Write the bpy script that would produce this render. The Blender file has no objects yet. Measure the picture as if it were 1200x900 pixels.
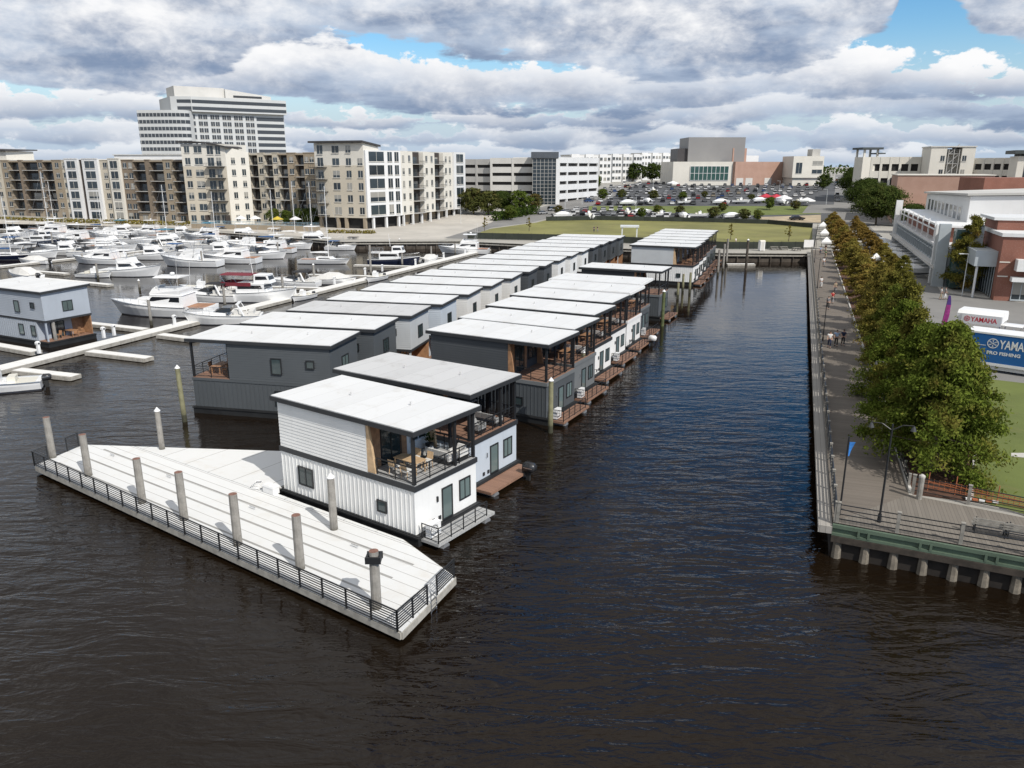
import bpy, math, random
from math import sin, cos, pi, radians, atan2, hypot, sqrt, floor
from mathutils import Vector, Matrix, noise as mnoise

scene = bpy.context.scene
COL = scene.collection
random.seed(11)

# ------------------------------------------------------------------ camera
F, CAMH = 900.0, 20.5
PITCH = math.atan((450 - 195) / F)
cp, sp = cos(PITCH), sin(PITCH)
cam_d = bpy.data.cameras.new("camera")
cam = bpy.data.objects.new("camera", cam_d)
COL.objects.link(cam)
cam.location = (0, 0, CAMH)
cam.rotation_euler = (pi / 2 - PITCH, 0, 0)
cam_d.sensor_width = 36.0
cam_d.lens = 36.0 * F / 1200.0
cam_d.clip_start = 0.5
cam_d.clip_end = 20000
scene.camera = cam


def G(x, y, z=0.0):
    """point of the photograph -> point of the place at height z"""
    u, v = (x - 600) / F, (450 - y) / F
    t = (z - CAMH) / (-sp + v * cp)
    return (u * t, (cp + v * sp) * t, z)


def ZAT(x, y, d):
    """height of photograph point at forward distance d"""
    v = (450 - y) / F
    t = d / (cp + v * sp)
    return CAMH + (-sp + v * cp) * t


def XAT(x, y, d):
    v = (450 - y) / F
    return (x - 600) / F * d / (cp + v * sp)


# ------------------------------------------------------------------ render settings
scene.view_settings.view_transform = 'Standard'
scene.view_settings.look = 'None'
scene.view_settings.gamma = 1.0
scene.view_settings.use_curve_mapping = False
scene.view_settings.exposure = 0.0
scene.render.engine = 'CYCLES'
scene.cycles.use_denoising = True
scene.cycles.max_bounces = 6
scene.cycles.diffuse_bounces = 2
scene.cycles.glossy_bounces = 3
scene.cycles.transparent_max_bounces = 6
scene.cycles.caustics_reflective = False
scene.cycles.caustics_refractive = False

SUN_AZ, SUN_EL = radians(142.0), radians(43.0)
sd = Vector((sin(SUN_AZ) * cos(SUN_EL), cos(SUN_AZ) * cos(SUN_EL), sin(SUN_EL)))
sl = bpy.data.lights.new("sun", 'SUN')
sl.energy = 4.1
sl.angle = radians(0.53)
sl.color = (1.0, 0.955, 0.89)
so = bpy.data.objects.new("sun", sl)
COL.objects.link(so)
so.rotation_euler = (-sd).to_track_quat('-Z', 'Y').to_euler()
so.location = (40, -60, 80)


# ------------------------------------------------------------------ node helpers
class NT:
    def __init__(s, tree):
        s.t = tree
        s.n = tree.nodes
        s.l = tree.links

    def node(s, typ, **kw):
        nd = s.n.new(typ)
        for k, v in kw.items():
            setattr(nd, k, v)
        return nd

    def put(s, inp, v):
        if hasattr(v, 'is_output') or isinstance(v, bpy.types.NodeSocket):
            s.l.new(v, inp)
        else:
            inp.default_value = v

    def m(s, op, a, b=0.0, c=None, clamp=False):
        nd = s.node('ShaderNodeMath', operation=op)
        nd.use_clamp = clamp
        s.put(nd.inputs[0], a)
        s.put(nd.inputs[1], b)
        if c is not None:
            s.put(nd.inputs[2], c)
        return nd.outputs[0]

    def smooth(s, v, lo, hi):
        nd = s.node('ShaderNodeMapRange', interpolation_type='SMOOTHSTEP')
        s.put(nd.inputs['Value'], v)
        s.put(nd.inputs['From Min'], lo)
        s.put(nd.inputs['From Max'], hi)
        return nd.outputs[0]

    def lin(s, v, lo, hi, a=0.0, b=1.0):
        nd = s.node('ShaderNodeMapRange')
        s.put(nd.inputs['Value'], v)
        s.put(nd.inputs['From Min'], lo)
        s.put(nd.inputs['From Max'], hi)
        s.put(nd.inputs['To Min'], a)
        s.put(nd.inputs['To Max'], b)
        return nd.outputs[0]

    def noise(s, vec, scale=1.0, detail=4.0, rough=0.5, dist=0.0, w=None):
        nd = s.node('ShaderNodeTexNoise')
        if w is not None:
            nd.noise_dimensions = '4D'
            s.put(nd.inputs['W'], w)
        if vec is not None:
            s.l.new(vec, nd.inputs['Vector'])
        s.put(nd.inputs['Scale'], scale)
        s.put(nd.inputs['Detail'], detail)
        s.put(nd.inputs['Roughness'], rough)
        s.put(nd.inputs['Distortion'], dist)
        return nd.outputs['Fac']

    def comb(s, x, y, z):
        nd = s.node('ShaderNodeCombineXYZ')
        for i, v in enumerate((x, y, z)):
            s.put(nd.inputs[i], v)
        return nd.outputs[0]

    def mix(s, f, a, b):
        nd = s.node('ShaderNodeMix', data_type='RGBA')
        s.put(nd.inputs['Factor'], f)
        for i, v in ((6, a), (7, b)):
            if isinstance(v, tuple) and len(v) == 3:
                v = (*v, 1.0)
            s.put(nd.inputs[i], v)
        return nd.outputs[2]

    def ramp(s, fac, stops, interp='LINEAR'):
        nd = s.node('ShaderNodeValToRGB')
        cr = nd.color_ramp
        cr.interpolation = interp
        while len(cr.elements) > 1:
            cr.elements.remove(cr.elements[-1])
        first = True
        for p, c in stops:
            if isinstance(c, (int, float)):
                c = (c, c, c, 1)
            elif len(c) == 3:
                c = (*c, 1)
            if first:
                e = cr.elements[0]
                e.position = p
                first = False
            else:
                e = cr.elements.new(p)
            e.color = c
        s.put(nd.inputs[0], fac)
        return nd.outputs[0]


# ------------------------------------------------------------------ sky with clouds
world = bpy.data.worlds.new("World")
scene.world = world
world.use_nodes = True
W = NT(world.node_tree)
for nd in list(W.n):
    W.n.remove(nd)
tc = W.node('ShaderNodeTexCoord')
sky = W.node('ShaderNodeTexSky', sky_type='NISHITA')
sky.sun_disc = False
sky.sun_elevation = SUN_EL
sky.sun_rotation = SUN_AZ
sky.altitude = 20
sky.air_density = 1.0
sky.dust_density = 0.6
sky.ozone_density = 1.6
sep = W.node('ShaderNodeSeparateXYZ')
W.l.new(tc.outputs['Generated'], sep.inputs[0])
dx, dy, dz = sep.outputs
az = W.m('MULTIPLY', W.m('ARCTAN2', dx, dy), 57.2958)
el = W.m('MULTIPLY', W.m('ARCSINE', dz), 57.2958)
az01 = W.lin(az, -40, 40)
# two lump fields in (azimuth, elevation) degrees: big billows and fine ones
cA = W.comb(az, W.m('MULTIPLY', el, 1.9), 0.0)
big = W.noise(cA, 0.20, 7, 0.55, 0.3, w=3.1)
fine = W.noise(cA, 0.62, 6, 0.62, 0.25, w=7.7)
lump = W.m('SUBTRACT', W.m('ADD', W.m('MULTIPLY', big, 0.6), W.m('MULTIPLY', fine, 0.4)), 0.5)
cB = W.comb(az, W.m('MULTIPLY', el, 4.5), 2.0)
streak = W.noise(cB, 0.16, 6, 0.55, 0.2, w=1.3)
cloud_bright = (11.4, 11.4, 11.5)
cloud_dark = (3.3, 3.75, 4.6)


def curve(pts):
    """height curve over azimuth: (photo x, photo y) -> elevation in degrees / 16"""
    st = []
    for x, y in pts:
        u = (x - 600) / F
        v = (450 - y) / F
        yy, zz = cp + v * sp, -sp + v * cp
        a = math.degrees(atan2(u, yy))
        e = math.degrees(atan2(zz, hypot(u, yy)))
        st.append((min(1, max(0, (a + 40) / 80)), max(0.0, e + 1.0) / 17.0))
    o = W.ramp(az01, st, 'B_SPLINE')
    return W.m('SUBTRACT', W.m('MULTIPLY', o, 17.0), 1.0)


def layer(prev, base, top, lumpamp, dark=0.0, soft=0.35, gain=1.0, hg=0.95, haze=0.0):
    b, t = curve(base), curve(top)
    tt = W.m('ADD', t, W.m('MULTIPLY', lump, lumpamp * 4.5))
    bb = W.m('ADD', b, W.m('ADD', W.m('MULTIPLY', W.m('SUBTRACT', streak, 0.5), 4.0), W.m('MULTIPLY', lump, 2.2)))
    d1 = W.smooth(W.m('SUBTRACT', tt, el), 0.0, soft)
    d2 = W.smooth(W.m('SUBTRACT', el, bb), -0.25, 0.25)
    dens = W.m('MULTIPLY', d1, d2, clamp=True)
    thick = W.m('MAXIMUM', W.m('SUBTRACT', tt, bb), 0.4)
    h = W.m('DIVIDE', W.m('SUBTRACT', el, bb), thick)
    shade = W.m('ADD', W.m('MULTIPLY', h, hg), W.m('MULTIPLY', W.m('SUBTRACT', fine, 0.5), 1.25))
    shade = W.m('ADD', shade, W.m('MULTIPLY', W.m('SUBTRACT', big, 0.5), 2.2))
    shade = W.smooth(W.m('SUBTRACT', shade, dark), -0.12, 1.0)
    low = W.mix(W.smooth(streak, 0.36, 0.66), (2.7, 3.6, 5.3), (5.4, 6.4, 8.0))
    colr = W.mix(shade, low, cloud_bright)
    if haze:
        colr = W.mix(haze, colr, (6.6, 7.6, 8.9))
    return W.mix(W.m('MULTIPLY', dens, gain), prev, colr)


sky_sat = W.node('ShaderNodeHueSaturation')
sky_sat.inputs['Saturation'].default_value = 1.45
sky_sat.inputs['Value'].default_value = 1.65
W.l.new(sky.outputs[0], sky_sat.inputs['Color'])
c = sky_sat.outputs[0]
# thin pale haze low down, then bands of cumulus from the far ones up to the nearest
c = W.mix(W.smooth(el, 9.0, 0.0), c, (5.6, 6.9, 8.6))
c = layer(c, [(-300, 196), (300, 194), (600, 194), (900, 194), (1500, 196)],
          [(-300, 168), (100, 165), (330, 176), (560, 160), (720, 166), (860, 172), (1040, 170), (1500, 172)], 1.9, 0.02, 0.3, 0.9, haze=0.3)
c = layer(c, [(-300, 168), (150, 168), (380, 172), (560, 170), (800, 172), (980, 170), (1500, 168)],
          [(-300, 126), (80, 130), (200, 148), (360, 150), (520, 142), (700, 130), (850, 140), (1000, 135), (1150, 140), (1500, 130)], 2.4, 0.05, 0.35, 0.95, haze=0.12)
c = layer(c, [(-300, 142), (60, 140), (160, 138), (340, 150), (500, 150), (700, 146), (900, 146), (1060, 138), (1500, 140)],
          [(-300, 92), (60, 104), (160, 106), (300, 128), (400, 128), (560, 128), (760, 112), (880, 104), (1000, 88), (1120, 84), (1300, 90), (1500, 80)], 2.6, 0.06, 0.4, 0.97)
c = layer(c, [(-300, 106), (180, 106), (330, 116), (420, 124), (560, 130), (760, 130), (900, 118), (1050, 112), (1250, 116), (1500, 110)],
          [(-300, 40), (120, 34), (260, 60), (340, 42), (385, 22), (430, 50), (520, 68), (640, 64), (760, 78), (900, 56), (1000, 48), (1100, 74), (1200, 70), (1500, 60)], 2.2, 0.0, 0.4, 1.0)
c = layer(c, [(-300, 104), (60, 104), (180, 102), (260, 86), (300, 46), (420, 44), (560, 62), (640, 76), (740, 102), (860, 98), (980, 70), (1046, 26), (1070, -60), (1095, -60), (1140, 44), (1200, 52), (1300, 60), (1500, 60)],
          [(-300, -70), (60, -60), (160, -40), (300, -24), (560, -70), (900, -70), (1030, -40), (1060, -10), (1100, -40), (1160, -30), (1500, -60)], 1.6, -0.12, 0.7, 1.0, hg=0.5)
# broken cloud overhead (seen only in the water, shaped for its reflection), clearer towards the right
hz = W.m('ADD', W.m('MAXIMUM', dz, 0.0), 0.08)
cP = W.comb(W.m('DIVIDE', dx, hz), W.m('DIVIDE', dy, hz), 0.0)
ov = W.noise(cP, 0.75, 7, 0.55, 0.4, w=5.0)
bias = W.ramp(az01, [(0.0, 0.76), (0.40, 0.68), (0.54, 0.40), (0.62, 0.27), (0.82, 0.25), (1.0, 0.45)])
cov = W.smooth(W.m('ADD', ov, W.m('SUBTRACT', bias, 0.5)), 0.50, 0.66)
cov = W.m('MULTIPLY', cov, W.smooth(el, 11.0, 15.0))
high = W.smooth(W.m('ADD', ov, 0.16), 0.42, 0.62)              # cloud added out of view overhead so the near water mirrors grey
cov = W.m('MAXIMUM', cov, W.m('MULTIPLY', high, W.smooth(el, 22.0, 40.0)))
ovs = W.smooth(W.noise(cP, 1.9, 5, 0.6, w=9.0), 0.35, 0.7)
c = W.mix(W.m('MULTIPLY', cov, 0.95), c, W.mix(ovs, (4.9, 5.0, 5.3), (11.5, 11.4, 11.2)))
bg = W.node('ShaderNodeBackground')
W.put(bg.inputs['Color'], c)
bg.inputs['Strength'].default_value = 0.086
wo = W.node('ShaderNodeOutputWorld')
W.l.new(bg.outputs[0], wo.inputs['Surface'])

# ------------------------------------------------------------------ materials
MATS = {}


def mat(name, col, rough=0.6, metal=0.0, var=0.12, vs=0.6, bump=0.0, bs=20.0, streak=0.0, spec=0.5, grime=None, tide=None):
    """painted / wooden / stone surface: base colour with uneven tone, optional rain streaks and fine bump"""
    if name in MATS:
        return MATS[name]
    m = bpy.data.materials.new(name)
    m.use_nodes = True
    T = NT(m.node_tree)
    b = T.n['Principled BSDF']
    b.inputs['Roughness'].default_value = rough
    b.inputs['Metallic'].default_value = metal
    b.inputs['Specular IOR Level'].default_value = spec
    tcn = T.node('ShaderNodeTexCoord')
    v = tcn.outputs['Object']
    n = T.noise(v, vs, 5, 0.6)
    lo = tuple(c * (1 - var) for c in col)
    hi = tuple(min(1, c * (1 + var)) for c in col)
    c = T.mix(T.smooth(n, 0.3, 0.7), lo, hi)
    if streak:
        mp = T.node('ShaderNodeMapping')
        mp.inputs['Scale'].default_value = (3.0, 3.0, 0.25)
        T.l.new(v, mp.inputs['Vector'])
        n2 = T.noise(mp.outputs[0], 1.0, 4, 0.6)
        c = T.mix(T.m('MULTIPLY', T.smooth(n2, 0.52, 0.75), streak), c, tuple(x * 0.55 for x in col))
    if grime:
        n3 = T.noise(v, vs * 3.3, 4, 0.65)
        c = T.mix(T.m('MULTIPLY', T.smooth(n3, 0.55, 0.72), 0.6), c, grime)
    if tide:
        sz_ = T.node('ShaderNodeSeparateXYZ')
        T.l.new(v, sz_.inputs[0])
        lvl = T.m('ADD', sz_.outputs[2], T.m('MULTIPLY', T.noise(v, 5.0, 3, 0.6), 0.5))
        c = T.mix(T.smooth(lvl, 1.15, 0.75), c, tide)
    T.l.new(c, b.inputs['Base Color'])
    if bump:
        bn = T.node('ShaderNodeBump')
        bn.inputs['Strength'].default_value = bump
        bn.inputs['Distance'].default_value = 0.02
        T.l.new(T.noise(v, bs, 4, 0.6), bn.inputs['Height'])
        T.l.new(bn.outputs[0], b.inputs['Normal'])
    MATS[name] = m
    return m


def plank_mat(name, col, width, axis=0, gap=0.06, rough=0.75, var=0.25, gapcol=None, length=0.0, wcoord='Object', stain=None):
    """boards laid side by side across one axis, each its own tone, dark joints"""
    if name in MATS:
        return MATS[name]
    m = bpy.data.materials.new(name)
    m.use_nodes = True
    T = NT(m.node_tree)
    b = T.n['Principled BSDF']
    b.inputs['Roughness'].default_value = rough
    tcn = T.node('ShaderNodeTexCoord')
    sp_ = T.node('ShaderNodeSeparateXYZ')
    T.l.new(tcn.outputs[wcoord], sp_.inputs[0])
    a = T.m('DIVIDE', sp_.outputs[axis], width)
    idx = T.m('FLOOR', a)
    fr = T.m('FRACT', a)
    wn = T.node('ShaderNodeTexWhiteNoise', noise_dimensions='1D')
    T.l.new(idx, wn.inputs['W'])
    tone = wn.outputs['Value']
    n = T.noise(tcn.outputs[wcoord], 0.8, 5, 0.65)
    k = T.m('ADD', T.m('MULTIPLY', tone, 0.6), T.m('MULTIPLY', n, 0.4))
    c = T.mix(k, tuple(x * (1 - var) for x in col), tuple(min(1, x * (1 + var)) for x in col))
    if stain:
        n4 = T.noise(tcn.outputs[wcoord], 0.55, 6, 0.7, 0.5)
        n5 = T.noise(tcn.outputs[wcoord], 7.0, 3, 0.6)
        c = T.mix(T.m('MULTIPLY', T.smooth(n4, 0.50, 0.74), 0.75), c, stain)
        c = T.mix(T.m('MULTIPLY', T.smooth(n5, 0.66, 0.78), 0.45), c, tuple(x * 0.6 for x in stain))
    edge = T.m('GREATER_THAN', T.m('ABSOLUTE', T.m('SUBTRACT', fr, 0.5)), 0.5 - gap / 2)
    gc = gapcol or tuple(x * 0.25 for x in col)
    c = T.mix(edge, c, gc)
    if length:
        a2 = T.m('DIVIDE', sp_.outputs[1 - axis], length)
        e2 = T.m('GREATER_THAN', T.m('ABSOLUTE', T.m('SUBTRACT', T.m('FRACT', a2), 0.5)), 0.5 - 0.02 / length)
        c = T.mix(e2, c, gc)
    T.l.new(c, b.inputs['Base Color'])
    MATS[name] = m
    return m


def brick_mat(name, c1, c2, mortar, scale=1.0):
    if name in MATS:
        return MATS[name]
    m = bpy.data.materials.new(name)
    m.use_nodes = True
    T = NT(m.node_tree)
    b = T.n['Principled BSDF']
    b.inputs['Roughness'].default_value = 0.85
    tcn = T.node('ShaderNodeTexCoord')
    n = T.noise(tcn.outputs['Object'], 0.25, 5, 0.6)
    n2 = T.noise(tcn.outputs['Object'], 6.0 * scale, 3, 0.7)
    c = T.mix(T.smooth(n, 0.3, 0.7), c1, c2)
    c = T.mix(T.m('MULTIPLY', T.smooth(n2, 0.5, 0.7), 0.35), c, mortar)
    T.l.new(c, b.inputs['Base Color'])
    MATS[name] = m
    return m


def glass_mat(name, col, rough=0.06, var=0.5, blinds=0.0):
    """window glass over a dark room: dark, smooth, mirrors the sky"""
    if name in MATS:
        return MATS[name]
    m = bpy.data.materials.new(name)
    m.use_nodes = True
    T = NT(m.node_tree)
    b = T.n['Principled BSDF']
    b.inputs['Roughness'].default_value = rough
    b.inputs['IOR'].default_value = 1.6
    oi = T.node('ShaderNodeObjectInfo')
    tcn = T.node('ShaderNodeTexCoord')
    n = T.noise(tcn.outputs['Object'], 0.7, 3, 0.5)
    k = T.m('ADD', T.m('MULTIPLY', oi.outputs['Random'], 0.65), T.m('MULTIPLY', n, 0.35))
    c = T.mix(k, tuple(x * (1 - var) for x in col), tuple(min(1, x * (1 + var)) for x in col))
    if blinds:                                     # some rooms have a pale blind let down part of the way
        wn = T.node('ShaderNodeTexWhiteNoise', noise_dimensions='1D')
        T.l.new(T.m('MULTIPLY', oi.outputs['Random'], 917.0), wn.inputs['W'])
        so_ = T.node('ShaderNodeSeparateXYZ')
        T.l.new(tcn.outputs['Generated'], so_.inputs[0])
        drop = T.m('GREATER_THAN', so_.outputs[2], T.m('MULTIPLY', oi.outputs['Random'], 0.9))
        c = T.mix(T.m('MULTIPLY', T.m('LESS_THAN', wn.outputs['Value'], blinds), drop), c, (0.30, 0.29, 0.26))
    T.l.new(c, b.inputs['Base Color'])
    MATS[name] = m
    return m


def leaf_mat(name, c1, c2, c3):
    """foliage: each clump leans to another tone, thin leaves let some sun through"""
    if name in MATS:
        return MATS[name]
    m = bpy.data.materials.new(name)
    m.use_nodes = True
    T = NT(m.node_tree)
    for nd in list(T.n):
        T.n.remove(nd)
    out = T.node('ShaderNodeOutputMaterial')
    geo = T.node('ShaderNodeNewGeometry')
    oi = T.node('ShaderNodeObjectInfo')
    tcn = T.node('ShaderNodeTexCoord')
    n = T.noise(tcn.outputs['Object'], 0.45, 3, 0.6)
    k = T.m('ADD', T.m('MULTIPLY', geo.outputs['Random Per Island'], 0.55), T.m('MULTIPLY', n, 0.5))
    c = T.mix(T.smooth(k, 0.25, 0.75), c1, c2)
    c = T.mix(T.smooth(T.m('ADD', n, T.m('MULTIPLY', oi.outputs['Random'], 0.25)), 0.64, 0.92), c, c3)
    d = T.node('ShaderNodeBsdfDiffuse')
    T.l.new(c, d.inputs['Color'])
    tr = T.node('ShaderNodeBsdfTranslucent')
    T.l.new(c, tr.inputs['Color'])
    mx = T.node('ShaderNodeMixShader')
    mx.inputs[0].default_value = 0.3
    T.l.new(d.outputs[0], mx.inputs[1])
    T.l.new(tr.outputs[0], mx.inputs[2])
    T.l.new(mx.outputs[0], out.inputs[0])
    MATS[name] = m
    return m


WHITE = mat('white_paint', (0.76, 0.76, 0.75), 0.5, var=0.03, streak=0.06)
GELCOAT = mat('white_gelcoat', (0.80, 0.80, 0.79), 0.22, var=0.03)
ROOFW = plank_mat('white_roof_membrane', (0.665, 0.67, 0.665), 1.52, axis=0, gap=0.022, rough=0.6, var=0.045, gapcol=(0.54, 0.535, 0.52), stain=(0.56, 0.55, 0.52))
ROOFG = plank_mat('grey_roof_membrane', (0.53, 0.53, 0.525), 1.52, axis=0, gap=0.022, rough=0.6, var=0.05, gapcol=(0.38, 0.375, 0.37), stain=(0.40, 0.39, 0.375))
BLACK = mat('black_metal', (0.018, 0.019, 0.021), 0.45, var=0.1)
TRIM = mat('charcoal_trim', (0.028, 0.030, 0.033), 0.55, var=0.1)
HULLB = mat('black_float', (0.016, 0.017, 0.018), 0.6, var=0.3)
CONC = mat('pale_concrete', (0.47, 0.46, 0.43), 0.9, var=0.12, vs=0.5, bump=0.2, streak=0.1)
DOCKW = mat('white_dock_deck', (0.74, 0.73, 0.70), 0.8, var=0.05, vs=0.4, grime=(0.62, 0.61, 0.57))
DOCKEDGE = mat('dock_edge_timber', (0.36, 0.34, 0.30), 0.85, var=0.2, vs=2.0, streak=0.3)
PILEM = mat('weathered_pile', (0.27, 0.255, 0.23), 0.9, var=0.25, vs=1.5, streak=0.75, bump=0.4, grime=(0.17, 0.155, 0.13), tide=(0.055, 0.05, 0.035))
PILETOP = mat('pile_end_grain', (0.19, 0.10, 0.075), 0.9, var=0.3, vs=6)
PILEGREEN = mat('treated_pile', (0.225, 0.215, 0.125), 0.85, var=0.25, vs=1.5, streak=0.6, tide=(0.05, 0.05, 0.03))
WOOD = mat('cedar_wood', (0.35, 0.19, 0.10), 0.6, var=0.25, vs=2.5, streak=0.3)
WOODP = mat('pale_wood', (0.55, 0.38, 0.22), 0.6, var=0.15, vs=2.5)
DECKB = plank_mat('brown_deck_boards', (0.265, 0.15, 0.10), 0.14, axis=1, gap=0.08, var=0.2)
DECKG = plank_mat('grey_deck_boards', (0.40, 0.40, 0.39), 0.14, axis=1, gap=0.08, var=0.12)
GLASS = glass_mat('window_glass', (0.035, 0.05, 0.052))
GLASST = glass_mat('curtained_glass', (0.13, 0.17, 0.165), 0.07, 0.6)
GLASSD = glass_mat('dark_boat_glass', (0.012, 0.013, 0.015), 0.08, 0.3)
CHROME = mat('stainless_steel', (0.72, 0.73, 0.74), 0.25, metal=0.9, var=0.03)
GREYFAB = mat('grey_fabric', (0.30, 0.30, 0.29), 0.9, var=0.12, vs=4)
PALEFAB = mat('pale_cushion_fabric', (0.62, 0.61, 0.58), 0.9, var=0.06, vs=4)
RUBBER = mat('black_rubber', (0.02, 0.02, 0.02), 0.8, var=0.1)

# ------------------------------------------------------------------ mesh builder


class MB:
    def __init__(s):
        s.v, s.f, s.mi = [], [], []

    def poly(s, pts, mi=0):
        k = len(s.v)
        s.v += [tuple(p) for p in pts]
        s.f.append(tuple(range(k, k + len(pts))))
        s.mi.append(mi)

    def hexa(s, p, mi=0):
        """8 points: bottom ring 0-3 then top ring 4-7, counter-clockwise from above"""
        k = len(s.v)
        s.v += [tuple(q) for q in p]
        for f in ((3, 2, 1, 0), (4, 5, 6, 7), (0, 1, 5, 4), (1, 2, 6, 5), (2, 3, 7, 6), (3, 0, 4, 7)):
            s.f.append(tuple(k + i for i in f))
            s.mi.append(mi)
        return s

    def bb(s, x0, x1, y0, y1, z0, z1, mi=0):
        return s.hexa([(x0, y0, z0), (x1, y0, z0), (x1, y1, z0), (x0, y1, z0), (x0, y0, z1), (x1, y0, z1), (x1, y1, z1), (x0, y1, z1)], mi)

    def box(s, c, d, rz=0.0, mi=0):
        ca, sa = cos(rz), sin(rz)
        p = []
        for zz in (-0.5, 0.5):
            for xx, yy in ((-0.5, -0.5), (0.5, -0.5), (0.5, 0.5), (-0.5, 0.5)):
                X, Y = xx * d[0], yy * d[1]
                p.append((c[0] + X * ca - Y * sa, c[1] + X * sa + Y * ca, c[2] + zz * d[2]))
        return s.hexa(p, mi)

    def beam(s, p, q, w, h, mi=0):
        p, q = Vector(p), Vector(q)
        d = (q - p)
        if d.length < 1e-6:
            return s
        d.normalize()
        side = d.cross(Vector((0, 0, 1)))
        if side.length < 1e-3:
            side = Vector((1, 0, 0))
        side.normalize()
        up = side.cross(d)
        a, b = side * w / 2, up * h / 2
        return s.hexa([p - a - b, p + a - b, q + a - b, q - a - b, p - a + b, p + a + b, q + a + b, q - a + b], mi)

    def cyl(s, p, q, r0, r1=None, n=10, mi=0, capmi=None):
        r1 = r0 if r1 is None else r1
        p, q = Vector(p), Vector(q)
        d = (q - p).normalized()
        a = d.orthogonal().normalized()
        b = d.cross(a)
        k = len(s.v)
        for c0, r in ((p, r0), (q, r1)):
            for i in range(n):
                t = 2 * pi * i / n
                s.v.append(tuple(c0 + a * (r * cos(t)) + b * (r * sin(t))))
        for i in range(n):
            j = (i + 1) % n
            s.f.append((k + i, k + j, k + n + j, k + n + i))
            s.mi.append(mi)
        s.f.append(tuple(k + n - 1 - i for i in range(n)))
        s.mi.append(mi)
        s.f.append(tuple(k + n + i for i in range(n)))
        s.mi.append(mi if capmi is None else capmi)
        return s

    def tube(s, pts, r, n=6, mi=0):
        for a, b in zip(pts, pts[1:]):
            s.cyl(a, b, r, r, n, mi)
        return s

    def prism(s, poly, z0, z1, mi=0, topmi=None):
        """poly counter-clockwise"""
        k = len(s.v)
        n = len(poly)
        s.v += [(x, y, z0) for x, y in poly] + [(x, y, z1) for x, y in poly]
        for i in range(n):
            j = (i + 1) % n
            s.f.append((k + i, k + j, k + n + j, k + n + i))
            s.mi.append(mi)
        s.f.append(tuple(k + n - 1 - i for i in range(n)))
        s.mi.append(mi)
        s.f.append(tuple(k + n + i for i in range(n)))
        s.mi.append(mi if topmi is None else topmi)
        return s

    def extr_x(s, prof, x0, x1, mi=0):
        """closed (y, z) profile extruded along x"""
        k = len(s.v)
        n = len(prof)
        s.v += [(x0, y, z) for y, z in prof] + [(x1, y, z) for y, z in prof]
        for i in range(n):
            j = (i + 1) % n
            s.f.append((k + i, k + j, k + n + j, k + n + i))
            s.mi.append(mi)
        s.f.append(tuple(k + n - 1 - i for i in range(n)))
        s.mi.append(mi)
        s.f.append(tuple(k + n + i for i in range(n)))
        s.mi.append(mi)
        return s

    def loft(s, rings, mi=0, cap0=True, cap1=True, closed=True):
        n = len(rings[0])
        k = len(s.v)
        for r in rings:
            s.v += [tuple(p) for p in r]
        for a in range(len(rings) - 1):
            for i in range(n if closed else n - 1):
                j = (i + 1) % n
                s.f.append((k + a * n + i, k + a * n + j, k + (a + 1) * n + j, k + (a + 1) * n + i))
                s.mi.append(mi)
        if cap0:
            s.f.append(tuple(k + n - 1 - i for i in range(n)))
            s.mi.append(mi)
        if cap1:
            s.f.append(tuple(k + (len(rings) - 1) * n + i for i in range(n)))
            s.mi.append(mi)
        return s

    def ball(s, c, r, n=8, m=6, sz=1.0, mi=0):
        rings = []
        for a in range(1, m):
            t = pi * a / m
            rings.append([(c[0] + r * sin(t) * cos(2 * pi * i / n), c[1] + r * sin(t) * sin(2 * pi * i / n), c[2] - r * sz * cos(t)) for i in range(n)])
        return s.loft(rings, mi)

    def mesh(s, name, mats):
        me = bpy.data.meshes.new(name)
        me.from_pydata(s.v, [], s.f)
        for m_ in (mats if isinstance(mats, (list, tuple)) else [mats]):
            me.materials.append(m_)
        if any(s.mi):
            me.polygons.foreach_set('material_index', s.mi)
        me.update()
        return me

    def build(s, name, mats, parent=None, smooth=False):
        me = s.mesh(name, mats)
        if smooth:
            me.polygons.foreach_set('use_smooth', [True] * len(me.polygons))
        return link(name, me, parent)


def link(name, me, parent=None):
    o = bpy.data.objects.new(name, me)
    COL.objects.link(o)
    if parent is not None:
        o.parent = parent
    return o


def tag(o, label=None, cat=None, group=None, kind=None):
    if label:
        o['label'] = label
    if cat:
        o['category'] = cat
    if group:
        o['group'] = group
    if kind:
        o['kind'] = kind
    return o


def thing(name, label, cat, loc=(0, 0, 0), rz=0.0, group=None):
    o = bpy.data.objects.new(name, None)
    o.empty_display_size = 0.3
    COL.objects.link(o)
    o.location = loc
    o.rotation_euler = (0, 0, rz)
    return tag(o, label, cat, group)


def struct(name, mb, mats, parent=None):
    o = mb.build(name, mats, parent)
    o['kind'] = 'structure'
    return o


KIDS = {}


def dup(root, loc, rz, label=None, group=None, scale=None):
    """a copy of a thing with copies of its parts and sub-parts"""
    if root.name not in KIDS:
        KIDS[root.name] = [(ch, [g for g in ALLOBJ() if g.parent == ch]) for ch in ALLOBJ() if ch.parent == root]
    r = root.copy()
    COL.objects.link(r)
    r.location = loc
    r.rotation_euler = (0, 0, rz)
    if scale:
        r.scale = scale if isinstance(scale, tuple) else (scale, scale, scale)
    if label:
        r['label'] = label
    if group:
        r['group'] = group
    for ch, gs in KIDS[root.name]:
        c_ = ch.copy()
        COL.objects.link(c_)
        c_.parent = r
        for g in gs:
            d_ = g.copy()
            COL.objects.link(d_)
            d_.parent = c_
    return r


def ALLOBJ():
    return list(COL.objects)


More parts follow.
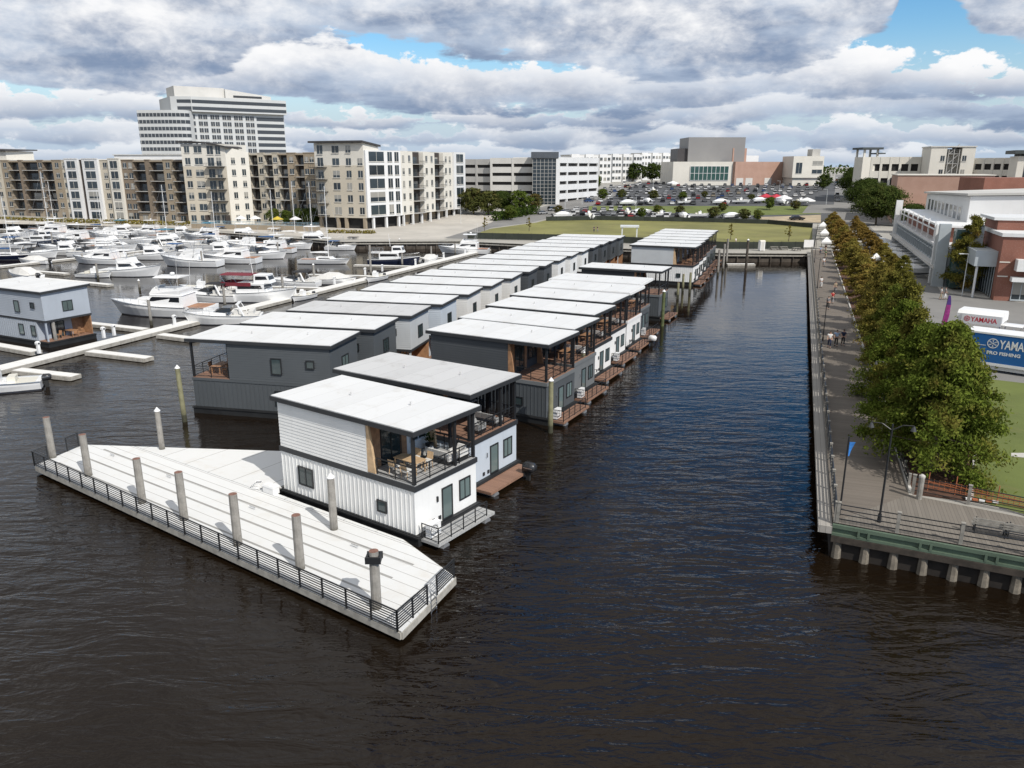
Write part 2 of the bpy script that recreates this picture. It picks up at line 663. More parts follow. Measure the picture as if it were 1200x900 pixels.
class Protos:
    """the first use moves the built thing itself, later uses copy it"""

    def __init__(s):
        s.p, s.used = {}, set()

    def put(s, key, maker, loc, rz, label=None, group=None, scale=None):
        if key not in s.p:
            s.p[key] = maker()
        o = s.p[key]
        if key not in s.used:
            s.used.add(key)
            o.location = loc
            o.rotation_euler = (0, 0, rz)
            if scale:
                o.scale = scale if isinstance(scale, tuple) else (scale,) * 3
            if label:
                o['label'] = label
            if group:
                o['group'] = group
            return o
        return dup(o, loc, rz, label, group, scale)


PR = Protos()


def head(a):
    """compass azimuth (degrees, 0 = straight away, + = right) -> z rotation of local +x"""
    return radians(90 - a)


def dirv(a):
    return Vector((sin(radians(a)), cos(radians(a)), 0))

# ------------------------------------------------------------------ water and land
def water_mat():
    m = bpy.data.materials.new('river_water')
    m.use_nodes = True
    T = NT(m.node_tree)
    b = T.n['Principled BSDF']
    b.inputs['IOR'].default_value = 1.33
    b.inputs['Roughness'].default_value = 0.045
    tcn = T.node('ShaderNodeTexCoord')
    v = tcn.outputs['Object']
    n0 = T.noise(v, 0.035, 3, 0.5)
    c = T.mix(T.smooth(n0, 0.35, 0.65), (0.0078, 0.0048, 0.0026), (0.0108, 0.0069, 0.0038))
    T.l.new(c, b.inputs['Base Color'])

    def ripples(rot, sx, sy, scale, detail, rough, dist):
        mp = T.node('ShaderNodeMapping')
        mp.inputs['Rotation'].default_value = (0, 0, radians(rot))
        mp.inputs['Scale'].default_value = (sx, sy, 1)
        T.l.new(v, mp.inputs['Vector'])
        return T.noise(mp.outputs[0], scale, detail, rough, dist)

    a = ripples(50, 0.30, 1.0, 0.86, 3, 0.55, 0.7)       # wind ripples, crests long across
    a2 = ripples(22, 0.42, 1.0, 1.9, 3, 0.55, 0.8)
    a3 = ripples(10, 0.7, 1.0, 5.0, 2, 0.5, 0.4)
    gust = T.smooth(T.noise(v, 0.03, 4, 0.55, 0.5), 0.32, 0.66)
    h = T.m('ADD', T.m('MULTIPLY', a, 1.45), T.m('ADD', T.m('MULTIPLY', a2, 0.42), T.m('MULTIPLY', a3, 0.08)))
    bn = T.node('ShaderNodeBump')
    bn.inputs['Distance'].default_value = 0.34
    spw = T.node('ShaderNodeSeparateXYZ')
    T.l.new(v, spw.inputs[0])
    calm = T.lin(spw.outputs[1], 42, 104, 1.0, 0.13)          # the sheltered head of the canal lies calmer
    T.l.new(T.m('MULTIPLY', T.lin(gust, 0, 1, 0.18, 0.60), calm), bn.inputs['Strength'])
    T.l.new(h, bn.inputs['Height'])
    T.l.new(bn.outputs[0], b.inputs['Normal'])
    return m


WATER = water_mat()
mb = MB()
mb.poly([(-3000, -600, 0), (3000, -600, 0), (3000, 600, 0), (-3000, 600, 0)])
struct('water', mb, WATER)

LZ = 2.0                                   # level of the land
SH = [(17.35, 37.9), (64.2, 166.5), (66.0, 171.4), (46.5, 172.6), (-13.1, 200.5), (-43.7, 199.2), (-105.4, 241.2), (-190, 276), (-420, 365)]


def hz(Y):
    """the land climbs gently inland behind the lawn"""
    P_ = [(-1e5, LZ), (268, LZ), (330, 5.6), (480, 10.0), (1e6, 10.0)]
    for (a, za), (b, zb) in zip(P_, P_[1:]):
        if Y <= b:
            return za + (zb - za) * max(0, (Y - a)) / (b - a) if a > -1e4 else za
    return 10.0


def GT(x, y):
    """photograph point -> point on the land, slope included"""
    z = LZ
    p = G(x, y, z)
    for _ in range(40):
        z = .5 * z + .5 * hz(p[1])
        p = G(x, min(y, 900), z) if y > 197 else p
    return (p[0], p[1], hz(p[1]))


# ground: one sheet to the horizon, with a wall of timber and concrete down to the river bed
GROUND = mat('pale_ground', (0.34, 0.325, 0.29), 0.95, var=0.16, vs=0.02, grime=(0.22, 0.225, 0.19))
far = [(-1200, 640), (-9000, 640), (-9000, 12000), (9000, 12000), (9000, -300), (140, -20.5)]
poly = SH[::1] + far
import bmesh


def drape(name, pts, m, dz):
    bm = bmesh.new()
    vs = [bm.verts.new((p[0], p[1], 0)) for p in pts]
    bm.faces.new(vs)
    bm.normal_update()
    for Y in (268, 330, 480):
        bmesh.ops.bisect_plane(bm, geom=bm.verts[:] + bm.edges[:] + bm.faces[:], plane_co=(0, Y, 0), plane_no=(0, 1, 0))
    bmesh.ops.triangulate(bm, faces=bm.faces[:])
    for v in bm.verts:
        v.co.z = hz(v.co.y) + dz
    bmesh.ops.recalc_face_normals(bm, faces=bm.faces[:])
    if sum(f.normal.z * f.calc_area() for f in bm.faces) < 0:
        bmesh.ops.reverse_faces(bm, faces=bm.faces[:])
    me = bpy.data.meshes.new(name)
    bm.to_mesh(me)
    bm.free()
    me.materials.append(m)
    o = link(name, me)
    o['kind'] = 'structure'
    return o


drape('ground', poly, GROUND, 0.0)
WALLM = mat('dark_bulkhead', (0.075, 0.062, 0.05), 0.9, var=0.4, vs=0.8, streak=0.6)
bulk = thing('bulkhead_wall', 'dark timber bulkhead holding the land along the marina and canal head', 'retaining wall')
for i, (p, q) in enumerate(zip([(140, -20.5)] + SH, SH + [(-1200, 640)])):
    mb = MB()
    mb.poly([(p[0], p[1], -1), (q[0], q[1], -1), (q[0], q[1], LZ), (p[0], p[1], LZ)][::-1])
    n_ = Vector((q[1] - p[1], -(q[0] - p[0]), 0)).normalized() * -1
    L_ = hypot(q[0] - p[0], q[1] - p[1])
    if i > 1 and L_ < 300:
        k_ = int(L_ / 2.4)
        for j in range(k_):
            t = (j + 0.5) / k_
            x, y = p[0] + (q[0] - p[0]) * t + n_.x * 0.16, p[1] + (q[1] - p[1]) * t + n_.y * 0.16
            mb.cyl((x, y, -0.5), (x, y, 1.55), 0.17, 0.16, 7, 0)
        mb.beam((p[0] + n_.x * .3, p[1] + n_.y * .3, 1.45), (q[0] + n_.x * .3, q[1] + n_.y * .3, 1.45), 0.3, 0.3, 1)
        mb.beam((p[0] + n_.x * .1, p[1] + n_.y * .1, 1.98), (q[0] + n_.x * .1, q[1] + n_.y * .1, 1.98), 1.0, 0.12, 1)
    mb.build('wall_section', [WALLM if i > 1 else mat('painted_shade_timber', (0.018, 0.014, 0.011), 0.9, var=0.4, vs=1.2), DOCKEDGE], bulk)  # first sections painted near black for the shaded void under the wharf


def sheet(name, pts, m, dz=0.006, z=LZ):
    return drape(name, [(p[0], p[1]) for p in pts], m, dz)


LAWN = mat('mown_lawn', (0.185, 0.178, 0.055), 0.95, var=0.22, vs=0.06, bump=0.4, bs=8, grime=(0.23, 0.19, 0.085))
LAWN2 = mat('green_lawn', (0.118, 0.145, 0.034), 0.95, var=0.2, vs=0.12, bump=0.4, bs=8, grime=(0.175, 0.165, 0.060))
ASPH = mat('old_asphalt', (0.20, 0.195, 0.185), 0.95, var=0.12, vs=0.08, grime=(0.155, 0.152, 0.145))
ASPHD = mat('lot_asphalt', (0.075, 0.077, 0.08), 0.95, var=0.2, vs=0.1)
PLAZA = mat('plaza_paving', (0.46, 0.43, 0.38), 0.9, var=0.1, vs=0.1, grime=(0.37, 0.35, 0.31))
MULCH = mat('bark_mulch', (0.085, 0.042, 0.026), 0.98, var=0.35, vs=3, bump=0.6, bs=14)


def P2(*px):
    return [GT(x, y)[:2] for x, y in px]


# lawn behind the canal head, the street that curves round it, the plaza by the flats, the car park
sheet('lawn', P2((545, 278), (575, 268), (640, 258), (700, 257), (800, 259), (900, 262), (952, 267), (952, 291), (850, 291.5), (700, 282)), LAWN)
sheet('road', P2((520, 279), (545, 280), (575, 267), (640, 256.5), (700, 255), (700, 251), (640, 249), (610, 251), (580, 258), (550, 270)), ASPH, 0.012)
sheet('plaza', P2((-60, 261), (200, 266), (400, 280), (520, 281), (550, 270), (600, 252), (545, 250), (430, 262), (200, 259), (-60, 255)), PLAZA, 0.005)
sheet('street', P2((575, 262), (640, 250), (700, 240), (745, 217), (722, 217), (690, 228), (655, 238), (590, 253)), ASPH, 0.03)
sheet('car_park', P2((640, 256), (690, 234), (750, 214), (1000, 212), (972, 258), (960, 262), (800, 257)), ASPHD, 0.018)
sheet('verge', P2((690, 246.5), (690, 241.5), (960, 241.5), (962, 251), (880, 252.5)), LAWN2, 0.035)
sheet('dirt_track', P2((890, 260), (890, 254.5), (962, 252), (962, 261)), mat('sandy_track', (0.38, 0.31, 0.21), 0.95, var=0.2, vs=0.2), 0.05)
# the long street on the right running to the horizon with its cross street
sheet('road', P2((975, 268), (1045, 262), (1003, 205), (979, 205)), ASPH, 0.045)
sheet('road', P2((940, 250), (1120, 250), (1100, 240), (948, 240)), ASPH, 0.055)
sheet('verge', P2((1022, 240), (1090, 240), (1070, 224), (1012, 224)), LAWN2, 0.03)

# ------------------------------------------------------------------ houseboats
def paint(name, col):
    return mat(name, col, 0.6, var=0.05, vs=0.35, streak=0.10)


SIDING = dict(
    white=paint('white_siding', (0.78, 0.78, 0.76)),
    offwhite=paint('offwhite_siding', (0.70, 0.69, 0.66)),
    palegrey=paint('pale_grey_siding', (0.49, 0.51, 0.52)),
    bluegrey=paint('blue_grey_siding', (0.37, 0.405, 0.45)),
    paleblue=paint('pale_blue_siding', (0.50, 0.55, 0.60)),
    dark=paint('charcoal_siding', (0.060, 0.066, 0.072)),
    slate=paint('slate_siding', (0.078, 0.087, 0.094)),
    grey=paint('mid_grey_siding', (0.15, 0.16, 0.165)),
    black=paint('black_siding', (0.028, 0.031, 0.035)),
)


def window(parent, face, u, z0, z1, w, at, frame=BLACK, glass=GLASS, mull=True, name='window'):
    """face 'n' (near side, y=+at), 'f' (far side, y=-at), 's' (x=at, facing -x), 'b' (x=at, facing +x)"""
    t = 0.07
    at = at + (.05 if face == 'n' and at > 2.6 and z0 > 3.0 else 0)
    fr, gl = MB(), MB()

    def blk(m, u0, u1, a0, a1, d0, d1):
        if face == 'n':
            m.bb(u0, u1, at + d0, at + d1, a0, a1)
        elif face == 'f':
            m.bb(u0, u1, -at - d1, -at - d0, a0, a1)
        elif face == 's':
            m.bb(at - d1, at - d0, u0, u1, a0, a1)
        else:
            m.bb(at + d0, at + d1, u0, u1, a0, a1)
    a, b = u - w / 2, u + w / 2
    blk(fr, a, b, z0, z0 + t, 0.004, 0.075)
    blk(fr, a, b, z1 - t, z1, 0.004, 0.075)
    blk(fr, a, a + t, z0 + t, z1 - t, 0.004, 0.07)
    blk(fr, b - t, b, z0 + t, z1 - t, 0.004, 0.07)
    if mull:
        blk(fr, u - 0.025, u + 0.025, z0 + t, z1 - t, 0.03, 0.06)
    blk(gl, a + t, b - t, z0 + t, z1 - t, 0.006, 0.028)
    f = fr.build(name, frame, parent)
    gl.build('pane', glass, f)
    return f


def lap_side(m, x0, x1, y, sgn, z0, z1, step=0.21):
    """overlapping horizontal boards on a side face at y, facing sgn"""
    n = max(1, int(round((z1 - z0) / step)))
    h = (z1 - z0) / n
    for i in range(n):
        a, b = z0 + i * h, z0 + (i + 1) * h
        ya, yb = y + sgn * 0.030, y + sgn * 0.004
        q = [(x0, ya, a), (x1, ya, a), (x1, yb, b), (x0, yb, b)]
        lip = [(x0, y, a), (x1, y, a), (x1, ya, a), (x0, ya, a)]
        if sgn > 0:
            q, lip = q[::-1], lip
        m.poly(q)
        m.poly(lip)


def lap_end(m, y0, y1, x, sgn, z0, z1, step=0.19):
    n = max(1, int(round((z1 - z0) / step)))
    h = (z1 - z0) / n
    for i in range(n):
        a, b = z0 + i * h, z0 + (i + 1) * h
        xa, xb = x + sgn * 0.032, x + sgn * 0.008
        m.poly([(xa, y0, a), (xa, y1, a), (xb, y1, b), (xb, y0, b)])
        m.poly([(x, y0, a), (x, y1, a), (xa, y1, a), (xa, y0, a)])


def railing(parent, pts, z, h, name='railing', m=BLACK, spacing=1.5, cables=4, post=0.05, rail=0.05, lowgap=0.12, cable=0.018):
    mb = MB()
    for p, q in zip(pts, pts[1:]):
        L = hypot(q[0] - p[0], q[1] - p[1])
        n = max(1, int(round(L / spacing)))
        for i in range(n + 1):
            t = i / n
            x, y = p[0] + (q[0] - p[0]) * t, p[1] + (q[1] - p[1]) * t
            mb.bb(x - post / 2, x + post / 2, y - post / 2, y + post / 2, z, z + h)
        mb.beam((p[0], p[1], z + h - 0.02), (q[0], q[1], z + h - 0.02), rail * 1.25, rail)
        mb.beam((p[0], p[1], z + lowgap), (q[0], q[1], z + lowgap), rail * 0.8, rail * 0.8)
        for c_ in range(cables):
            zz = z + lowgap + (h - lowgap) * (c_ + 1) / (cables + 1)
            mb.beam((p[0], p[1], zz), (q[0], q[1], zz), cable, cable)
    return mb.build(name, m, parent)


def outboard(parent, x, y, m, k=1.0):
    mb = MB()
    mb.loft([[(x + a * 1.1 * k, y + b * .9 * k, 0.62 + c_ * .85 * k) for a, b, c_ in ring] for ring in (
        [(-.22, -.12, 0), (.22, -.15, 0), (.22, .15, 0), (-.22, .12, 0)],
        [(-.36, -.2, .12), (.28, -.2, .08), (.28, .2, .08), (-.36, .2, .12)],
        [(-.38, -.2, .42), (.26, -.2, .45), (.26, .2, .45), (-.38, .2, .42)],
        [(-.26, -.13, .6), (.16, -.14, .62), (.16, .14, .62), (-.26, .13, .6)])])
    o = mb.build('outboard_motor', m, parent, True)
    lg = MB()
    lg.hexa([(x - .14, y - .06, -.35), (x + .1, y - .06, -.35), (x + .1, y + .06, -.35), (x - .14, y + .06, -.35),
             (x - .12, y - .1, .64), (x + .2, y - .1, .64), (x + .2, y + .1, .64), (x - .12, y + .1, .64)])
    lg.bb(x + .2, x + .42, y - .15, y + .15, .3, .75)
    lg.build('lower_leg', RUBBER, o)
    cw_ = MB()
    cw_.bb(x - .3 * k, x + .24 * k, y - .185 * k, y + .185 * k, .9 * (1 if k < 1.2 else 1.02), .9 * (1 if k < 1.2 else 1.02) + .035)
    cw_.build('cowling_band', CHROME, o)
    return o


def house_hull(r, Ln, w, z=0.62):
    mb = MB()
    mb.bb(-0.25, Ln + 0.2, -w / 2 - 0.12, w / 2 + 0.12, -0.35, z)
    mb.bb(-0.32, Ln + 0.27, -w / 2 - 0.2, w / 2 + 0.2, z - 0.14, z - 0.05)
    mb.build('float', HULLB, r)


def roof_parts(r, x0, x1, w, zn, zf, ov, topm, trimm):
    y0, y1 = -w / 2 - ov, w / 2 + ov
    mb = MB()
    mb.extr_x([(y0, zf - 0.3), (y1, zn - 0.3), (y1, zn - 0.03), (y0, zf - 0.03)], x0, x1)
    tr = mb.build('roof', trimm, r)
    e = 0.07
    mb = MB()
    mb.extr_x([(y0 + e, zf - 0.026), (y1 - e, zn - 0.026), (y1 - e, zn + 0.03), (y0 + e, zf + 0.03)], x0 + e, x1 - e)
    mb.build('roof_membrane', topm, tr)
    for i in range(2):
        v = MB()
        xx = x0 + (x1 - x0) * (0.28 + 0.37 * i)
        yy = y0 + (y1 - y0) * (0.42 + 0.1 * i)
        zz = zf + (zn - zf) * (yy - y0) / (y1 - y0)
        v.cyl((xx, yy, zz + 0.02), (xx, yy, zz + 0.25), 0.05, 0.05, 8)
        v.build('vent_pipe', ROOFG, tr)


def river_house(origin, a, lower, upper, deck=DECKB, Ln=11.3, w=5.45, T=3.6, roofm=ROOFW, trim=TRIM, terrace=DECKB, label='', detail=2, motor=None, glass=GLASST, z1=3.3, zr=6.85, screen=False, sideglass=False, sternrail=True):
    """two-storey houseboat: stern (x=0) with open roof terrace over the lower storey, bow at x=Ln"""
    r = thing('houseboat', label, 'houseboat', (origin[0], origin[1], 0), head(a), 'houseboats along the canal')
    hw = w / 2
    lo, up = SIDING[lower], SIDING[upper]
    house_hull(r, Ln, w)
    mb = MB()
    mb.bb(0, Ln, -hw, hw, 0.63, z1)
    if detail:
        n = int(Ln / 0.34)
        for i in range(n + 1):
            x = 0.03 + (Ln - 0.06) * i / n
            for s in (1, -1):
                mb.bb(x - 0.028, x + 0.028, min(s * hw, s * (hw + 0.03)), max(s * hw, s * (hw + 0.03)), 0.64, z1 - 0.01)
    mb.build('lower_wall', lo, r)
    mb = MB()
    mb.bb(-0.09, Ln + 0.09, -hw - 0.09, hw + 0.09, z1, z1 + 0.3)
    mb.build('belt_trim', trim if lower not in ('grey', 'slate') else SIDING['grey'], r)
    zt = z1 + 0.3
    mb = MB()
    mb.bb(0.0, T - 0.01, -hw + 0.02, hw - 0.02, zt, zt + 0.045)
    mb.build('terrace_deck', terrace, r)
    mb = MB()
    ze = zr - 0.3
    mb.bb(T, Ln, -hw, hw, zt + 0.001, ze)
    if detail:
        for s in (1, -1):
            lap_side(mb, T + 0.02, Ln - 0.02, s * hw, s, zt + 0.02, ze - 0.02)
    mb.build('upper_wall', up, r)
    roof_parts(r, -0.3, Ln + 0.35, w, zr, zr, 0.28, roofm, trim)
    # flared timber end of the side wall and timber panels round the terrace doors
    for s in (1, -1):
        mb = MB()
        y0, y1 = sorted((s * (hw - 0.16), s * (hw - 0.005)))
        mb.hexa([(T - 0.62, y0, zt + .05), (T - .003, y0, zt + .05), (T - .003, y1, zt + .05), (T - .62, y1, zt + .05), (T - .16, y0, ze), (T - .003, y0, ze), (T - .003, y1, ze), (T - .16, y1, ze)])
        mb.build('timber_fin', WOODP if lower == 'white' else WOOD, r)
    for y0, y1 in ((hw - 1.05, hw - .17), (-.55, 0.0)):
        mb = MB()
        mb.bb(T - 0.05, T - 0.004, y0, y1, zt + .05, ze - .01)
        mb.build('timber_panel', WOOD, r)
    window(r, 's', hw - 1.95, zt + .06, zt + 2.3, 1.7, T - 0.001, BLACK, GLASS, True, 'terrace_door')
    window(r, 's', -hw + 1.15, zt + .75, zt + 2.1, 1.5, T - 0.001, SIDING['paleblue'] if lower == 'white' else BLACK, GLASS, True)
    for x, y in ((0.1, hw - .1), (0.1, -hw + .1), (T * .52, -hw + .1), (0.1, -0.9)):
        mb = MB()
        mb.bb(x - .085, x + .085, y - .085, y + .085, zt + .045, ze)
        mb.build('column', BLACK, r)
    railing(r, [(T - .7, hw - .08), (.1, hw - .08), (.1, -hw + .08), (T - .1, -hw + .08)], zt + .045, 1.0, 'terrace_railing', spacing=1.35, cables=3 if detail else 1)
    if screen:
        mb = MB()
        n = 14
        for i in range(n):
            x = T - 0.1 - (T - 0.2) * i / n
            mb.bb(x - .09, x + .09, -hw + .02, -hw + .06, zt + .06, ze - .01)
        mb.build('slatted_screen', SIDING['black'], r)
    # stern wall: glazed door, window, lamp, vents
    window(r, 's', 0.02, .66, 2.66, .95, 0.0, BLACK, glass, False, 'door')
    window(r, 's', -1.62, 1.3, 2.62, 1.05, 0.0, BLACK, glass, True)
    if detail:
        mb = MB()
        mb.bb(-.1, -.003, .85, .95, 2.0, 2.32)
        mb.build('wall_lamp', BLACK if lower == 'white' else CHROME, r)
        for y in (.72, 1.25):
            mb = MB()
            mb.bb(-.06, -.003, y - .1, y + .1, .82, 1.05)
            mb.build('wall_vent', TRIM, r)
        window(r, 'n', Ln * .80, 1.35, 2.6, 1.35, hw + .031, BLACK, GLASS)
        window(r, 'n', Ln * .225, 1.35, 2.1, .75, hw + .031, BLACK, GLASS, False)
        window(r, 'f', Ln * .6, 1.3, 2.5, 1.1, hw + .031, BLACK, GLASS)
        window(r, 'n', Ln * .72, zt + 1.0, zt + 2.2, .9, hw + .033, BLACK, GLASS) if sideglass else None
    # swim deck at the stern
    mb = MB()
    mb.bb(-1.55, -.26, -hw + .15, hw - .1, .28, .46)
    mb.build('stern_deck', deck, r)
    for y in (-hw + .8, hw - .8):
        mb = MB()
        mb.cyl((-1.5, y, -.02), (-.3, y, -.02), .3, .3, 10)
        mb.build('pontoon', mat('aluminium_pontoon', (.45, .46, .47), .4, metal=.6, var=.1), r)
    if sternrail:
        railing(r, [(-.3, hw - .15), (-1.5, hw - .15), (-1.5, -hw + .9)], .46, .95, 'stern_railing', spacing=1.15, cables=2, rail=.04)
    if motor:
        outboard(r, -1.88, -hw + 1.35, motor, 1.3)
    return r


def dock_house(origin, a, lower, upper, label, Ln=12.8, w=5.5, T=3.5, P=1.7, roofm=ROOFW, detail=2, zn=6.6, rise=.2, glass=GLASS, trim=TRIM, group='houseboats along the marina walkway', porch=True, endglass=GLASS):
    """two-storey houseboat: inner end x=0 with full upper storey over a recessed porch, roof terrace at x=Ln by the walkway"""
    r = thing('houseboat', label, 'houseboat', (origin[0], origin[1], 0), head(a), group)
    hw = w / 2
    lo, up = SIDING[lower], SIDING[upper]
    z1 = 2.95
    house_hull(r, Ln, w)
    p = P if porch else 0.0
    mb = MB()
    mb.bb(p, Ln, -hw, hw, .63, z1)
    if detail:
        n = int((Ln - p) / .41)
        for i in range(n + 1):
            x = p + .03 + (Ln - p - .06) * i / n
            mb.bb(x - .028, x + .028, hw, hw + .03, .64, z1 - .01)
    mb.build('lower_wall', lo, r)
    zt = z1 + .22
    mb = MB()
    mb.bb(-.06, Ln + .06, -hw - .06, hw + .06, z1, zt)
    mb.build('belt_trim', trim if upper not in ('slate', 'dark') else SIDING['slate'], r)
    zf = zn + rise
    xe = Ln - T
    mb = MB()
    mb.extr_x([(-hw, zt + .001), (hw, zt + .001), (hw, zn - .3), (-hw, zf - .3)][::-1], 0, xe)
    if detail:
        lap_side(mb, .02, xe - .02, hw, 1, zt + .02, zn - .32)
    mb.build('upper_wall', up, r)
    roof_parts(r, -.3, Ln + .25, w, zn, zf, .25, roofm, trim)
    mb = MB()
    mb.bb(xe + .01, Ln, -hw + .02, hw - .02, zt, zt + .045)
    mb.build('terrace_deck', DECKB, r)
    for x, y in ((Ln - .1, hw - .1), (Ln - .1, -hw + .1)):
        mb = MB()
        mb.bb(x - .085, x + .085, y - .085, y + .085, zt + .045, (zn if y > 0 else zf) - .3)
        mb.build('column', BLACK, r)
    railing(r, [(xe + .1, hw - .08), (Ln - .1, hw - .08), (Ln - .1, -hw + .08)], zt + .045, .95, 'terrace_railing', spacing=1.4, cables=3)
    window(r, 'b', .5, zt + .06, zt + 2.1, 2.0, xe, BLACK, GLASS, True, 'terrace_door')
    if detail:
        window(r, 'n', 4.8, zt + .7, zt + 2.1, .95, hw + .033, BLACK, glass, False)
        window(r, 'n', 1.75, zt + 1.35, zt + 2.05, .75, hw + .033, BLACK, GLASS, False)
        window(r, 'n', 4.7, 1.15, 2.45, .95, hw + .033, BLACK, glass, False)
        window(r, 'n', 2.4, 1.15, 2.45, .85, hw + .033, BLACK, glass, False)
    window(r, 's', -.1, zt + .75, zt + 2.0, 1.3, 0.0, BLACK, endglass, True)
    # porch under the overhang
    if porch:
        mb = MB()
        mb.bb(0, p - .01, -hw, hw, .621, .66)
        mb.build('porch_deck', DECKB, r)
        mb = MB()
        mb.bb(.05, p - .01, -hw + .01, -hw + .12, .67, z1 - .01)
        mb.build('timber_panel', WOOD, r)
        mb = MB()
        mb.bb(p - .06, p - .005, -hw + .13, -hw + 1.5, .67, z1 - .01)
        mb.build('timber_panel', WOOD, r)
        window(r, 's', .45, .68, 2.55, 1.7, p - .001, BLACK, GLASS, True, 'door')
        mb = MB()
        mb.bb(.04, .2, hw - .2, hw - .04, .67, z1)
        mb.build('column', lo, r)
    return r


def origin_from_roof(px, z, a, ov_x, ov_y, w):
    """stern-centre of a house whose near stern roof corner shows at photo point px, height z"""
    x, y, _ = G(px[0], px[1], z)
    L = dirv(a)
    nr = Vector((-cos(radians(a)), sin(radians(a)), 0))       # local +y
    o = Vector((x, y, 0)) + L * ov_x - nr * (w / 2 + ov_y)
    return (o.x, o.y)


RV = [  # photo point of the near roof corner, azimuth, lower, upper, options, label
    ((484, 507), -54.8, 'white', 'white', dict(terrace=DECKG, deck=DECKG, z1=3.25), 'white houseboat with furnished roof terrace beside the white floating platform'),
    ((551, 463.3), -57.0, 'paleblue', 'dark', dict(roofm=ROOFG, T=4.3, motor=mat('black_cowling', (.03, .03, .032), .3), sternrail=False, screen=True), 'houseboat with light grey roof, pale blue lower storey and black outboard motor'),
    ((643.3, 404.3), -61.0, 'slate', 'dark', {}, 'dark grey houseboat with empty brown terrace, nearest the yellow-green pile'),
    ((673.3, 386.3), -62.0, 'grey', 'slate', {}, 'grey houseboat second in line behind the empty brown terrace'),
    ((696.7, 369.3), -62.5, 'white', 'slate', {}, 'white-sterned houseboat first behind the two grey-sterned ones'),
    ((717.7, 355), -63.5, 'white', 'slate', {}, 'white-sterned houseboat in the middle of three, dark trimmed roof'),
    ((738.5, 343.4), -64.5, 'white', 'palegrey', dict(trim=WHITE, motor=mat('white_cowling', (.75, .75, .74), .3)), 'white-sterned houseboat with white roof edge and white outboard motor'),
    ((751, 333.4), -65.5, 'slate', 'palegrey', dict(trim=WHITE), 'houseboat with white roof edge between the white motor and the dark green stern'),
    ((776, 318.2), -65.5, 'slate', 'black', dict(w=5.2), 'black houseboat with grey stern at the end of the near rank'),
    ((815.3, 289.8), -66, 'white', 'palegrey', dict(detail=2, w=5.2), 'pale houseboat with crowded brown terrace heading the far rank'),
]
RO = []
for px, a, lo, up, kw, lb in RV:
    w = kw.pop('w', 5.45)
    o = origin_from_roof(px, 6.85, a, .3, .28, w)
    RO.append((o, a, w))
    river_house(o, a, lo, up, label=lb, w=w, **kw)
for k in range(5):
    a = -66
    o = Vector((*RO[9][0], 0)) + dirv(19.5) * (6.75 * (k + 1))
    RO.append(((o.x, o.y), a, 5.2))
    river_house((o.x, o.y), a, ('white', 'white', 'grey', 'slate', 'slate')[k], ('palegrey', 'white', 'slate', 'dark', 'dark')[k], w=5.2, detail=1,
                label='houseboat %s behind the pale one with the crowded terrace' % ('first', 'second', 'third', 'fourth', 'fifth and last')[k])

LV = [('slate', 'slate', 'dark slate houseboat nearest the camera in the walkway rank, furniture on its corner terrace'),
      ('slate', 'slate', 'dark slate houseboat second in the walkway rank'),
      ('palegrey', 'palegrey', 'pale grey houseboat third in the walkway rank, grey roof'),
      ('paleblue', 'paleblue', 'pale blue houseboat fourth in the walkway rank'),
      ('palegrey', 'offwhite', 'white houseboat fifth in the walkway rank, behind the pale blue one'),
      ('palegrey', 'offwhite', 'white houseboat sixth in the walkway rank'),
      ('palegrey', 'offwhite', 'white houseboat seventh in the walkway rank, just before a dark pair'),
      ('dark', 'dark', 'dark grey houseboat, nearer of the dark pair midway along the walkway rank'),
      ('dark', 'dark', 'dark grey houseboat, farther of the dark pair midway along the walkway rank'),
      ('white', 'white', 'white houseboat first behind the dark pair in the walkway rank'),
      ('white', 'white', 'white houseboat second behind the dark pair in the walkway rank'),
      ('white', 'white', 'white houseboat third behind the dark pair in the walkway rank'),
      ('dark', 'dark', 'dark houseboat, nearest of the last four in the walkway rank'),
      ('dark', 'dark', 'dark houseboat, second of the last four in the walkway rank'),
      ('dark', 'dark', 'dark houseboat, third of the last four in the walkway rank'),
      ('palegrey', 'slate', 'last houseboat of the walkway rank, by the canal head')]
LO = []
p0 = Vector((-14.55, 60.25, 0))
for i, (lo, up, lb) in enumerate(LV):
    a = -77.5 + 0.35 * i
    w = 5.4
    c_ = p0 + dirv(20.6) * (6.9 * i)
    L = dirv(a)
    nr = Vector((-cos(radians(a)), sin(radians(a)), 0))
    o = c_ + L * .3 - nr * (w / 2 + .25)
    LO.append(((o.x, o.y), a, w))
    dock_house((o.x, o.y), a, lo, up, lb, w=w, rise=0.0, detail=2 if i < 8 else 1, roofm=ROOFG if i == 2 else ROOFW, endglass=GLASST if i == 0 else GLASS, porch=(i != 12))
# the pale house alone by the left edge
oF = origin_from_roof((46, 342.5), 6.6, -63, .3, .25, 5.8)
dock_house(oF, -63, 'bluegrey', 'bluegrey', 'blue-grey houseboat with timber porch standing alone by the left walkway', w=5.8, group='houseboats along the marina walkway', glass=GLASST, endglass=GLASST, zn=6.6, rise=.2)


# ------------------------------------------------------------------ terrace furniture
def mk_table(m=WOODP, name='dining_table'):
    t = thing(name, 'x', 'table')
    mb = MB()
    for i in range(5):
        mb.bb(-.9, .9, -.45 + .18 * i, -.45 + .18 * i + .165, .71, .75)
    mb.build('tabletop', m, t)
    for sx in (-1, 1):
        for sy in (-1, 1):
            mb = MB()
            mb.bb(sx * .8 - .035, sx * .8 + .035, sy * .37 - .035, sy * .37 + .035, 0, .709)
            mb.build('leg', m, t)
    return t


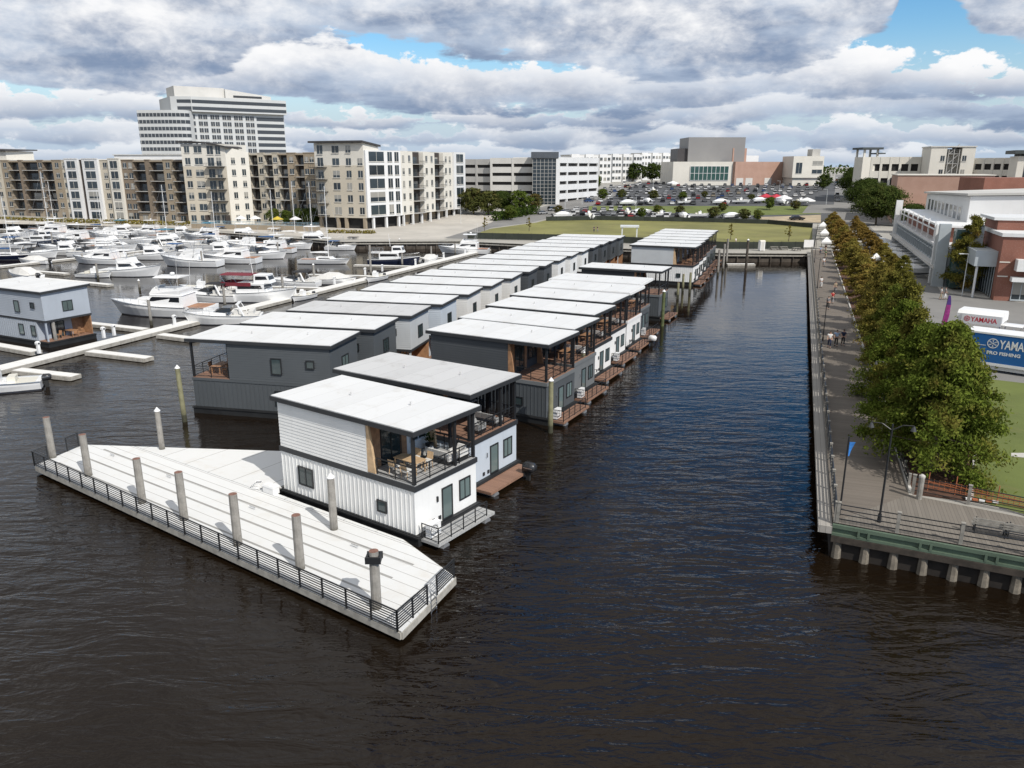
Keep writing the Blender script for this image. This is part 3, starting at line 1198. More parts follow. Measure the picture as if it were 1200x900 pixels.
def mk_chair(m=WOODP, cush=PALEFAB):
    t = thing('dining_chair', 'x', 'chair')
    mb = MB()
    mb.bb(-.23, .23, -.23, .23, .42, .46)
    mb.bb(-.21, .21, -.21, .21, .462, .52)
    mb.build('seat', cush, t)
    mb = MB()
    mb.hexa([(-.27, -.22, .5), (-.23, -.22, .5), (-.23, .22, .5), (-.27, .22, .5), (-.34, -.22, .92), (-.30, -.22, .92), (-.30, .22, .92), (-.34, .22, .92)])
    mb.build('backrest', m, t)
    for sx in (-1, 1):
        for sy in (-1, 1):
            mb = MB()
            mb.beam((sx * .2, sy * .2, .42), (sx * .24, sy * .23, 0), .04, .04)
            mb.build('leg', m, t)
    return t


def mk_sofa(m=GREYFAB, L=1.9):
    t = thing('outdoor_sofa', 'x', 'sofa')
    mb = MB()
    mb.bb(-L / 2, L / 2, -.4, .4, .06, .26)
    mb.build('base', BLACK, t)
    n = max(1, int(L / .6))
    for i in range(n):
        a = -L / 2 + .14 + (L - .28) * i / n
        mb = MB()
        mb.bb(a + .01, a + (L - .28) / n - .01, -.22, .4, .262, .44)
        mb.build('seat_cushion', m, t)
        mb = MB()
        mb.hexa([(a + .02, -.36, .442), (a + (L - .28) / n - .02, -.36, .442), (a + (L - .28) / n - .02, -.18, .442), (a + .02, -.18, .442),
                 (a + .02, -.42, .82), (a + (L - .28) / n - .02, -.42, .82), (a + (L - .28) / n - .02, -.3, .82), (a + .02, -.3, .82)])
        mb.build('back_cushion', m, t)
    for s in (-1, 1):
        mb = MB()
        x0, x1 = sorted((s * L / 2, s * (L / 2 - .13)))
        mb.bb(x0, x1, -.4, .4, .262, .62)
        mb.build('armrest', m, t)
    return t


def mk_grill():
    t = thing('gas_grill', 'x', 'grill')
    mb = MB()
    mb.bb(-.55, .55, -.25, .25, .08, .86)
    mb.build('cabinet', BLACK, t)
    mb = MB()
    mb.extr_x([(.26, .87), (.26, 1.05), (.1, 1.2), (-.15, 1.2), (-.26, 1.02), (-.26, .87)], -.4, .4)
    mb.build('lid', TRIM, t)
    mb = MB()
    mb.cyl((-.3, .32, 1.0), (.3, .32, 1.0), .02, n=6)
    mb.build('handle', CHROME, t)
    return t


def mk_planter():
    t = thing('planter', 'x', 'planter')
    mb = MB()
    mb.loft([[(s * a, s2 * a, z) for s, s2 in ((-1, -1), (1, -1), (1, 1), (-1, 1))] for a, z in ((.16, 0), (.2, .42))])
    mb.build('pot', TRIM, t)
    rnd = random.Random(4)
    mb = MB()
    for i in range(60):
        a, b = rnd.uniform(0, 6.28), rnd.uniform(.1, .4)
        p = Vector((cos(a) * b * .8, sin(a) * b * .8, .45 + rnd.uniform(.1, .55)))
        d = Vector((cos(a), sin(a), .5)) * .12
        s_ = Vector((-sin(a), cos(a), 0)) * .05
        mb.poly([p - d, p + s_, p + d, p - s_])
    mb.build('leaves', leaf_mat('planter_leaves', (.03, .07, .02), (.06, .1, .03), (.09, .1, .03)), t)
    return t


def local(o, a, x, y):
    h = head(a)
    return (o[0] + x * cos(h) - y * sin(h), o[1] + x * sin(h) + y * cos(h))


def furnish(idx, rank, items, where):
    o, a, w = (RO if rank == 'R' else LO)[idx]
    z = 3.6 if rank == 'R' else 3.17
    if rank == 'R' and idx == 0:
        z = 3.55
    cnt = {}
    for key, mk, x, y, rz, lb, gp in items:
        p = local(o, a, x, y)
        PR.put(key, mk, (p[0], p[1], z + .047), head(a) + radians(rz), lb + ' ' + where, gp)


CH = 'chairs on the houseboat terraces'
TB = 'tables on the houseboat terraces'
SF = 'sofas on the houseboat terraces'
furnish(0, 'R', [
    ('table', mk_table, 1.75, 1.15, 0, 'pale wooden dining table', TB),
    ('chair', mk_chair, 1.2, 2.0, -90, 'outer wooden chair by the front post', CH),
    ('chair', mk_chair, 2.15, 2.0, -90, 'outer wooden chair by the doors', CH),
    ('chair', mk_chair, 1.2, .3, 90, 'inner wooden chair by the railing', CH),
    ('chair', mk_chair, 2.15, .3, 90, 'inner wooden chair by the doors', CH),
    ('sofa_pale', lambda: mk_sofa(PALEFAB, 2.0), 1.3, -1.0, 180, 'pale cushioned sofa along the middle', SF),
    ('arm_pale', lambda: mk_sofa(PALEFAB, .9), .65, -1.9, 0, 'pale cushioned armchair by the far post', SF),
    ('planter', mk_planter, 3.1, -2.1, 0, 'black planter with green leaves', None),
], 'on the terrace of the nearest white houseboat')
furnish(1, 'R', [
    ('sofa', mk_sofa, 1.1, -.9, 180, 'grey cushioned sofa', SF),
    ('arm', lambda: mk_sofa(GREYFAB, .9), .7, .9, 90, 'grey armchair by the front railing', SF),
    ('grill', mk_grill, 3.3, -1.9, 90, 'black gas grill', None),
], 'on the terrace under the light grey roof')
WB = lambda: mk_table(WOOD, 'terrace_table')
WC = lambda: mk_chair(WOOD, WOOD)
for idx, wh in ((3, 'on the second grey terrace'), (4, 'on the first white-sterned terrace'), (5, 'on the middle white-sterned terrace'),
                (7, 'on the terrace beside the dark green stern')):
    furnish(idx, 'R', [
        ('wtable', WB, 1.5, .7, 90, 'brown wooden table', TB),
        ('wchair', WC, .8, 1.0, 0, 'brown wooden chair by the railing', CH),
        ('wchair', WC, 2.3, .7, 180, 'brown wooden chair by the doors', CH),
        ('sofa_pale', None, 1.5, -1.4, 180, 'pale cushioned sofa', SF),
    ], wh)
furnish(9, 'R', [
    ('wtable', WB, 1.0, .6, 90, 'brown wooden table', TB),
    ('wchair', WC, .5, 1.6, -60, 'brown wooden chair at the front post', CH),
    ('wchair', WC, 1.9, 1.5, 180, 'brown wooden chair turned to the table', CH),
    ('wchair', WC, 2.2, .3, 180, 'brown wooden chair by the doors', CH),
    ('wchair', WC, .8, -.7, 40, 'brown wooden chair beyond the table', CH),
], 'on the crowded far terrace')
furnish(0, 'L', [
    ('wtable', WB, 11.2, .9, 90, 'brown wooden table', TB),
    ('wchair', WC, 10.5, 1.3, 0, 'brown wooden chair next to the wall', CH),
    ('wchair', WC, 11.9, 1.0, 180, 'brown wooden chair next to the corner post', CH),
    ('wchair', WC, 11.3, -.3, 90, 'brown wooden chair behind the table', CH),
], 'on the dark slate houseboat terrace')

for key, mk, x, y, rz, lb, gp in [('wtable', WB, .85, -.6, 0, 'brown wooden table', TB), ('wchair', WC, .8, 1.0, 100, 'brown wooden chair left of the table', CH), ('wchair', WC, .9, -2.0, -80, 'brown wooden chair right of the table', CH)]:
    p = local(oF, -63, x, y)
    PR.put(key, mk, (p[0], p[1], .665), head(-63) + radians(rz), lb + ' on the timber porch of the blue-grey houseboat', gp)


def mk_ac():
    t = thing('heat_pump', 'x', 'air conditioner')
    mb = MB()
    mb.bb(-.45, .45, -.18, .18, .06, .86)
    mb.build('casing', GELCOAT, t)
    mb = MB()
    for i in range(14):
        a_, b_ = 2 * pi * i / 14, 2 * pi * (i + 1) / 14
        mb.beam((-.12 + .3 * cos(a_), -.185, .46 + .3 * sin(a_)), (-.12 + .3 * cos(b_), -.185, .46 + .3 * sin(b_)), .02, .03)
    for k_ in range(5):
        mb.beam((-.4, -.19, .24 + .11 * k_), (.16, -.19, .24 + .11 * k_), .012, .015)
    mb.build('fan_grille', TRIM, t)
    for x in (-.38, .38):
        mb = MB()
        mb.bb(x - .04, x + .04, -.2, .2, 0, .058)
        mb.build('foot', TRIM, t)
    return t


for idx, wh in ((0, 'of the nearest white houseboat'), (2, 'of the dark grey houseboat with the empty terrace'), (3, 'of the second grey houseboat'), (5, 'of the middle white-sterned houseboat'), (7, 'beside the dark green stern')):
    o, a, w = RO[idx]
    p = local(o, a, -.62, w / 2 - .75)
    PR.put('ac', mk_ac, (p[0], p[1], .462), head(a) - pi / 2, 'white heat pump on the stern deck ' + wh, 'heat pumps on the stern decks')

# ------------------------------------------------------------------ the white floating platform in front
o0, a0, w0 = RO[0]
pa = -55.6
PO = Vector((-4.93, 29.86, 0))
plat = thing('floating_platform', 'large white floating platform edged with black railing beside the nearest white houseboat', 'floating dock', PO, head(pa))
hp = head(pa)


def toplat(p):
    x, y = p[0] - PO.x, p[1] - PO.y
    return (x * cos(hp) + y * sin(hp), -x * sin(hp) + y * cos(hp))


pw = [(-4.93, 29.86), (-2.88, 34.59), local(o0, a0, .35, w0 / 2 + .75), local(o0, a0, 11.85, w0 / 2 + .75), local(o0, a0, 11.85, -1.6), (-13.6, 52.5), (-17.0, 52.4), (-31.85, 53.71), (-32.98, 49.64)]
pl = [toplat(p) for p in pw]
ar = sum(a[0] * b[1] - b[0] * a[1] for a, b in zip(pl, pl[1:] + pl[:1]))
if ar < 0:
    pl = pl[::-1]
DECKP = plank_mat('white_platform_panels', (0.675, 0.68, 0.67), 0.78, axis=1, gap=0.05, var=0.035, gapcol=(0.36, 0.35, 0.33), stain=(0.62, 0.60, 0.56))
DECKQ = plank_mat('white_wedge_panels', (0.675, 0.68, 0.67), 2.6, axis=0, gap=0.022, var=0.035, gapcol=(0.36, 0.35, 0.33), stain=(0.62, 0.60, 0.56))


def clip(poly_, y, keep_below):
    out = []
    for p, q in zip(poly_, poly_[1:] + poly_[:1]):
        a_, b_ = (p[1] <= y) == keep_below, (q[1] <= y) == keep_below
        if a_:
            out.append(p)
        if a_ != b_:
            t_ = (y - p[1]) / (q[1] - p[1])
            out.append((p[0] + (q[0] - p[0]) * t_, y))
    return out


yc = toplat(G(160, 524, .6)[:2])[1]
up = sum(p[1] for p in pl) > 0
front = clip(pl, yc, up)
wedge = clip(pl, yc + (.05 if up else -.05), not up)
for nm_, pp_, mm_ in (('deck', front, DECKP), ('wedge_deck', wedge, DECKQ)):
    mb = MB()
    mb.prism(pp_, .44, .6 if nm_ == 'deck' else .595)
    mb.build(nm_, mm_, plat)
mb = MB()
for k_ in (1, 2, 3):
    yy = yc * k_ / 4
    mb.bb(min(p[0] for p in front) + 3.5, max(p[0] for p in front) - 2.2, yy - .07, yy + .07, .601, .604)
mb.build('joint_strips', mat('joint_rubber', (.30, .295, .28), .9, var=.15), plat)
mb = MB()
for p, q in zip(pl, pl[1:] + pl[:1]):
    mb.beam((p[0], p[1], .37), (q[0], q[1], .37), .16, .34)
mb.build('edge_beam', DOCKEDGE, plat)
mb = MB()
cx_, cy_ = sum(p[0] for p in pl) / len(pl), sum(p[1] for p in pl) / len(pl)
mb.prism([(p[0] + (cx_ - p[0]) * .02, p[1] + (cy_ - p[1]) * .06) for p in pl], -.4, .435)
mb.build('float', HULLB, plat)
q0, q1, q2, q3 = toplat((-4.93, 29.86)), toplat((-2.88, 34.59)), toplat((-32.98, 49.64)), toplat((-31.85, 53.71))


def mixp(p, q, t):
    return (p[0] + (q[0] - p[0]) * t, p[1] + (q[1] - p[1]) * t)


railing(plat, [mixp(q3, q2, .1), mixp(q3, q2, .35)], .6, 1.06, 'end_railing', spacing=1.5, cables=6, cable=.034, post=.07)
rl = [mixp(q3, q2, .75), (q2[0] - .06, q2[1] + .1)] + [(q0[0] + .12, q0[1] + .1), mixp(q0, q1, .46)]
railing(plat, rl, .6, 1.06, 'railing', spacing=1.62, cables=6, cable=.034, post=.07)
railing(plat, [mixp(q0, q1, .64), mixp(q0, q1, .98)], .6, 1.06, 'end_railing', spacing=1.6, cables=6, cable=.034, post=.07)
mb = MB()
lp, lq = mixp(q0, q1, .50), mixp(q0, q1, .60)
for p in (lp, lq):
    mb.tube([(p[0] - .08, p[1], -.6), (p[0] - .08, p[1], 1.2), (p[0] + .25, p[1], 1.35), (p[0] + .4, p[1], .62)], .028, 6)
for k in range(6):
    z = -.45 + .28 * k
    mb.beam((lp[0] - .08, lp[1], z), (lq[0] - .08, lq[1], z), .05, .04)
mb.build('ladder', CHROME, plat)
mb = MB()
for t in (.2, .45, .7, .9):
    p = mixp(mixp(q0, q1, .5), mixp(q2, q3, .5), t)
    for d in (-.16, .16):
        mb.cyl((p[0] + d, p[1] - 1.9, .6), (p[0] + d, p[1] - 1.9, .72), .03, n=6)
    mb.beam((p[0] - .26, p[1] - 1.9, .74), (p[0] + .26, p[1] - 1.9, .74), .05, .05)
mb.build('cleats', CHROME, plat)


def pile(x, y, zt, r=.24, m=PILEM, capm=PILETOP, cone=None, label='', group=None, zb=-1.5, collar=None, lean=0.0):
    t = thing('mooring_pile', label, 'pile', (x, y, 0), 0, group)
    mb = MB()
    mb.cyl((0, 0, zb), (lean * zt, lean * .5 * zt, zt), r * 1.06, r * .94, 12, 0, 1)
    mb.build('shaft', [m, capm], t)
    if cone:
        mb = MB()
        mb.cyl((lean * zt, lean * .5 * zt, zt + .004), (lean * zt, lean * .5 * zt, zt + .05), r * 1.1, r * 1.1, 12)
        mb.cyl((lean * zt, lean * .5 * zt, zt + .05), (lean * zt, lean * .5 * zt, zt + .3), r * 1.08, .02, 12)
        mb.build('cap', cone, t)
    if collar:
        mb = MB()
        for s in (-1, 1):
            mb.bb(-r - .12, r + .12, s * (r + .05) - .05, s * (r + .05) + .05, collar - .16, collar + .16)
            mb.bb(s * (r + .05) - .05, s * (r + .05) + .05, -r, r, collar - .16, collar + .16)
        mb.build('collar', BLACK, t)
    return t


PG = 'piles through the white platform'
for px, zt, kw, lb in [
    ((441.4, 712), 3.55, dict(collar=3.2), 'pile with black iron collar near its red-brown top, at the platform corner'),
    ((352, 666), 3.6, {}, 'weathered bare-topped pile on the platform, next one inward from the black-collared pile'),
    ((279, 638), 3.6, {}, 'weathered bare-topped pile on the platform, third from the railed corner'),
    ((216, 609), 3.6, {}, 'weathered bare-topped pile at the middle of the platform railing'),
    ((167, 589), 3.5, {}, 'weathered bare-topped pile on the platform, third from its far tip'),
    ((104, 557), 3.5, {}, 'weathered bare-topped pile on the platform, second from its far tip'),
    ((62, 536), 3.6, {}, 'weathered bare-topped pile at the far tip of the platform'),
    ((391.5, 620), 3.75, dict(cone=WHITE, r=.22), 'white-capped pile against the side of the nearest white houseboat'),
    ((190, 526), 3.5, dict(cone=WHITE, r=.2), 'white-capped pile at the back edge of the platform')]:
    x, y, _ = G(px[0], px[1], .6)
    pile(x, y, zt, label=lb, group=PG, **kw)
x, y, _ = G(217, 494, 0)
pile(x, y, 4.6, .2, PILEGREEN, PILETOP, WHITE, 'yellow-green white-capped pile at the dark slate houseboat', None, lean=-.02)
x, y, _ = G(645, 507, 0)
pile(x, y, 4.3, .2, PILEGREEN, PILETOP, WHITE, 'yellow-green white-capped pile at the empty brown terrace')
x, y, _ = G(682, 462, 0)
pile(x, y, 4.0, .2, PILEGREEN, PILETOP, WHITE, 'yellow-green white-capped pile between the two grey sterns')
x, y, _ = G(776, 382, 0)
pile(x, y, 4.6, .22, mat('mossy_pile', (.10, .12, .05), .9, var=.3, vs=2, streak=.4), PILETOP, WHITE, 'mossy dark green pile at the stern of the black-roofed houseboat')
for i, (px, zt) in enumerate([((800, 341), 2.9), ((808, 343), 3.4), ((794, 350), 2.6)]):
    x, y, _ = G(px[0], px[1], 0)
    pile(x, y, zt, .2, PILEGREEN, PILETOP, None, 'bare greenish pile in the cluster below the crowded brown terrace', 'bare piles below the crowded terrace')
for px, zt in [((847, 318), 5.5), ((841, 323), 5.0), ((851, 310), 5.5)]:
    x, y, _ = G(px[0], px[1], 0)
    pile(x, y, zt, .22, PILEM, PILETOP, None, 'tall dark pile at the far end of the canal houseboats', 'tall dark piles by the last canal houseboats')
x, y, _ = G(874, 316, 0)
pile(x, y, 6.0, .25, WALLM, PILETOP, WHITE, 'tall dark white-capped pile standing alone at the canal head')

x, y, _ = G(300, 571, .6)
t = thing('rope_coil', 'white heap of coiled hose on the platform at the nearest houseboat bow', 'rope', (x, y, .6))
mb = MB()
for k in range(5):
    r_ = .42 - .05 * k
    pts = [(r_ * cos(a_) + .05 * k, r_ * sin(a_), .05 + .075 * k + .02 * sin(3 * a_)) for a_ in [i * 2 * pi / 14 for i in range(15)]]
    mb.tube(pts, .035, 5)
mb.build('coil', WHITE, t)
mb = MB()
mb.tube([(.4, 0, .05), (.9, -.3, .04), (1.3, .1, .04), (1.7, -.2, .04)], .03, 5)
mb.build('loose_end', WHITE, t)
x, y, _ = G(318, 577, .6)
t = thing('dock_box', 'white dock box on the platform beside the coiled rope', 'storage box', (x, y, .6), head(-55))
mb = MB()
mb.bb(-.5, .5, -.25, .25, 0, .42)
mb.build('body', GELCOAT, t)
mb = MB()
mb.extr_x([(-.28, .422), (.28, .422), (.24, .54), (-.24, .54)], -.53, .53)
mb.build('lid', GELCOAT, t)

# ------------------------------------------------------------------ marina walkways
WA = Vector(G(100, 406.5, .5))
WBp = Vector(G(559, 294.5, .5))
wd = (WBp - WA)
wlen = wd.length
wd.normalize()
waz = math.degrees(atan2(wd.x, wd.y))


def dock(name, label, p, q, w, z=.5, group=None):
    p, q = Vector((p[0], p[1], 0)), Vector((q[0], q[1], 0))
    d = q - p
    t = thing(name, label, 'dock', p, atan2(d.y, d.x), group)
    L = d.length
    mb = MB()
    mb.bb(0, L, -w / 2 + .09, w / 2 - .09, z - .14, z)
    mb.build('deck', plank_mat('white_walkway_panels', (.72, .71, .68), 2.4, axis=0, gap=.02, var=.04, gapcol=(.42, .41, .39)), t)
    mb = MB()
    for s in (-1, 1):
        mb.bb(0, L, s * w / 2 - .085, s * w / 2 + .085, z - .42, z - .03)
    mb.bb(-.085, .0, -w / 2, w / 2, z - .42, z - .03)
    mb.bb(L, L + .085, -w / 2, w / 2, z - .42, z - .03)
    mb.build('edge_beam', DOCKEDGE, t)
    mb = MB()
    n = max(2, int(L / 3))
    for i in range(n):
        a_ = L * (i + .5) / n
        mb.bb(a_ - .8, a_ + .8, -w / 2 + .15, w / 2 - .15, -.3, z - .143)
    mb.build('floats', HULLB, t)
    return t


s0 = WA - wd * 32
dock('walkway', 'long white main walkway running from the left edge to the far yachts', s0, WBp + wd * 6, 2.3)
FG = 'finger docks off the main walkway'
for px, lb in [(((105, 410.5), (174, 418.5)), 'white finger dock reaching right, nearest the blue-grey houseboat'),
               (((20, 432), (88, 439.5)), 'white finger dock reaching right, nearest the camera above the open white boat'),
               (((188, 391), (228, 396)), 'white finger dock ending at the corner terrace of the dark slate houseboat'),
               (((-30, 398.5), (42, 411)), 'white finger dock along the near side of the blue-grey houseboat'),
               (((98, 377), (170, 385)), 'white finger dock beside the pile in front of the big white cruiser'),
               (((50, 325.5), (129, 333)), 'grey finger dock with open end below the white convertible'),
               (((40, 317), (78, 320)), 'short grey finger dock behind the roof of the blue-grey houseboat')]:
    dock('finger_dock', lb, G(*px[0], .5), G(*px[1], .5), 1.25, .48, FG)
for k, s in enumerate((48, 64, 80, 96)):
    p = WA + wd * s - Vector((wd.y, -wd.x, 0)) * 1.2
    dock('finger_dock', 'white finger dock on the yacht side, %s past the big white cruiser' % ('second', 'third', 'fourth', 'fifth')[k], p, p + dirv(-80) * 12.5, 1.2, .48, FG)
dock('walkway', 'long pale walkway along the bulkhead below the flats', G(395, 283, .5), G(515, 286, .5), 2.0)
dock('walkway', 'pale walkway through the crowded yachts on the left', G(-40, 268, .5), G(30, 268.5, .5), 2.0)
dock('walkway', 'grey walkway under the mass of yachts', G(-60, 318, .5), G(330, 276, .5), 1.8)
for k, px in enumerate([(150, 404), (152, 397), (60, 411.5), (12, 405)]):
    pass


def mk_pedestal():
    t = thing('power_pedestal', 'x', 'power pedestal')
    mb = MB()
    mb.loft([[(a * x, a * y, z) for x, y in ((-1, -1), (1, -1), (1, 1), (-1, 1))] for a, z in ((.13, 0), (.12, .85), (.17, .9), (.17, 1.1), (.08, 1.2))])
    mb.build('post', WHITE, t)
    mb = MB()
    mb.bb(-.1, .1, -.19, -.175, .93, 1.06)
    mb.build('socket_panel', TRIM, t)
    return t


for i, px in enumerate([(122, 396), (134, 393), (46, 414), (205, 381), (220, 372), (346, 345), (392, 333), (428, 322), (448, 318), (487, 311), (520, 303), (545, 297)]):
    x, y, _ = G(px[0], px[1], .5)
    PR.put('pedestal', mk_pedestal, (x, y, .5), head(waz), 'white power pedestal on the edge of the main walkway', 'power pedestals along the main walkway', 1.15)

MP = 'piles among the yachts'
for i, (bx, by, ty, lb) in enumerate([
    (66.5, 405, 371, 'grey white-capped pile in front of the timber porch'),
    (177.5, 381, 351, 'white-capped pile before the big white cruiser'),
    (264, 361, 336, 'pile between the big cruiser and the burgundy canopy'),
    (164, 341, 329, 'white-capped pile behind the big white cruiser bow'),
    (115, 327, 309, 'pile at the open-ended grey finger dock'),
    (237.5, 313, 294, 'pile at the bow of the white yachts above the cruiser'),
    (332, 345, 322.5, 'pile right of the burgundy canopy'),
    (368.5, 332, 310.5, 'white-capped pile beside the black-canvas cruiser'),
    (326.5, 302, 284, 'pile among the far yachts below the middle mast'),
    (434.8, 324, 287, 'tall pile at the stern of the navy trawler'),
    (471.5, 313, 297, 'pile alongside the navy trawler hull'),
    (505.5, 304, 288.5, 'pile before the far white motor yacht'),
    (533.5, 299, 285, 'pile against the side of the far white motor yacht'),
    (468.5, 291, 280.5, 'white-capped pile at the bulkhead walkway'),
    (62.5, 290, 272, 'pile at the dark-hulled yachts on the left'),
    (97.5, 309, 297, 'pile beside the round-topped yacht'),
    (360.5, 304, 296, 'short pile in open water between the yachts'),
    (29, 300, 286, 'pile by the dark-covered boat at the left edge'),
    ]):
    x, y, _ = G(bx, by, 0)
    pile(x, y, ZAT(bx, ty, y), .2, PILEM, PILETOP, WHITE if 'white-capped' in lb else None, lb, MP)

# ------------------------------------------------------------------ boats
NAVY = mat('navy_hull_paint', (.012, .017, .04), .25, var=.1)
BLUEC = mat('blue_canvas', (.03, .09, .22), .8, var=.12)
TEALC = mat('teal_canvas', (.05, .19, .27), .8, var=.12)
REDC = mat('burgundy_canvas', (.16, .018, .028), .8, var=.15)
BLKC = mat('black_canvas', (.018, .018, .02), .8, var=.15)
CREAM = mat('cream_gelcoat', (.70, .67, .58), .3, var=.04)
TEAK = mat('teak_trim', (.32, .15, .07), .5, var=.2)
ANTI = mat('dark_bottom_paint', (.02, .022, .03), .6, var=.2)


def hull(parent, L, B, fb, m=GELCOAT, sheer=.55, power=2.3, name='hull', stripe=None):
    rings, low = [], []
    for i in range(13):
        t = i / 12
        hb = B / 2 * (1 - max(0.0, (t - .42) / .58) ** power) * (0.93 + .07 * min(1, t * 4))
        hb = max(hb, .025)
        z = fb * (1 + sheer * t * t)
        x = -L / 2 + L * t
        over = .10 * L * max(0, t - .6) / .4
        wl = max(hb * (.86 - .3 * t * t), .02)
        rings.append([(x, hb, z), (x - over * .35, hb * .97, z * .72), (x - over * .9, wl, .12), (x - over, max(.015, wl * .55), -.25),
                      (x - over, -max(.015, wl * .55), -.25), (x - over * .9, -wl, .12), (x - over * .35, -hb * .97, z * .72), (x, -hb, z)])
        low.append([(x - over * .9, wl + .006, .14), (x - over * .95, wl + .004, -.05), (x - over * .95, -wl - .004, -.05), (x - over * .9, -wl - .006, .14)])
    mb = MB()
    mb.loft(rings)
    h = mb.build(name, m, parent)
    mb = MB()
    mb.loft(low)
    mb.build('boot_stripe', ANTI if stripe is None else stripe, h)
    mb = MB()
    for s in (1, -1):
        for a_, b_ in zip(rings, rings[1:]):
            p, q = (a_[0], b_[0]) if s > 0 else (a_[7], b_[7])
            mb.beam((p[0], p[1], p[2] + .02), (q[0], q[1], q[2] + .02), .07, .09)
    mb.build('rub_rail', WHITE if m is not GELCOAT else CHROME, h)
    return h


def cabin(parent, x0, x1, w0_, w1_, z0, z1, f0, f1, m=GELCOAT, name='cabin', glass=GLASSD, gz=(.42, .85), glen=(.08, .92), front=True, side=.10):
    """house from x0 (aft) to x1 (fore); f0, f1 = how far the aft and fore faces lean in at the top"""
    a = [(x0, -w0_ / 2), (x1, -w1_ / 2), (x1, w1_ / 2), (x0, w0_ / 2)]
    b = [(x0 + f0, -w0_ / 2 + side), (x1 - f1, -w1_ / 2 + side), (x1 - f1, w1_ / 2 - side), (x0 + f0, w0_ / 2 - side)]
    mb = MB()
    mb.hexa([(x, y, z0) for x, y in a] + [(x, y, z1) for x, y in b])
    mb.hexa([(x + sx, y * 1.03, z1 + .002) for (x, y), sx in zip(b, (-.12, .12, .12, -.12))] + [(x, y * .94, z1 + .09) for x, y in b])
    c = mb.build(name, m, parent)

    def at(u, v, s):
        xa, xb = x0 + (x1 - x0) * u, (x0 + f0) + (x1 - f1 - x0 - f0) * u
        ya, yb = (w0_ + (w1_ - w0_) * u) / 2, (w0_ + (w1_ - w0_) * u) / 2 - side
        return (xa + (xb - xa) * v, s * (ya + (yb - ya) * v + .012), z0 + (z1 - z0) * v)
    mb = MB()
    for s in (1, -1):
        q = [at(glen[0], gz[0], s), at(glen[1], gz[0] + .06, s), at(glen[1] - .03, gz[1], s), at(glen[0], gz[1], s)]
        mb.poly(q if s < 0 else q[::-1])
    if front:
        def fr(yf, v):
            return (x1 - f1 * v + .014, yf * (w1_ / 2 - side * v), z0 + (z1 - z0) * v + .01)
        mb.poly([fr(-.88, gz[0]), fr(.88, gz[0]), fr(.84, gz[1]), fr(-.84, gz[1])])
    mb.build('windows', glass, c)
    return c


def bowrail(parent, L, B, z, x0=.05, name='bow_rail', h=.65):
    mb = MB()
    pts = []
    for s in (1, -1):
        ps = []
        for i in range(6):
            t = .55 + .43 * i / 5
            hb = B / 2 * (1 - max(0, (t - .42) / .58) ** 2.3) * .9
            ps.append((-L / 2 + L * t, s * max(hb, .06), z * (1 + .55 * t * t)))
        for p in ps:
            mb.cyl(p, (p[0] + .05, p[1], p[2] + h), .018, n=5)
        mb.tube([(p[0] + .05, p[1], p[2] + h) for p in ps], .022, 5)
    return mb.build(name, CHROME, parent)


def bimini(parent, x0, x1, w, z, zb, m, name='bimini_top'):
    mb = MB()
    pr = [(-w / 2, z - .12), (-w / 4, z), (w / 4, z), (w / 2, z - .12), (w / 2, z - .17), (-w / 2, z - .17)]
    mb.extr_x(pr[::-1], x0, x1)
    b = mb.build(name, m, parent)
    mb = MB()
    for s in (1, -1):
        for x in (x0 + .08, x1 - .08):
            mb.cyl((x * .6 + (x0 + x1) * .2, s * w / 2 * .97, zb), (x, s * w / 2 * .97, z - .15), .025, n=5)
    mb.build('frame', CHROME, b)
    return b


def mk_cruiser(hm=GELCOAT, canvas=None, L=13.2):
    t = thing('motor_yacht', 'x', 'motor yacht')
    B, fb = 4.3, 1.25
    hull(t, L, B, fb, hm)
    cabin(t, -1.2, 4.1, 3.3, 1.5, 1.45, 2.15, 0, 1.6, GELCOAT, 'trunk_cabin', GLASSD, (.25, .75), (.15, .9), False)
    cabin(t, -3.9, 1.9, 3.6, 3.1, 1.3, 2.75, .1, 1.5, GELCOAT, 'deckhouse')
    mb = MB()
    mb.hexa([(-3.6, -1.6, 2.85), (.6, -1.35, 2.85), (.6, 1.35, 2.85), (-3.6, 1.6, 2.85), (-3.7, -1.65, 3.4), (.15, -1.2, 3.5), (.15, 1.2, 3.5), (-3.7, 1.65, 3.4)])
    mb.hexa([(-.2, -1.15, 3.51), (.12, -1.15, 3.51), (.12, 1.15, 3.51), (-.2, 1.15, 3.51), (-.35, -1.05, 3.8), (-.25, -1.05, 3.8), (-.25, 1.05, 3.8), (-.35, 1.05, 3.8)])
    mb.build('flybridge', GELCOAT, t)
    bimini(t, -3.5, -.2, 3.0, 5.0, 3.4, canvas or GELCOAT, 'bimini_top' if canvas else 'hardtop')
    mb = MB()
    for s in (1, -1):
        mb.cyl((-3.3, s * 1.5, 3.4), (-3.6, s * 1.6, 7.6), .022, .01, 5)
    mb.ball((-2, 0, 5.25), .3, 8, 6, .6)
    mb.build('antennas', WHITE, t)
    mb = MB()
    mb.bb(-L / 2 + .25, -3.95, -1.7, 1.7, 1.16, 1.3)
    mb.build('cockpit_sole', TEAK, t)
    bowrail(t, L, B, fb)
    return t


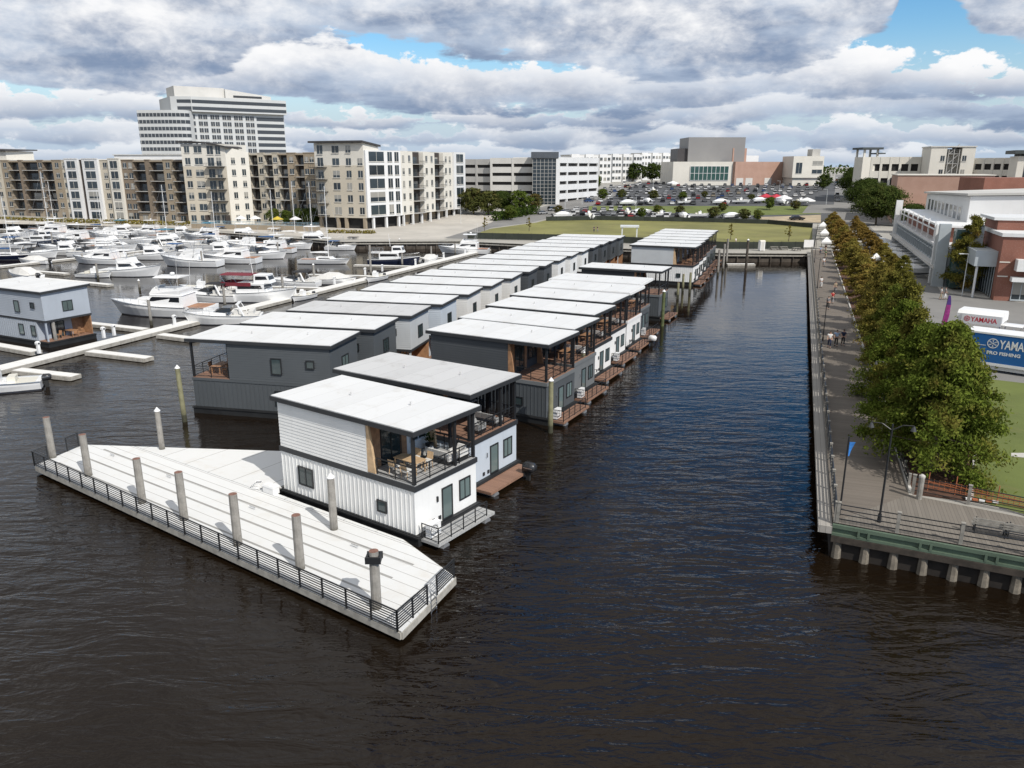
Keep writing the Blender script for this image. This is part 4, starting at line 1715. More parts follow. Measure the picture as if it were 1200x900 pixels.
def mk_sportfish(hm=GELCOAT, L=12.0):
    t = thing('sport_fisher', 'x', 'fishing yacht')
    B, fb = 4.1, 1.2
    hull(t, L, B, fb, hm, .8)
    cabin(t, -1.9, 2.6, 3.2, 2.3, 1.35, 2.6, .05, 1.5, GELCOAT, 'deckhouse', GLASSD, (.4, .85), (.1, .8), True)
    mb = MB()
    mb.hexa([(-1.9, -1.35, 2.7), (.9, -1.1, 2.7), (.9, 1.1, 2.7), (-1.9, 1.35, 2.7), (-1.95, -1.35, 3.35), (.5, -1, 3.45), (.5, 1, 3.45), (-1.95, 1.35, 3.35)])
    mb.build('flybridge', GELCOAT, t)
    bimini(t, -2.0, .6, 2.5, 4.9, 3.35, GELCOAT, 'hardtop')
    mb = MB()
    for s in (1, -1):
        mb.cyl((-1.4, s * 1.5, 2.0), (-3.4, s * 2.3, 8.5), .025, .012, 5)
        mb.cyl((-.4, s * 1.0, 4.9), (-.7, s * 1.1, 7.2), .018, .01, 5)
    mb.build('outriggers', CHROME, t)
    bowrail(t, L, B, fb)
    return t


def mk_express(hm=GELCOAT, canvas=BLKC, L=10.2, top=True):
    t = thing('express_cruiser', 'x', 'cabin cruiser')
    B, fb = 3.4, 1.1
    hull(t, L, B, fb, hm)
    mb = MB()
    mb.loft([[(x, -w, 1.25 + .06 * i), (x, -w * .8, z), (x, w * .8, z), (x, w, 1.25 + .06 * i)] for i, (x, w, z) in enumerate(((-.6, 1.35, 1.72), (1.2, 1.2, 1.75), (2.6, .8, 1.68), (3.7, .3, 1.6)))])
    mb.build('foredeck', GELCOAT, t)
    mb = MB()
    mb.hexa([(-1.2, -1.4, 1.7), (1.0, -1.0, 1.765), (1.0, 1.0, 1.765), (-1.2, 1.4, 1.7), (-1.3, -1.3, 2.3), (-.2, -.9, 2.3), (-.2, .9, 2.3), (-1.3, 1.3, 2.3)])
    mb.build('windscreen', GLASSD, t)
    mb = MB()
    mb.bb(-L / 2 + .3, -1.25, -1.35, 1.35, 1.12, 1.35)
    mb.bb(-4.2, -3.5, -1.2, 1.2, 1.352, 1.8)
    mb.bb(-2.2, -1.6, .3, 1.1, 1.352, 1.95)
    mb.build('cockpit_seats', PALEFAB, t)
    mb = MB()
    for s in (1, -1):
        mb.beam((-3.0, s * 1.55, 1.2), (-2.2, s * 1.3, 2.75), .3, .09)
    mb.beam((-2.2, -1.35, 2.75), (-2.2, 1.35, 2.75), .4, .1)
    mb.build('radar_arch', GELCOAT, t)
    if top:
        bimini(t, -3.6, -.6, 2.7, 3.0, 1.3, canvas)
    bowrail(t, L, B, fb)
    return t


def mk_trawler(hm=NAVY, canvas=None, L=12.5, deck=GELCOAT):
    t = thing('trawler', 'x', 'trawler yacht')
    B, fb = 4.2, 1.5
    hull(t, L, B, fb, hm, .5)
    cabin(t, -3.4, 1.6, 3.4, 3.2, 1.5, 3.1, 0, .35, deck, 'saloon', GLASSD, (.45, .85), (.06, .94), True, .05)
    cabin(t, -.4, 2.4, 2.6, 2.3, 3.15, 4.5, .1, .5, deck, 'pilothouse', GLASSD, (.4, .85), (.1, .9), True, .08)
    mb = MB()
    mb.cyl((-1.0, 0, 4.5), (-1.3, 0, 7.5), .06, .03, 6)
    mb.beam((-1.1, -.9, 6.2), (-1.1, .9, 6.2), .06, .06)
    mb.build('mast', WHITE, t)
    if canvas:
        bimini(t, -6.0, -.6, 3.5, 4.6, 2.6, canvas, 'canopy')
        mb = MB()
        for s in (1, -1):
            mb.poly([(-5.9, s * 1.74, 2.7), (-.7, s * 1.74, 2.7), (-.7, s * 1.74, 3.3), (-5.9, s * 1.74, 3.3)])
        mb.bb(-5.95, -5.9, -1.7, 1.7, 2.2, 3.3)
        mb.build('canopy_skirt', canvas, t)
        railing(t, [(-6.0, -1.8), (-6.0, 1.8), (-3.5, 1.8)], 1.6, .9, 'aft_rail', CHROME, 1.2, 1)
    else:
        railing(t, [(-3.2, -1.6), (-5.9, -1.7), (-5.9, 1.7), (-3.2, 1.6)], 3.1, .9, 'aft_rail', CHROME, 1.0, 2)
        mb = MB()
        mb.bb(-5.9, -3.38, -1.75, 1.75, 3.0, 3.1)
        for s in (1, -1):
            mb.cyl((-5.8, s * 1.65, 1.5), (-5.8, s * 1.65, 3.0), .05, n=6)
        mb.build('boat_deck', deck, t)
    bowrail(t, L, B, fb, .05, 'bow_rail', .8)
    return t


def mk_sail(hm=GELCOAT, cover=BLUEC, L=10.5, H=14):
    t = thing('sailboat', 'x', 'sailboat')
    B, fb = 3.3, .95
    hull(t, L, B, fb, hm, .25, 2.0)
    cabin(t, -1.6, 2.6, 2.1, 1.3, .98, 1.5, .1, .9, GELCOAT, 'coachroof', GLASSD, (.3, .75), (.12, .8), False, .12)
    mb = MB()
    mb.cyl((.9, 0, 1.0), (.9, 0, H), .085, .06, 7)
    for z, w in ((H * .42, .9), (H * .7, .7)):
        mb.beam((.9, -w, z), (.9, w, z), .05, .04)
    m_ = mb.build('mast', WHITE, t)
    mb = MB()
    for p, q in (((.9, 0, H - .1), (L / 2, 0, 1.25)), ((.9, 0, H - .1), (-L / 2 + .2, 0, 1.0)), ((.9, .9, H * .42), (.7, B / 2 - .1, 1.0)), ((.9, -.9, H * .42), (.7, -B / 2 + .1, 1.0)),
                 ((.9, .9, H * .42), (.9, 0, H - .2)), ((.9, -.9, H * .42), (.9, 0, H - .2))):
        mb.cyl(p, q, .014, n=4)
    mb.build('rigging', CHROME, m_)
    mb = MB()
    mb.cyl((.8, 0, 2.3), (-3.3, 0, 2.35), .06, n=6)
    bo = mb.build('boom', WHITE, t)
    mb = MB()
    mb.loft([[(x, -r, 2.36), (x, -r * .6, 2.36 + r * 1.7), (x, r * .6, 2.36 + r * 1.7), (x, r, 2.36)] for x, r in ((.75, .22), (-1, .2), (-3.2, .1))])
    mb.build('sail_cover', cover, bo)
    mb = MB()
    mb.bb(-L / 2 + .5, -1.7, -.75, .75, .96, 1.0)
    mb.build('cockpit', TEAK, t)
    bowrail(t, L, B, fb, .05, 'lifelines', .6)
    return t


def mk_open(hm=GELCOAT, L=7.0, cover=None, nmot=1):
    t = thing('open_boat', 'x', 'motorboat')
    B, fb = 2.5, .75
    hull(t, L, B, fb, hm)
    if cover:
        mb = MB()
        mb.loft([[(x, -w, .82), (x, -w * .55, z), (x, w * .55, z), (x, w, .82)] for x, w, z in ((-3.2, 1.15, .95), (-1, 1.22, 1.75), (.6, 1.15, 1.7), (2.3, .7, 1.2), (3.2, .2, 1.15))])
        mb.build('boat_cover', cover, t)
    else:
        mb = MB()
        mb.bb(-.6, .4, -.45, .45, .76, 1.75)
        mb.hexa([(.1, -.42, 1.76), (.36, -.42, 1.76), (.36, .42, 1.76), (.1, .42, 1.76), (0, -.36, 2.1), (.08, -.36, 2.1), (.08, .36, 2.1), (0, .36, 2.1)])
        mb.build('console', GELCOAT, t)
        mb = MB()
        mb.bb(-1.7, -1.1, -.6, .6, .76, 1.25)
        mb.bb(1.1, 2.2, -.5, .5, .8, 1.1)
        mb.build('seats', CREAM, t)
        mb = MB()
        mb.bb(-3.1, -.7, -.95, .95, .755, .78)
        mb.build('cockpit_sole', CREAM, t)
    for k in range(nmot):
        outboard(t, -L / 2 - .28, (k - (nmot - 1) / 2) * .7, mat('black_cowling', (.03, .03, .032), .3))
    return t


BG = 'yachts in the marina'
BOATS = [  # key, maker, photo point of the middle at the waterline, bow azimuth, scale, label
    ('cruiser', mk_cruiser, (190, 369), -84, 1.14, 'big white motor yacht with bow rail, flybridge and arched dark window, stern against the walkway'),
    ('expressb', lambda: mk_express(top=False), (262, 379), -100, 1.0, 'white cruiser with black windscreen, tucked behind the dark slate roof'),
    ('expressk', mk_express, (243, 353), -84, 1.0, 'white cruiser with black canvas right behind the big white yacht'),
    ('openc', mk_open, (236, 343), -84, 1.1, 'small open white boat behind the flybridge of the big white yacht'),
    ('trawlr', lambda: mk_trawler(GELCOAT, REDC), (306, 353), 98, .95, 'white trawler yacht with burgundy canopy'),
    ('expressk', None, (343, 336), -82, .95, 'white cruiser with black canvas in the slip behind the burgundy canopy'),
    ('opencov', lambda: mk_open(cover=PALEFAB), (392, 333), 98, 1.2, 'white covered boat at the elbow of the walkway'),
    ('trawln', mk_trawler, (463, 311), 96, .9, 'navy-hulled trawler yacht alone in the open slip'),
    ('cruiser', None, (543, 297), -84, .95, 'farthest white motor yacht on the main walkway'),
    ('sport', mk_sportfish, (155, 323.5), 98, 1.05, 'white convertible yacht with tall hull below the round-topped yacht'),
    ('open', mk_open, (112, 325), 98, 1.0, 'small open white boat at the grey finger dock'),
    ('opencov', None, (28, 327), -60, 1.3, 'white covered boat right behind the roof of the blue-grey houseboat'),
    ('cruiser', None, (118, 309), -84, .95, 'white motor yacht with round top, right above the white convertible'),
    ('sport', None, (224, 312), -84, 1.1, 'white fishing yacht with dark streaked windows, left of a pair'),
    ('cruiser', None, (270, 308), -84, 1.0, 'white motor yacht at the centre of the yacht crowd, dark oval window'),
    ('expressw', lambda: mk_express(canvas=GELCOAT), (310, 303), 98, 1.1, 'white cruiser with white top at the right of the yacht crowd'),
    ('sport', None, (182, 304), 98, .95, 'white fishing yacht half hidden behind the white convertible'),
    ('cruiserb', lambda: mk_cruiser(GELCOAT, TEALC), (205, 291), 98, 1.0, 'white motor yacht with teal bimini'),
    ('cruiser', None, (375, 288), 98, 1.05, 'large white motor yacht beyond the gap in the yachts, bow to the right'),
    ('express', lambda: mk_express(GELCOAT, BLUEC), (400, 293), 98, .8, 'small white cruiser with blue canvas under the large yacht bow'),
    ('sport', None, (83, 299), 98, 1.0, 'white fishing yacht in the left crowd, pointed bow over open water'),
    ('expressk', None, (45, 302), 98, 1.05, 'white cruiser with black canvas at the left crowd edge'),
    ('sailk', lambda: mk_sail(NAVY, BLUEC), (10, 304), 98, 1.0, 'sailboat at the left picture edge, dark hull'),
    ('trawln', None, (52, 288), 98, .85, 'dark-hulled trawler yacht inside the left crowd'),
    ('cruiser', None, (85, 285), -84, 1.05, 'white motor yacht with black side windows in the left crowd'),
    ('cruiser', None, (134, 294), 98, 1.0, 'white motor yacht in the left crowd above the round-topped yacht'),
    ('sport', None, (128, 280), -84, 1.0, 'white fishing yacht with tall frame in the left crowd'),
    ('cruiser', None, (60, 277), -84, 1.1, 'large white motor yacht farthest in the left crowd'),
    ('expressw', None, (160, 285), 98, 1.0, 'white cruiser with white top deep in the yacht crowd'),
    ('cruiserb', None, (240, 281), -84, 1.0, 'white motor yacht with teal bimini nearest the flats'),
    ('expressk', None, (252, 292), 98, 1.0, 'white cruiser with black canvas behind the centre yacht'),
    ('sport', None, (290, 293), -84, .95, 'white fishing yacht right of the centre yacht'),
    ('sailb', lambda: mk_sail(), (318, 289), 98, 1.05, 'white sailboat with blue sail cover, middle of the row of masts'),
    ('sailw', lambda: mk_sail(GELCOAT, GELCOAT, 11.5, 16.5), (343, 281), 98, 1.0, 'white tall-masted sailboat, left one of three before the corner flats'),
    ('sailw', None, (363, 283), 98, .98, 'white tall-masted sailboat, middle one of three before the corner flats'),
    ('sailw', None, (381, 309), 98, 1.0, 'white tall-masted sailboat alone in open water, right one of three'),
    ('sailb', None, (250, 285), 98, 1.0, 'white sailboat with blue sail cover, below the tower flats'),
    ('sailb', None, (193, 280), 98, 1.1, 'white sailboat with blue sail cover, left of the tower flats'),
    ('sailw', None, (55, 272), 98, 1.15, 'white tall-masted sailboat before the brown flats on the left'),
    ('sailb', None, (117, 272), 98, .95, 'white sailboat before the narrow white bay'),
    ('sailw', None, (62, 268), 98, .95, 'white sailboat close behind the tallest mast on the left'),
    ('express', None, (24, 291), 98, 1.0, 'white cruiser with blue canvas at the left crowd edge'),
    ('expressw', None, (8, 286), -84, 1.0, 'white cruiser with white top at the left picture edge'),
    ('cruiser', None, (172, 276), -84, .95, 'white motor yacht below the brown flats'),
    ('expressw', None, (330, 279), 98, 1.0, 'white cruiser with white top beside the row of masts'),
    ('cruiser', None, (292, 281), 98, .95, 'white motor yacht before the pool terrace of the flats'),
    ('open', None, (-6, 459), -112, 1.15, 'open white boat with outboard at the left picture edge'),
    ('opencov2', lambda: mk_open(cover=BLUEC), (604, 284), 10, 1.0, 'small boat with blue cover behind the far roofs'),
    ('opencov', None, (505, 307), 20, 1.0, 'white covered boat on the houseboat side of the walkway'),
    ('openc', None, (440, 329), -160, .9, 'small open boat between the walkway and the pale roofs'),
    ('open', None, (355, 351), -160, .8, 'small open boat with dark motor behind the slate roofs'),
    ('opencov', None, (40, 309), -84, 1.0, 'white covered boat below the left crowd'),
    ('sport', None, (20, 279), 98, 1.0, 'white fishing yacht at the left edge, behind the black canvas cruiser'),
    ('expressw', None, (101, 291), 98, 1.0, 'white cruiser with white top in the left crowd, beside the pile'),
    ('cruiserb', None, (150, 276), 98, .95, 'white motor yacht with teal bimini on the left of the brown flats'),
    ('expressk', None, (68, 294), -84, 1.0, 'white cruiser with black canvas in the middle of the left crowd'),
    ('express', None, (216, 300), 98, 1.0, 'white cruiser with blue canvas left of the centre yacht'),
    ('sport', None, (262, 299), 98, .95, 'white fishing yacht directly behind the centre yacht'),
    ('expressw', None, (182, 293), -84, 1.0, 'white cruiser with white top left of the teal bimini yacht'),
    ('cruiser', None, (318, 296), -84, .9, 'white motor yacht at the right end of the yacht crowd'),
    ('expressk', None, (108, 301), 98, 1.05, 'white cruiser with black canvas just behind the round-topped yacht'),
    ('sport', None, (215, 277), 98, .9, 'white fishing yacht closest to the hedge of the flats'),
    ('express', None, (268, 276), 98, .95, 'white cruiser with blue canvas below the tower porch'),
    ('open', None, (146, 305), 98, .95, 'small open boat between the round-topped yacht and the streaked one'),
    ('expressw', None, (345, 292), 98, 1.0, 'white cruiser with white top at the gap before the open water'),
    ('opencov', None, (270, 345), 98, .9, 'white covered boat between the big yacht and the burgundy canopy'),
    ('expressk', None, (422, 289), 98, .85, 'white cruiser with black canvas right of the large yacht'),
]
for key, mk, px, a, sc_, lb in BOATS:
    x, y, _ = G(px[0], px[1], 0)
    PR.put(key, mk, (x, y, 0), head(a), lb, BG, sc_)

# ------------------------------------------------------------------ promenade on the right, laid out along the canal edge
C0 = Vector((17.35, 37.9, 0))
DP = dirv(20.1)
DS = dirv(110.1)


def ST(s, t, z=0.0):
    p = C0 + DS * s + DP * t
    return Vector((p.x, p.y, z))


def sheetST(name, pts, m, dz):
    return sheet(name, [tuple(ST(*p))[:2] for p in pts], m, dz)


def rot_plank(name, col, width, az_, var=.2, gap=.07, gapcol=None):
    m = bpy.data.materials.new(name)
    m.use_nodes = True
    T = NT(m.node_tree)
    b = T.n['Principled BSDF']
    b.inputs['Roughness'].default_value = .85
    tcn = T.node('ShaderNodeTexCoord')
    mp = T.node('ShaderNodeMapping')
    mp.vector_type = 'POINT'
    mp.inputs['Rotation'].default_value = (0, 0, radians(az_))
    T.l.new(tcn.outputs['Object'], mp.inputs['Vector'])
    sp_ = T.node('ShaderNodeSeparateXYZ')
    T.l.new(mp.outputs[0], sp_.inputs[0])
    a = T.m('DIVIDE', sp_.outputs[1], width)
    wn = T.node('ShaderNodeTexWhiteNoise', noise_dimensions='1D')
    T.l.new(T.m('FLOOR', a), wn.inputs['W'])
    n = T.noise(tcn.outputs['Object'], .7, 5, .65)
    k = T.m('ADD', T.m('MULTIPLY', wn.outputs['Value'], .5), T.m('MULTIPLY', n, .5))
    c_ = T.mix(k, tuple(x * (1 - var) for x in col), tuple(x * (1 + var) for x in col))
    e = T.m('GREATER_THAN', T.m('ABSOLUTE', T.m('SUBTRACT', T.m('FRACT', a), .5)), .5 - gap / 2)
    c_ = T.mix(e, c_, gapcol or tuple(x * .4 for x in col))
    T.l.new(c_, b.inputs['Base Color'])
    return m


BOARDS = rot_plank('promenade_boards', (.150, .128, .105), .19, 20.1)
BOARDS2 = rot_plank('front_boards', (.175, .155, .130), .19, -69)
KERB = mat('kerb_concrete', (.50, .48, .44), .9, var=.1, vs=1)
PAVE = mat('path_paving', (.40, .375, .335), .9, var=.1, vs=.3, grime=(.33, .31, .28))
sheetST('promenade', [(0.0, 0), (4.3, 0), (4.3, 150), (0.0, 150)], BOARDS, .010)
fo, fi = Vector(G(1200, 652, LZ)), Vector(G(1200, 607, LZ))
fdir = (fo - C0).normalized()
fdir.z = 0
A1 = ST(4.3, 5.4)
sheet('boardwalk', [tuple(ST(0, 0))[:2], tuple(C0 + fdir * 30)[:2], tuple(A1 + (fi - A1).normalized() * 26)[:2], tuple(A1)[:2]], BOARDS2, .016)
sheetST('planting_bed', [(4.5, 5.5), (7.55, 5.5), (9.3, 15), (9.3, 150), (4.5, 150)], MULCH, .006)
sheetST('lawn', [(7.7, 5.9), (30, -6), (34, 20), (21, 36), (12.5, 36.5), (9.4, 15)], LAWN2, .008)
sheetST('path', [(9.5, 36), (9.5, 150), (13, 150), (13, 36)], PAVE, .012)
sheetST('street', [(9.5, 37), (36, 32), (36, 78), (18.5, 90), (18.2, 240), (13.2, 240), (13.2, 88), (9.6, 60)], ASPH, .009)
sheetST('pavement', [(18.3, 92), (36, 79.5), (36, 84), (18.6, 98)], KERB, .014)
mb = MB()
for p, q in (((7.6, 5.8), (9.35, 15)), ((9.35, 15), (9.4, 36)), ((4.42, 6), (4.42, 150)), ((18.25, 91), (36, 78.4))):
    a_, b_ = ST(*p, LZ + .07), ST(*q, LZ + .07)
    mb.beam(a_, b_, .16, .16)
struct('kerb', mb, KERB)
q = P2((1185, 531), (1215, 531), (1215, 538), (1185, 535))
sheet('path', q, KERB, .02)
# outer ledge and green beams of the wharf
WHARF = mat('green_wharf_beam', (.095, .135, .095), .6, var=.12, vs=1, streak=.3)
GREYT = mat('grey_weathered_timber', (.27, .255, .225), .9, var=.22, vs=2.5, streak=.35)
wharf = thing('timber_wharf', 'timber wharf with green beams on concrete piles under the promenade corner', 'wharf')
mb = MB()
a_, b_ = ST(-.38, -.3), ST(-.38, 146)
mb.hexa([tuple(ST(-.72, -.3, 1.45)), tuple(ST(-.02, -.3, 1.45)), tuple(ST(-.02, 146, 1.45)), tuple(ST(-.72, 146, 1.45)), tuple(ST(-.72, -.3, 1.86)), tuple(ST(-.02, -.3, 1.86)), tuple(ST(-.02, 146, 1.86)), tuple(ST(-.72, 146, 1.86))])
mb.build('outer_ledge', rot_plank('ledge_boards', (.33, .31, .28), .3, -70), wharf)
fn = Vector((fdir.y, -fdir.x, 0))                       # towards the river
mb = MB()
for z, d, h_ in ((1.88, .16, .2), (1.42, .16, .14)):
    mb.beam(C0 + fn * d + Vector((0, 0, z)), C0 + fn * d + fdir * 30 + Vector((0, 0, z)), .16, h_)
mb.beam(C0 + fn * .06 + Vector((0, 0, 1.62)), C0 + fn * .06 + fdir * 30 + Vector((0, 0, 1.62)), .06, .3)
for k in range(10):
    for e in (-.25, .25):
        p = C0 + fn * .2 + fdir * (1.6 + 3.0 * k + e)
        mb.box((p.x, p.y, 1.64), (.12, .12, .4), math.atan2(fdir.y, fdir.x))
mb.build('green_beam', WHARF, wharf)
mb = MB()
mb.beam(C0 + fn * .24 + Vector((0, 0, 1.16)), C0 + fn * .24 + fdir * 30 + Vector((0, 0, 1.16)), .12, .34)
mb.build('shade_plank', mat('painted_shade_plank', (.045, .036, .028), .9, var=.35, vs=2, streak=.4), wharf)  # dark plank added below the beam, stands for shade hiding the pile tops
CPILE = mat('stained_concrete_pile', (.19, .165, .13), .9, var=.3, vs=2, streak=.6, grime=(.09, .07, .05))  # base darkened for the shade beneath the deck, with stains over it
for k in range(10):
    p = C0 + fn * .0 + fdir * (.35 + 1.42 * k)
    mb = MB()
    mb.cyl((p.x, p.y, -1), (p.x, p.y, 1.33), .31, .2, 8)
    mb.build('concrete_pile', CPILE, wharf)


def rail_fence(name, label, pts, post=.14, h=1.1, rails=4, spacing=2.4, pm=None, rm=BLACK, cat='railing', group=None, z=LZ, rr=.022):
    pm = pm or GREYT
    t = thing(name, label, cat, (pts[0][0], pts[0][1], z), 0, group)
    base = None
    mb = MB()
    for p, q in zip(pts, pts[1:]):
        p, q = Vector((p[0], p[1], 0)), Vector((q[0], q[1], 0))
        o_ = Vector((pts[0][0], pts[0][1], 0))
        L = (q - p).length
        n = max(1, int(round(L / spacing)))
        for i in range(n + (1 if q[0:2] == pts[-1][0:2] else 0)):
            c_ = p + (q - p) * (i / n) - o_
            if base is None:
                b_ = MB()
                b_.bb(-post / 2, post / 2, -post / 2, post / 2, .0, h + .05)
                b_.bb(-post * .62, post * .62, -post * .62, post * .62, h + .053, h + .1)
                base = b_.build('post', pm, t)
                base.rotation_euler.z = atan2(q.y - p.y, q.x - p.x)
                base.location = c_
            else:
                d_ = base.copy()
                COL.objects.link(d_)
                d_.parent = t
                d_.location = c_
        for k in range(rails):
            zz = h * (.2 + .75 * k / max(1, rails - 1))
            mb.beam(p - o_ + Vector((0, 0, zz)), q - o_ + Vector((0, 0, zz)), rr * 2, rr * 2)
    mb.build('rails', rm, t)
    return t


RG = 'railings of the promenade'
rail_fence('promenade_railing', 'grey post railing with dark rails along the canal edge of the promenade', [tuple(ST(.1, .1))[:2], tuple(ST(.1, 145))[:2]], .15, 1.1, 5, 2.4, None, BLACK, 'railing', RG, LZ, .03)
rail_fence('promenade_railing', 'grey post railing with dark rails above the green beam at the river front', [tuple(C0 + fdir * .2 - fn * .1)[:2], tuple(C0 + fdir * 30 - fn * .1)[:2]], .17, 1.1, 4, 2.9, None, BLACK, 'railing', RG)
rail_fence('promenade_railing', 'grey post railing with dark rails between boardwalk and lawn', [tuple(A1 + Vector((.3, .2, 0)))[:2], tuple(A1 + (fi - A1).normalized() * 24 + Vector((.3, .2, 0)))[:2]], .17, 1.1, 4, 2.9, None, BLACK, 'railing', RG)
rail_fence('bed_guard_rail', 'low dark guard rail on the promenade side of the planting bed', [tuple(ST(4.4, 6.6))[:2], tuple(ST(4.4, 40))[:2]], .13, .8, 3, 2.2, GREYT, BLACK, 'railing', None, LZ, .035)


def mk_bollard():
    t = thing('bollard', 'x', 'bollard')
    mb = MB()
    mb.cyl((0, 0, 0), (0, 0, 1.35), .15, .15, 10)
    mb.build('post', GREYT, t)
    mb = MB()
    mb.cyl((0, 0, 1.353), (0, 0, 1.47), .17, .17, 10)
    mb.cyl((0, 0, 1.47), (0, 0, 1.55), .16, .06, 10)
    mb.build('cap', KERB, t)
    return t


PR.put('bollard', mk_bollard, ST(4.75, 4.9, LZ), 0, 'thick grey post with pale cap at the corner of the planting bed')


def mk_lamp(arms=2, h=5.6):
    t = thing('street_lamp', 'x', 'street lamp')
    mb = MB()
    mb.cyl((0, 0, 0), (0, 0, .5), .12, .09, 8)
    mb.cyl((0, 0, .5), (0, 0, h), .06, .045, 8)
    mb.build('pole', BLACK, t)
    for s in ((-1, 1) if arms == 2 else (1,)):
        mb = MB()
        mb.tube([(0, 0, h - .35), (s * .5, 0, h - .02), (s * 1.0, 0, h)], .03, 6)
        a_ = mb.build('arm', BLACK, t)
        mb = MB()
        mb.cyl((s * 1.0, 0, h - .28), (s * 1.0, 0, h - .03), .15, .05, 10)
        mb.build('lamp_head', mat('lamp_head_paint', (.05, .05, .05), .4, var=.05), a_)
    return t


LGP = 'lamps of the promenade'
x, y, _ = G(1030, 612, LZ)
PR.put('lamp', mk_lamp, (x, y, LZ), radians(-20), 'tall black lamp at the river-front railing', LGP)
for s, t_, lb in ((3.9, 19, 'black double lamp on the promenade under the green cypress'), (.45, 48, 'black double lamp on the canal railing opposite the walking pair'), (.45, 88, 'black double lamp at the shady middle of the canal railing'), (.45, 124, 'black double lamp on the canal railing nearest the canal head')):
    PR.put('lamp', None, ST(s, t_, LZ), head(110), lb, LGP, .85)
t = thing('banner_pole', 'black pole with small blue flag at the promenade corner', 'flag pole', ST(.35, 1.0, LZ))
mb = MB()
mb.cyl((0, 0, 0), (.0, 0, 4.6), .055, .045, 8)
mb.build('pole', BLACK, t)
mb = MB()
for i in range(4):
    z0_, z1_ = 3.5 + .2 * i, 3.7 + .2 * i
    mb.hexa([(.06, -.012, z0_), ((.30) - .06 * (3 - i), -.01 + .05 * sin(i), z0_), ((.30) - .06 * (3 - i), .012 + .05 * sin(i), z0_), (.06, .012, z0_),
             (.06, -.012, z1_), ((.30) - .06 * (2 - i), -.01 + .05 * sin(i + 1), z1_), ((.30) - .06 * (2 - i), .012 + .05 * sin(i + 1), z1_), (.06, .012, z1_)])
mb.build('flag', mat('blue_flag_cloth', (.03, .17, .48), .8, var=.15), t)


def mk_bench():
    t = thing('bench', 'x', 'bench')
    mb = MB()
    for i in range(4):
        mb.bb(-.9, .9, -.25 + .13 * i, -.25 + .13 * i + .1, .43, .47)
    mb.build('seat', GREYT, t)
    mb = MB()
    for i in range(3):
        mb.bb(-.9, .9, .29, .33, .55 + .13 * i, .64 + .13 * i)
    mb.build('backrest', GREYT, t)
    for s in (-1, 1):
        mb = MB()
        mb.bb(s * .75 - .03, s * .75 + .03, -.24, -.18, 0, .43)
        mb.bb(s * .75 - .03, s * .75 + .03, .24, .285, 0, .95)
        mb.bb(s * .75 - .03, s * .75 + .03, -.18, .24, .36, .425)
        mb.build('leg', BLACK, t)
    return t


for px, lb in (((1160, 626), 'bench with black legs at the river-front railing, left one'), ((1196, 633), 'bench with black legs at the river-front railing, at the picture edge'), ((1020, 583), None)):
    if lb:
        x, y, _ = G(px[0], px[1], LZ)
        PR.put('bench', mk_bench, (x, y, LZ + .02), math.atan2(fdir.y, fdir.x) + pi, lb, 'benches at the river front')
# orange site fence and a toppled white barrier in the bed
t = thing('safety_fence', 'orange plastic mesh fence on stakes behind the boardwalk railing', 'safety fence', ST(5.4, 6.5, LZ))
ORANGE = mat('orange_mesh', (.36, .12, .05), .7, var=.1)
pts = [Vector((0, 0, 0)), ST(6.8, 6.3) - ST(5.4, 6.5), ST(8.8, 5.6) - ST(5.4, 6.5), ST(10.6, 5.2) - ST(5.4, 6.5)]
for p in pts:
    mb = MB()
    mb.cyl((p.x, p.y, 0), (p.x, p.y, 1.15), .03, n=6)
    mb.build('stake', ORANGE, t)
mb = MB()
for p, q in zip(pts, pts[1:]):
    for k in range(6):
        z = .15 + .13 * k - (.1 if k > 3 else 0)
        mb.beam((p.x, p.y, z), (q.x, q.y, z * .8), .02, .035)
    n = int((q - p).length / .25)
    for k in range(n):
        c_ = p + (q - p) * (k / n)
        mb.bb(c_.x - .012, c_.x + .012, c_.y - .012, c_.y + .012, .12, .75)
mb.build('mesh_net', ORANGE, t)
t = thing('barrier_board', 'white striped barrier board lying by the kerb', 'barrier', ST(7.4, 5.7, LZ))
mb = MB()
for i in range(5):
    mb.box((.3 * i, -.14 * i, .1 + .02 * i), (.28, .2, .09), -.4, i % 2)
mb.build('board', [WHITE, ORANGE], t)
mb = MB()
mb.box((-.05, .1, .06), (.1, .5, .05), .3)
mb.build('foot', TRIM, t)

# ------------------------------------------------------------------ the boat-show lorry body, tent and flag
tr_a, tr_b = Vector(G(1127, 431, LZ)), Vector(G(1200, 442, LZ))
td = (tr_b - tr_a).normalized()
TA = math.atan2(td.y, td.x)
lorry = thing('show_trailer', 'long blue exhibition trailer with white lettering on white skirts', 'trailer', (tr_a.x, tr_a.y, LZ), TA)
H0, H1, TL = .75, ZAT(1165, 390, 70.4) - LZ, 11.5
BLUE = mat('blue_trailer_paint', (.014, .11, .33), .35, var=.04)
mb = MB()
mb.bb(0, TL, 0, 2.5, H0, H1)
mb.build('body', BLUE, lorry)
mb = MB()
mb.bb(-.03, TL + .03, -.03, 2.53, H1 + .002, H1 + .16)
mb.bb(.0, TL, -.04, -.003, H0 - .12, H0 + .14)
mb.bb(.4, TL - .4, .25, .33, .22, H0 - .125)
mb.build('trim', WHITE, lorry)
for x in (7.6, 8.8):
    for y in (.12, 2.1):
        mb = MB()
        mb.cyl((x, y, .45), (x, y + .28, .45), .45, .45, 14)
        mb.build('wheel', RUBBER, lorry)
for x in (1.3, 4.2):
    mb = MB()
    mb.bb(x - .08, x + .08, .35, .46, 0, H0 - .125)
    mb.build('landing_leg', TRIM, lorry)


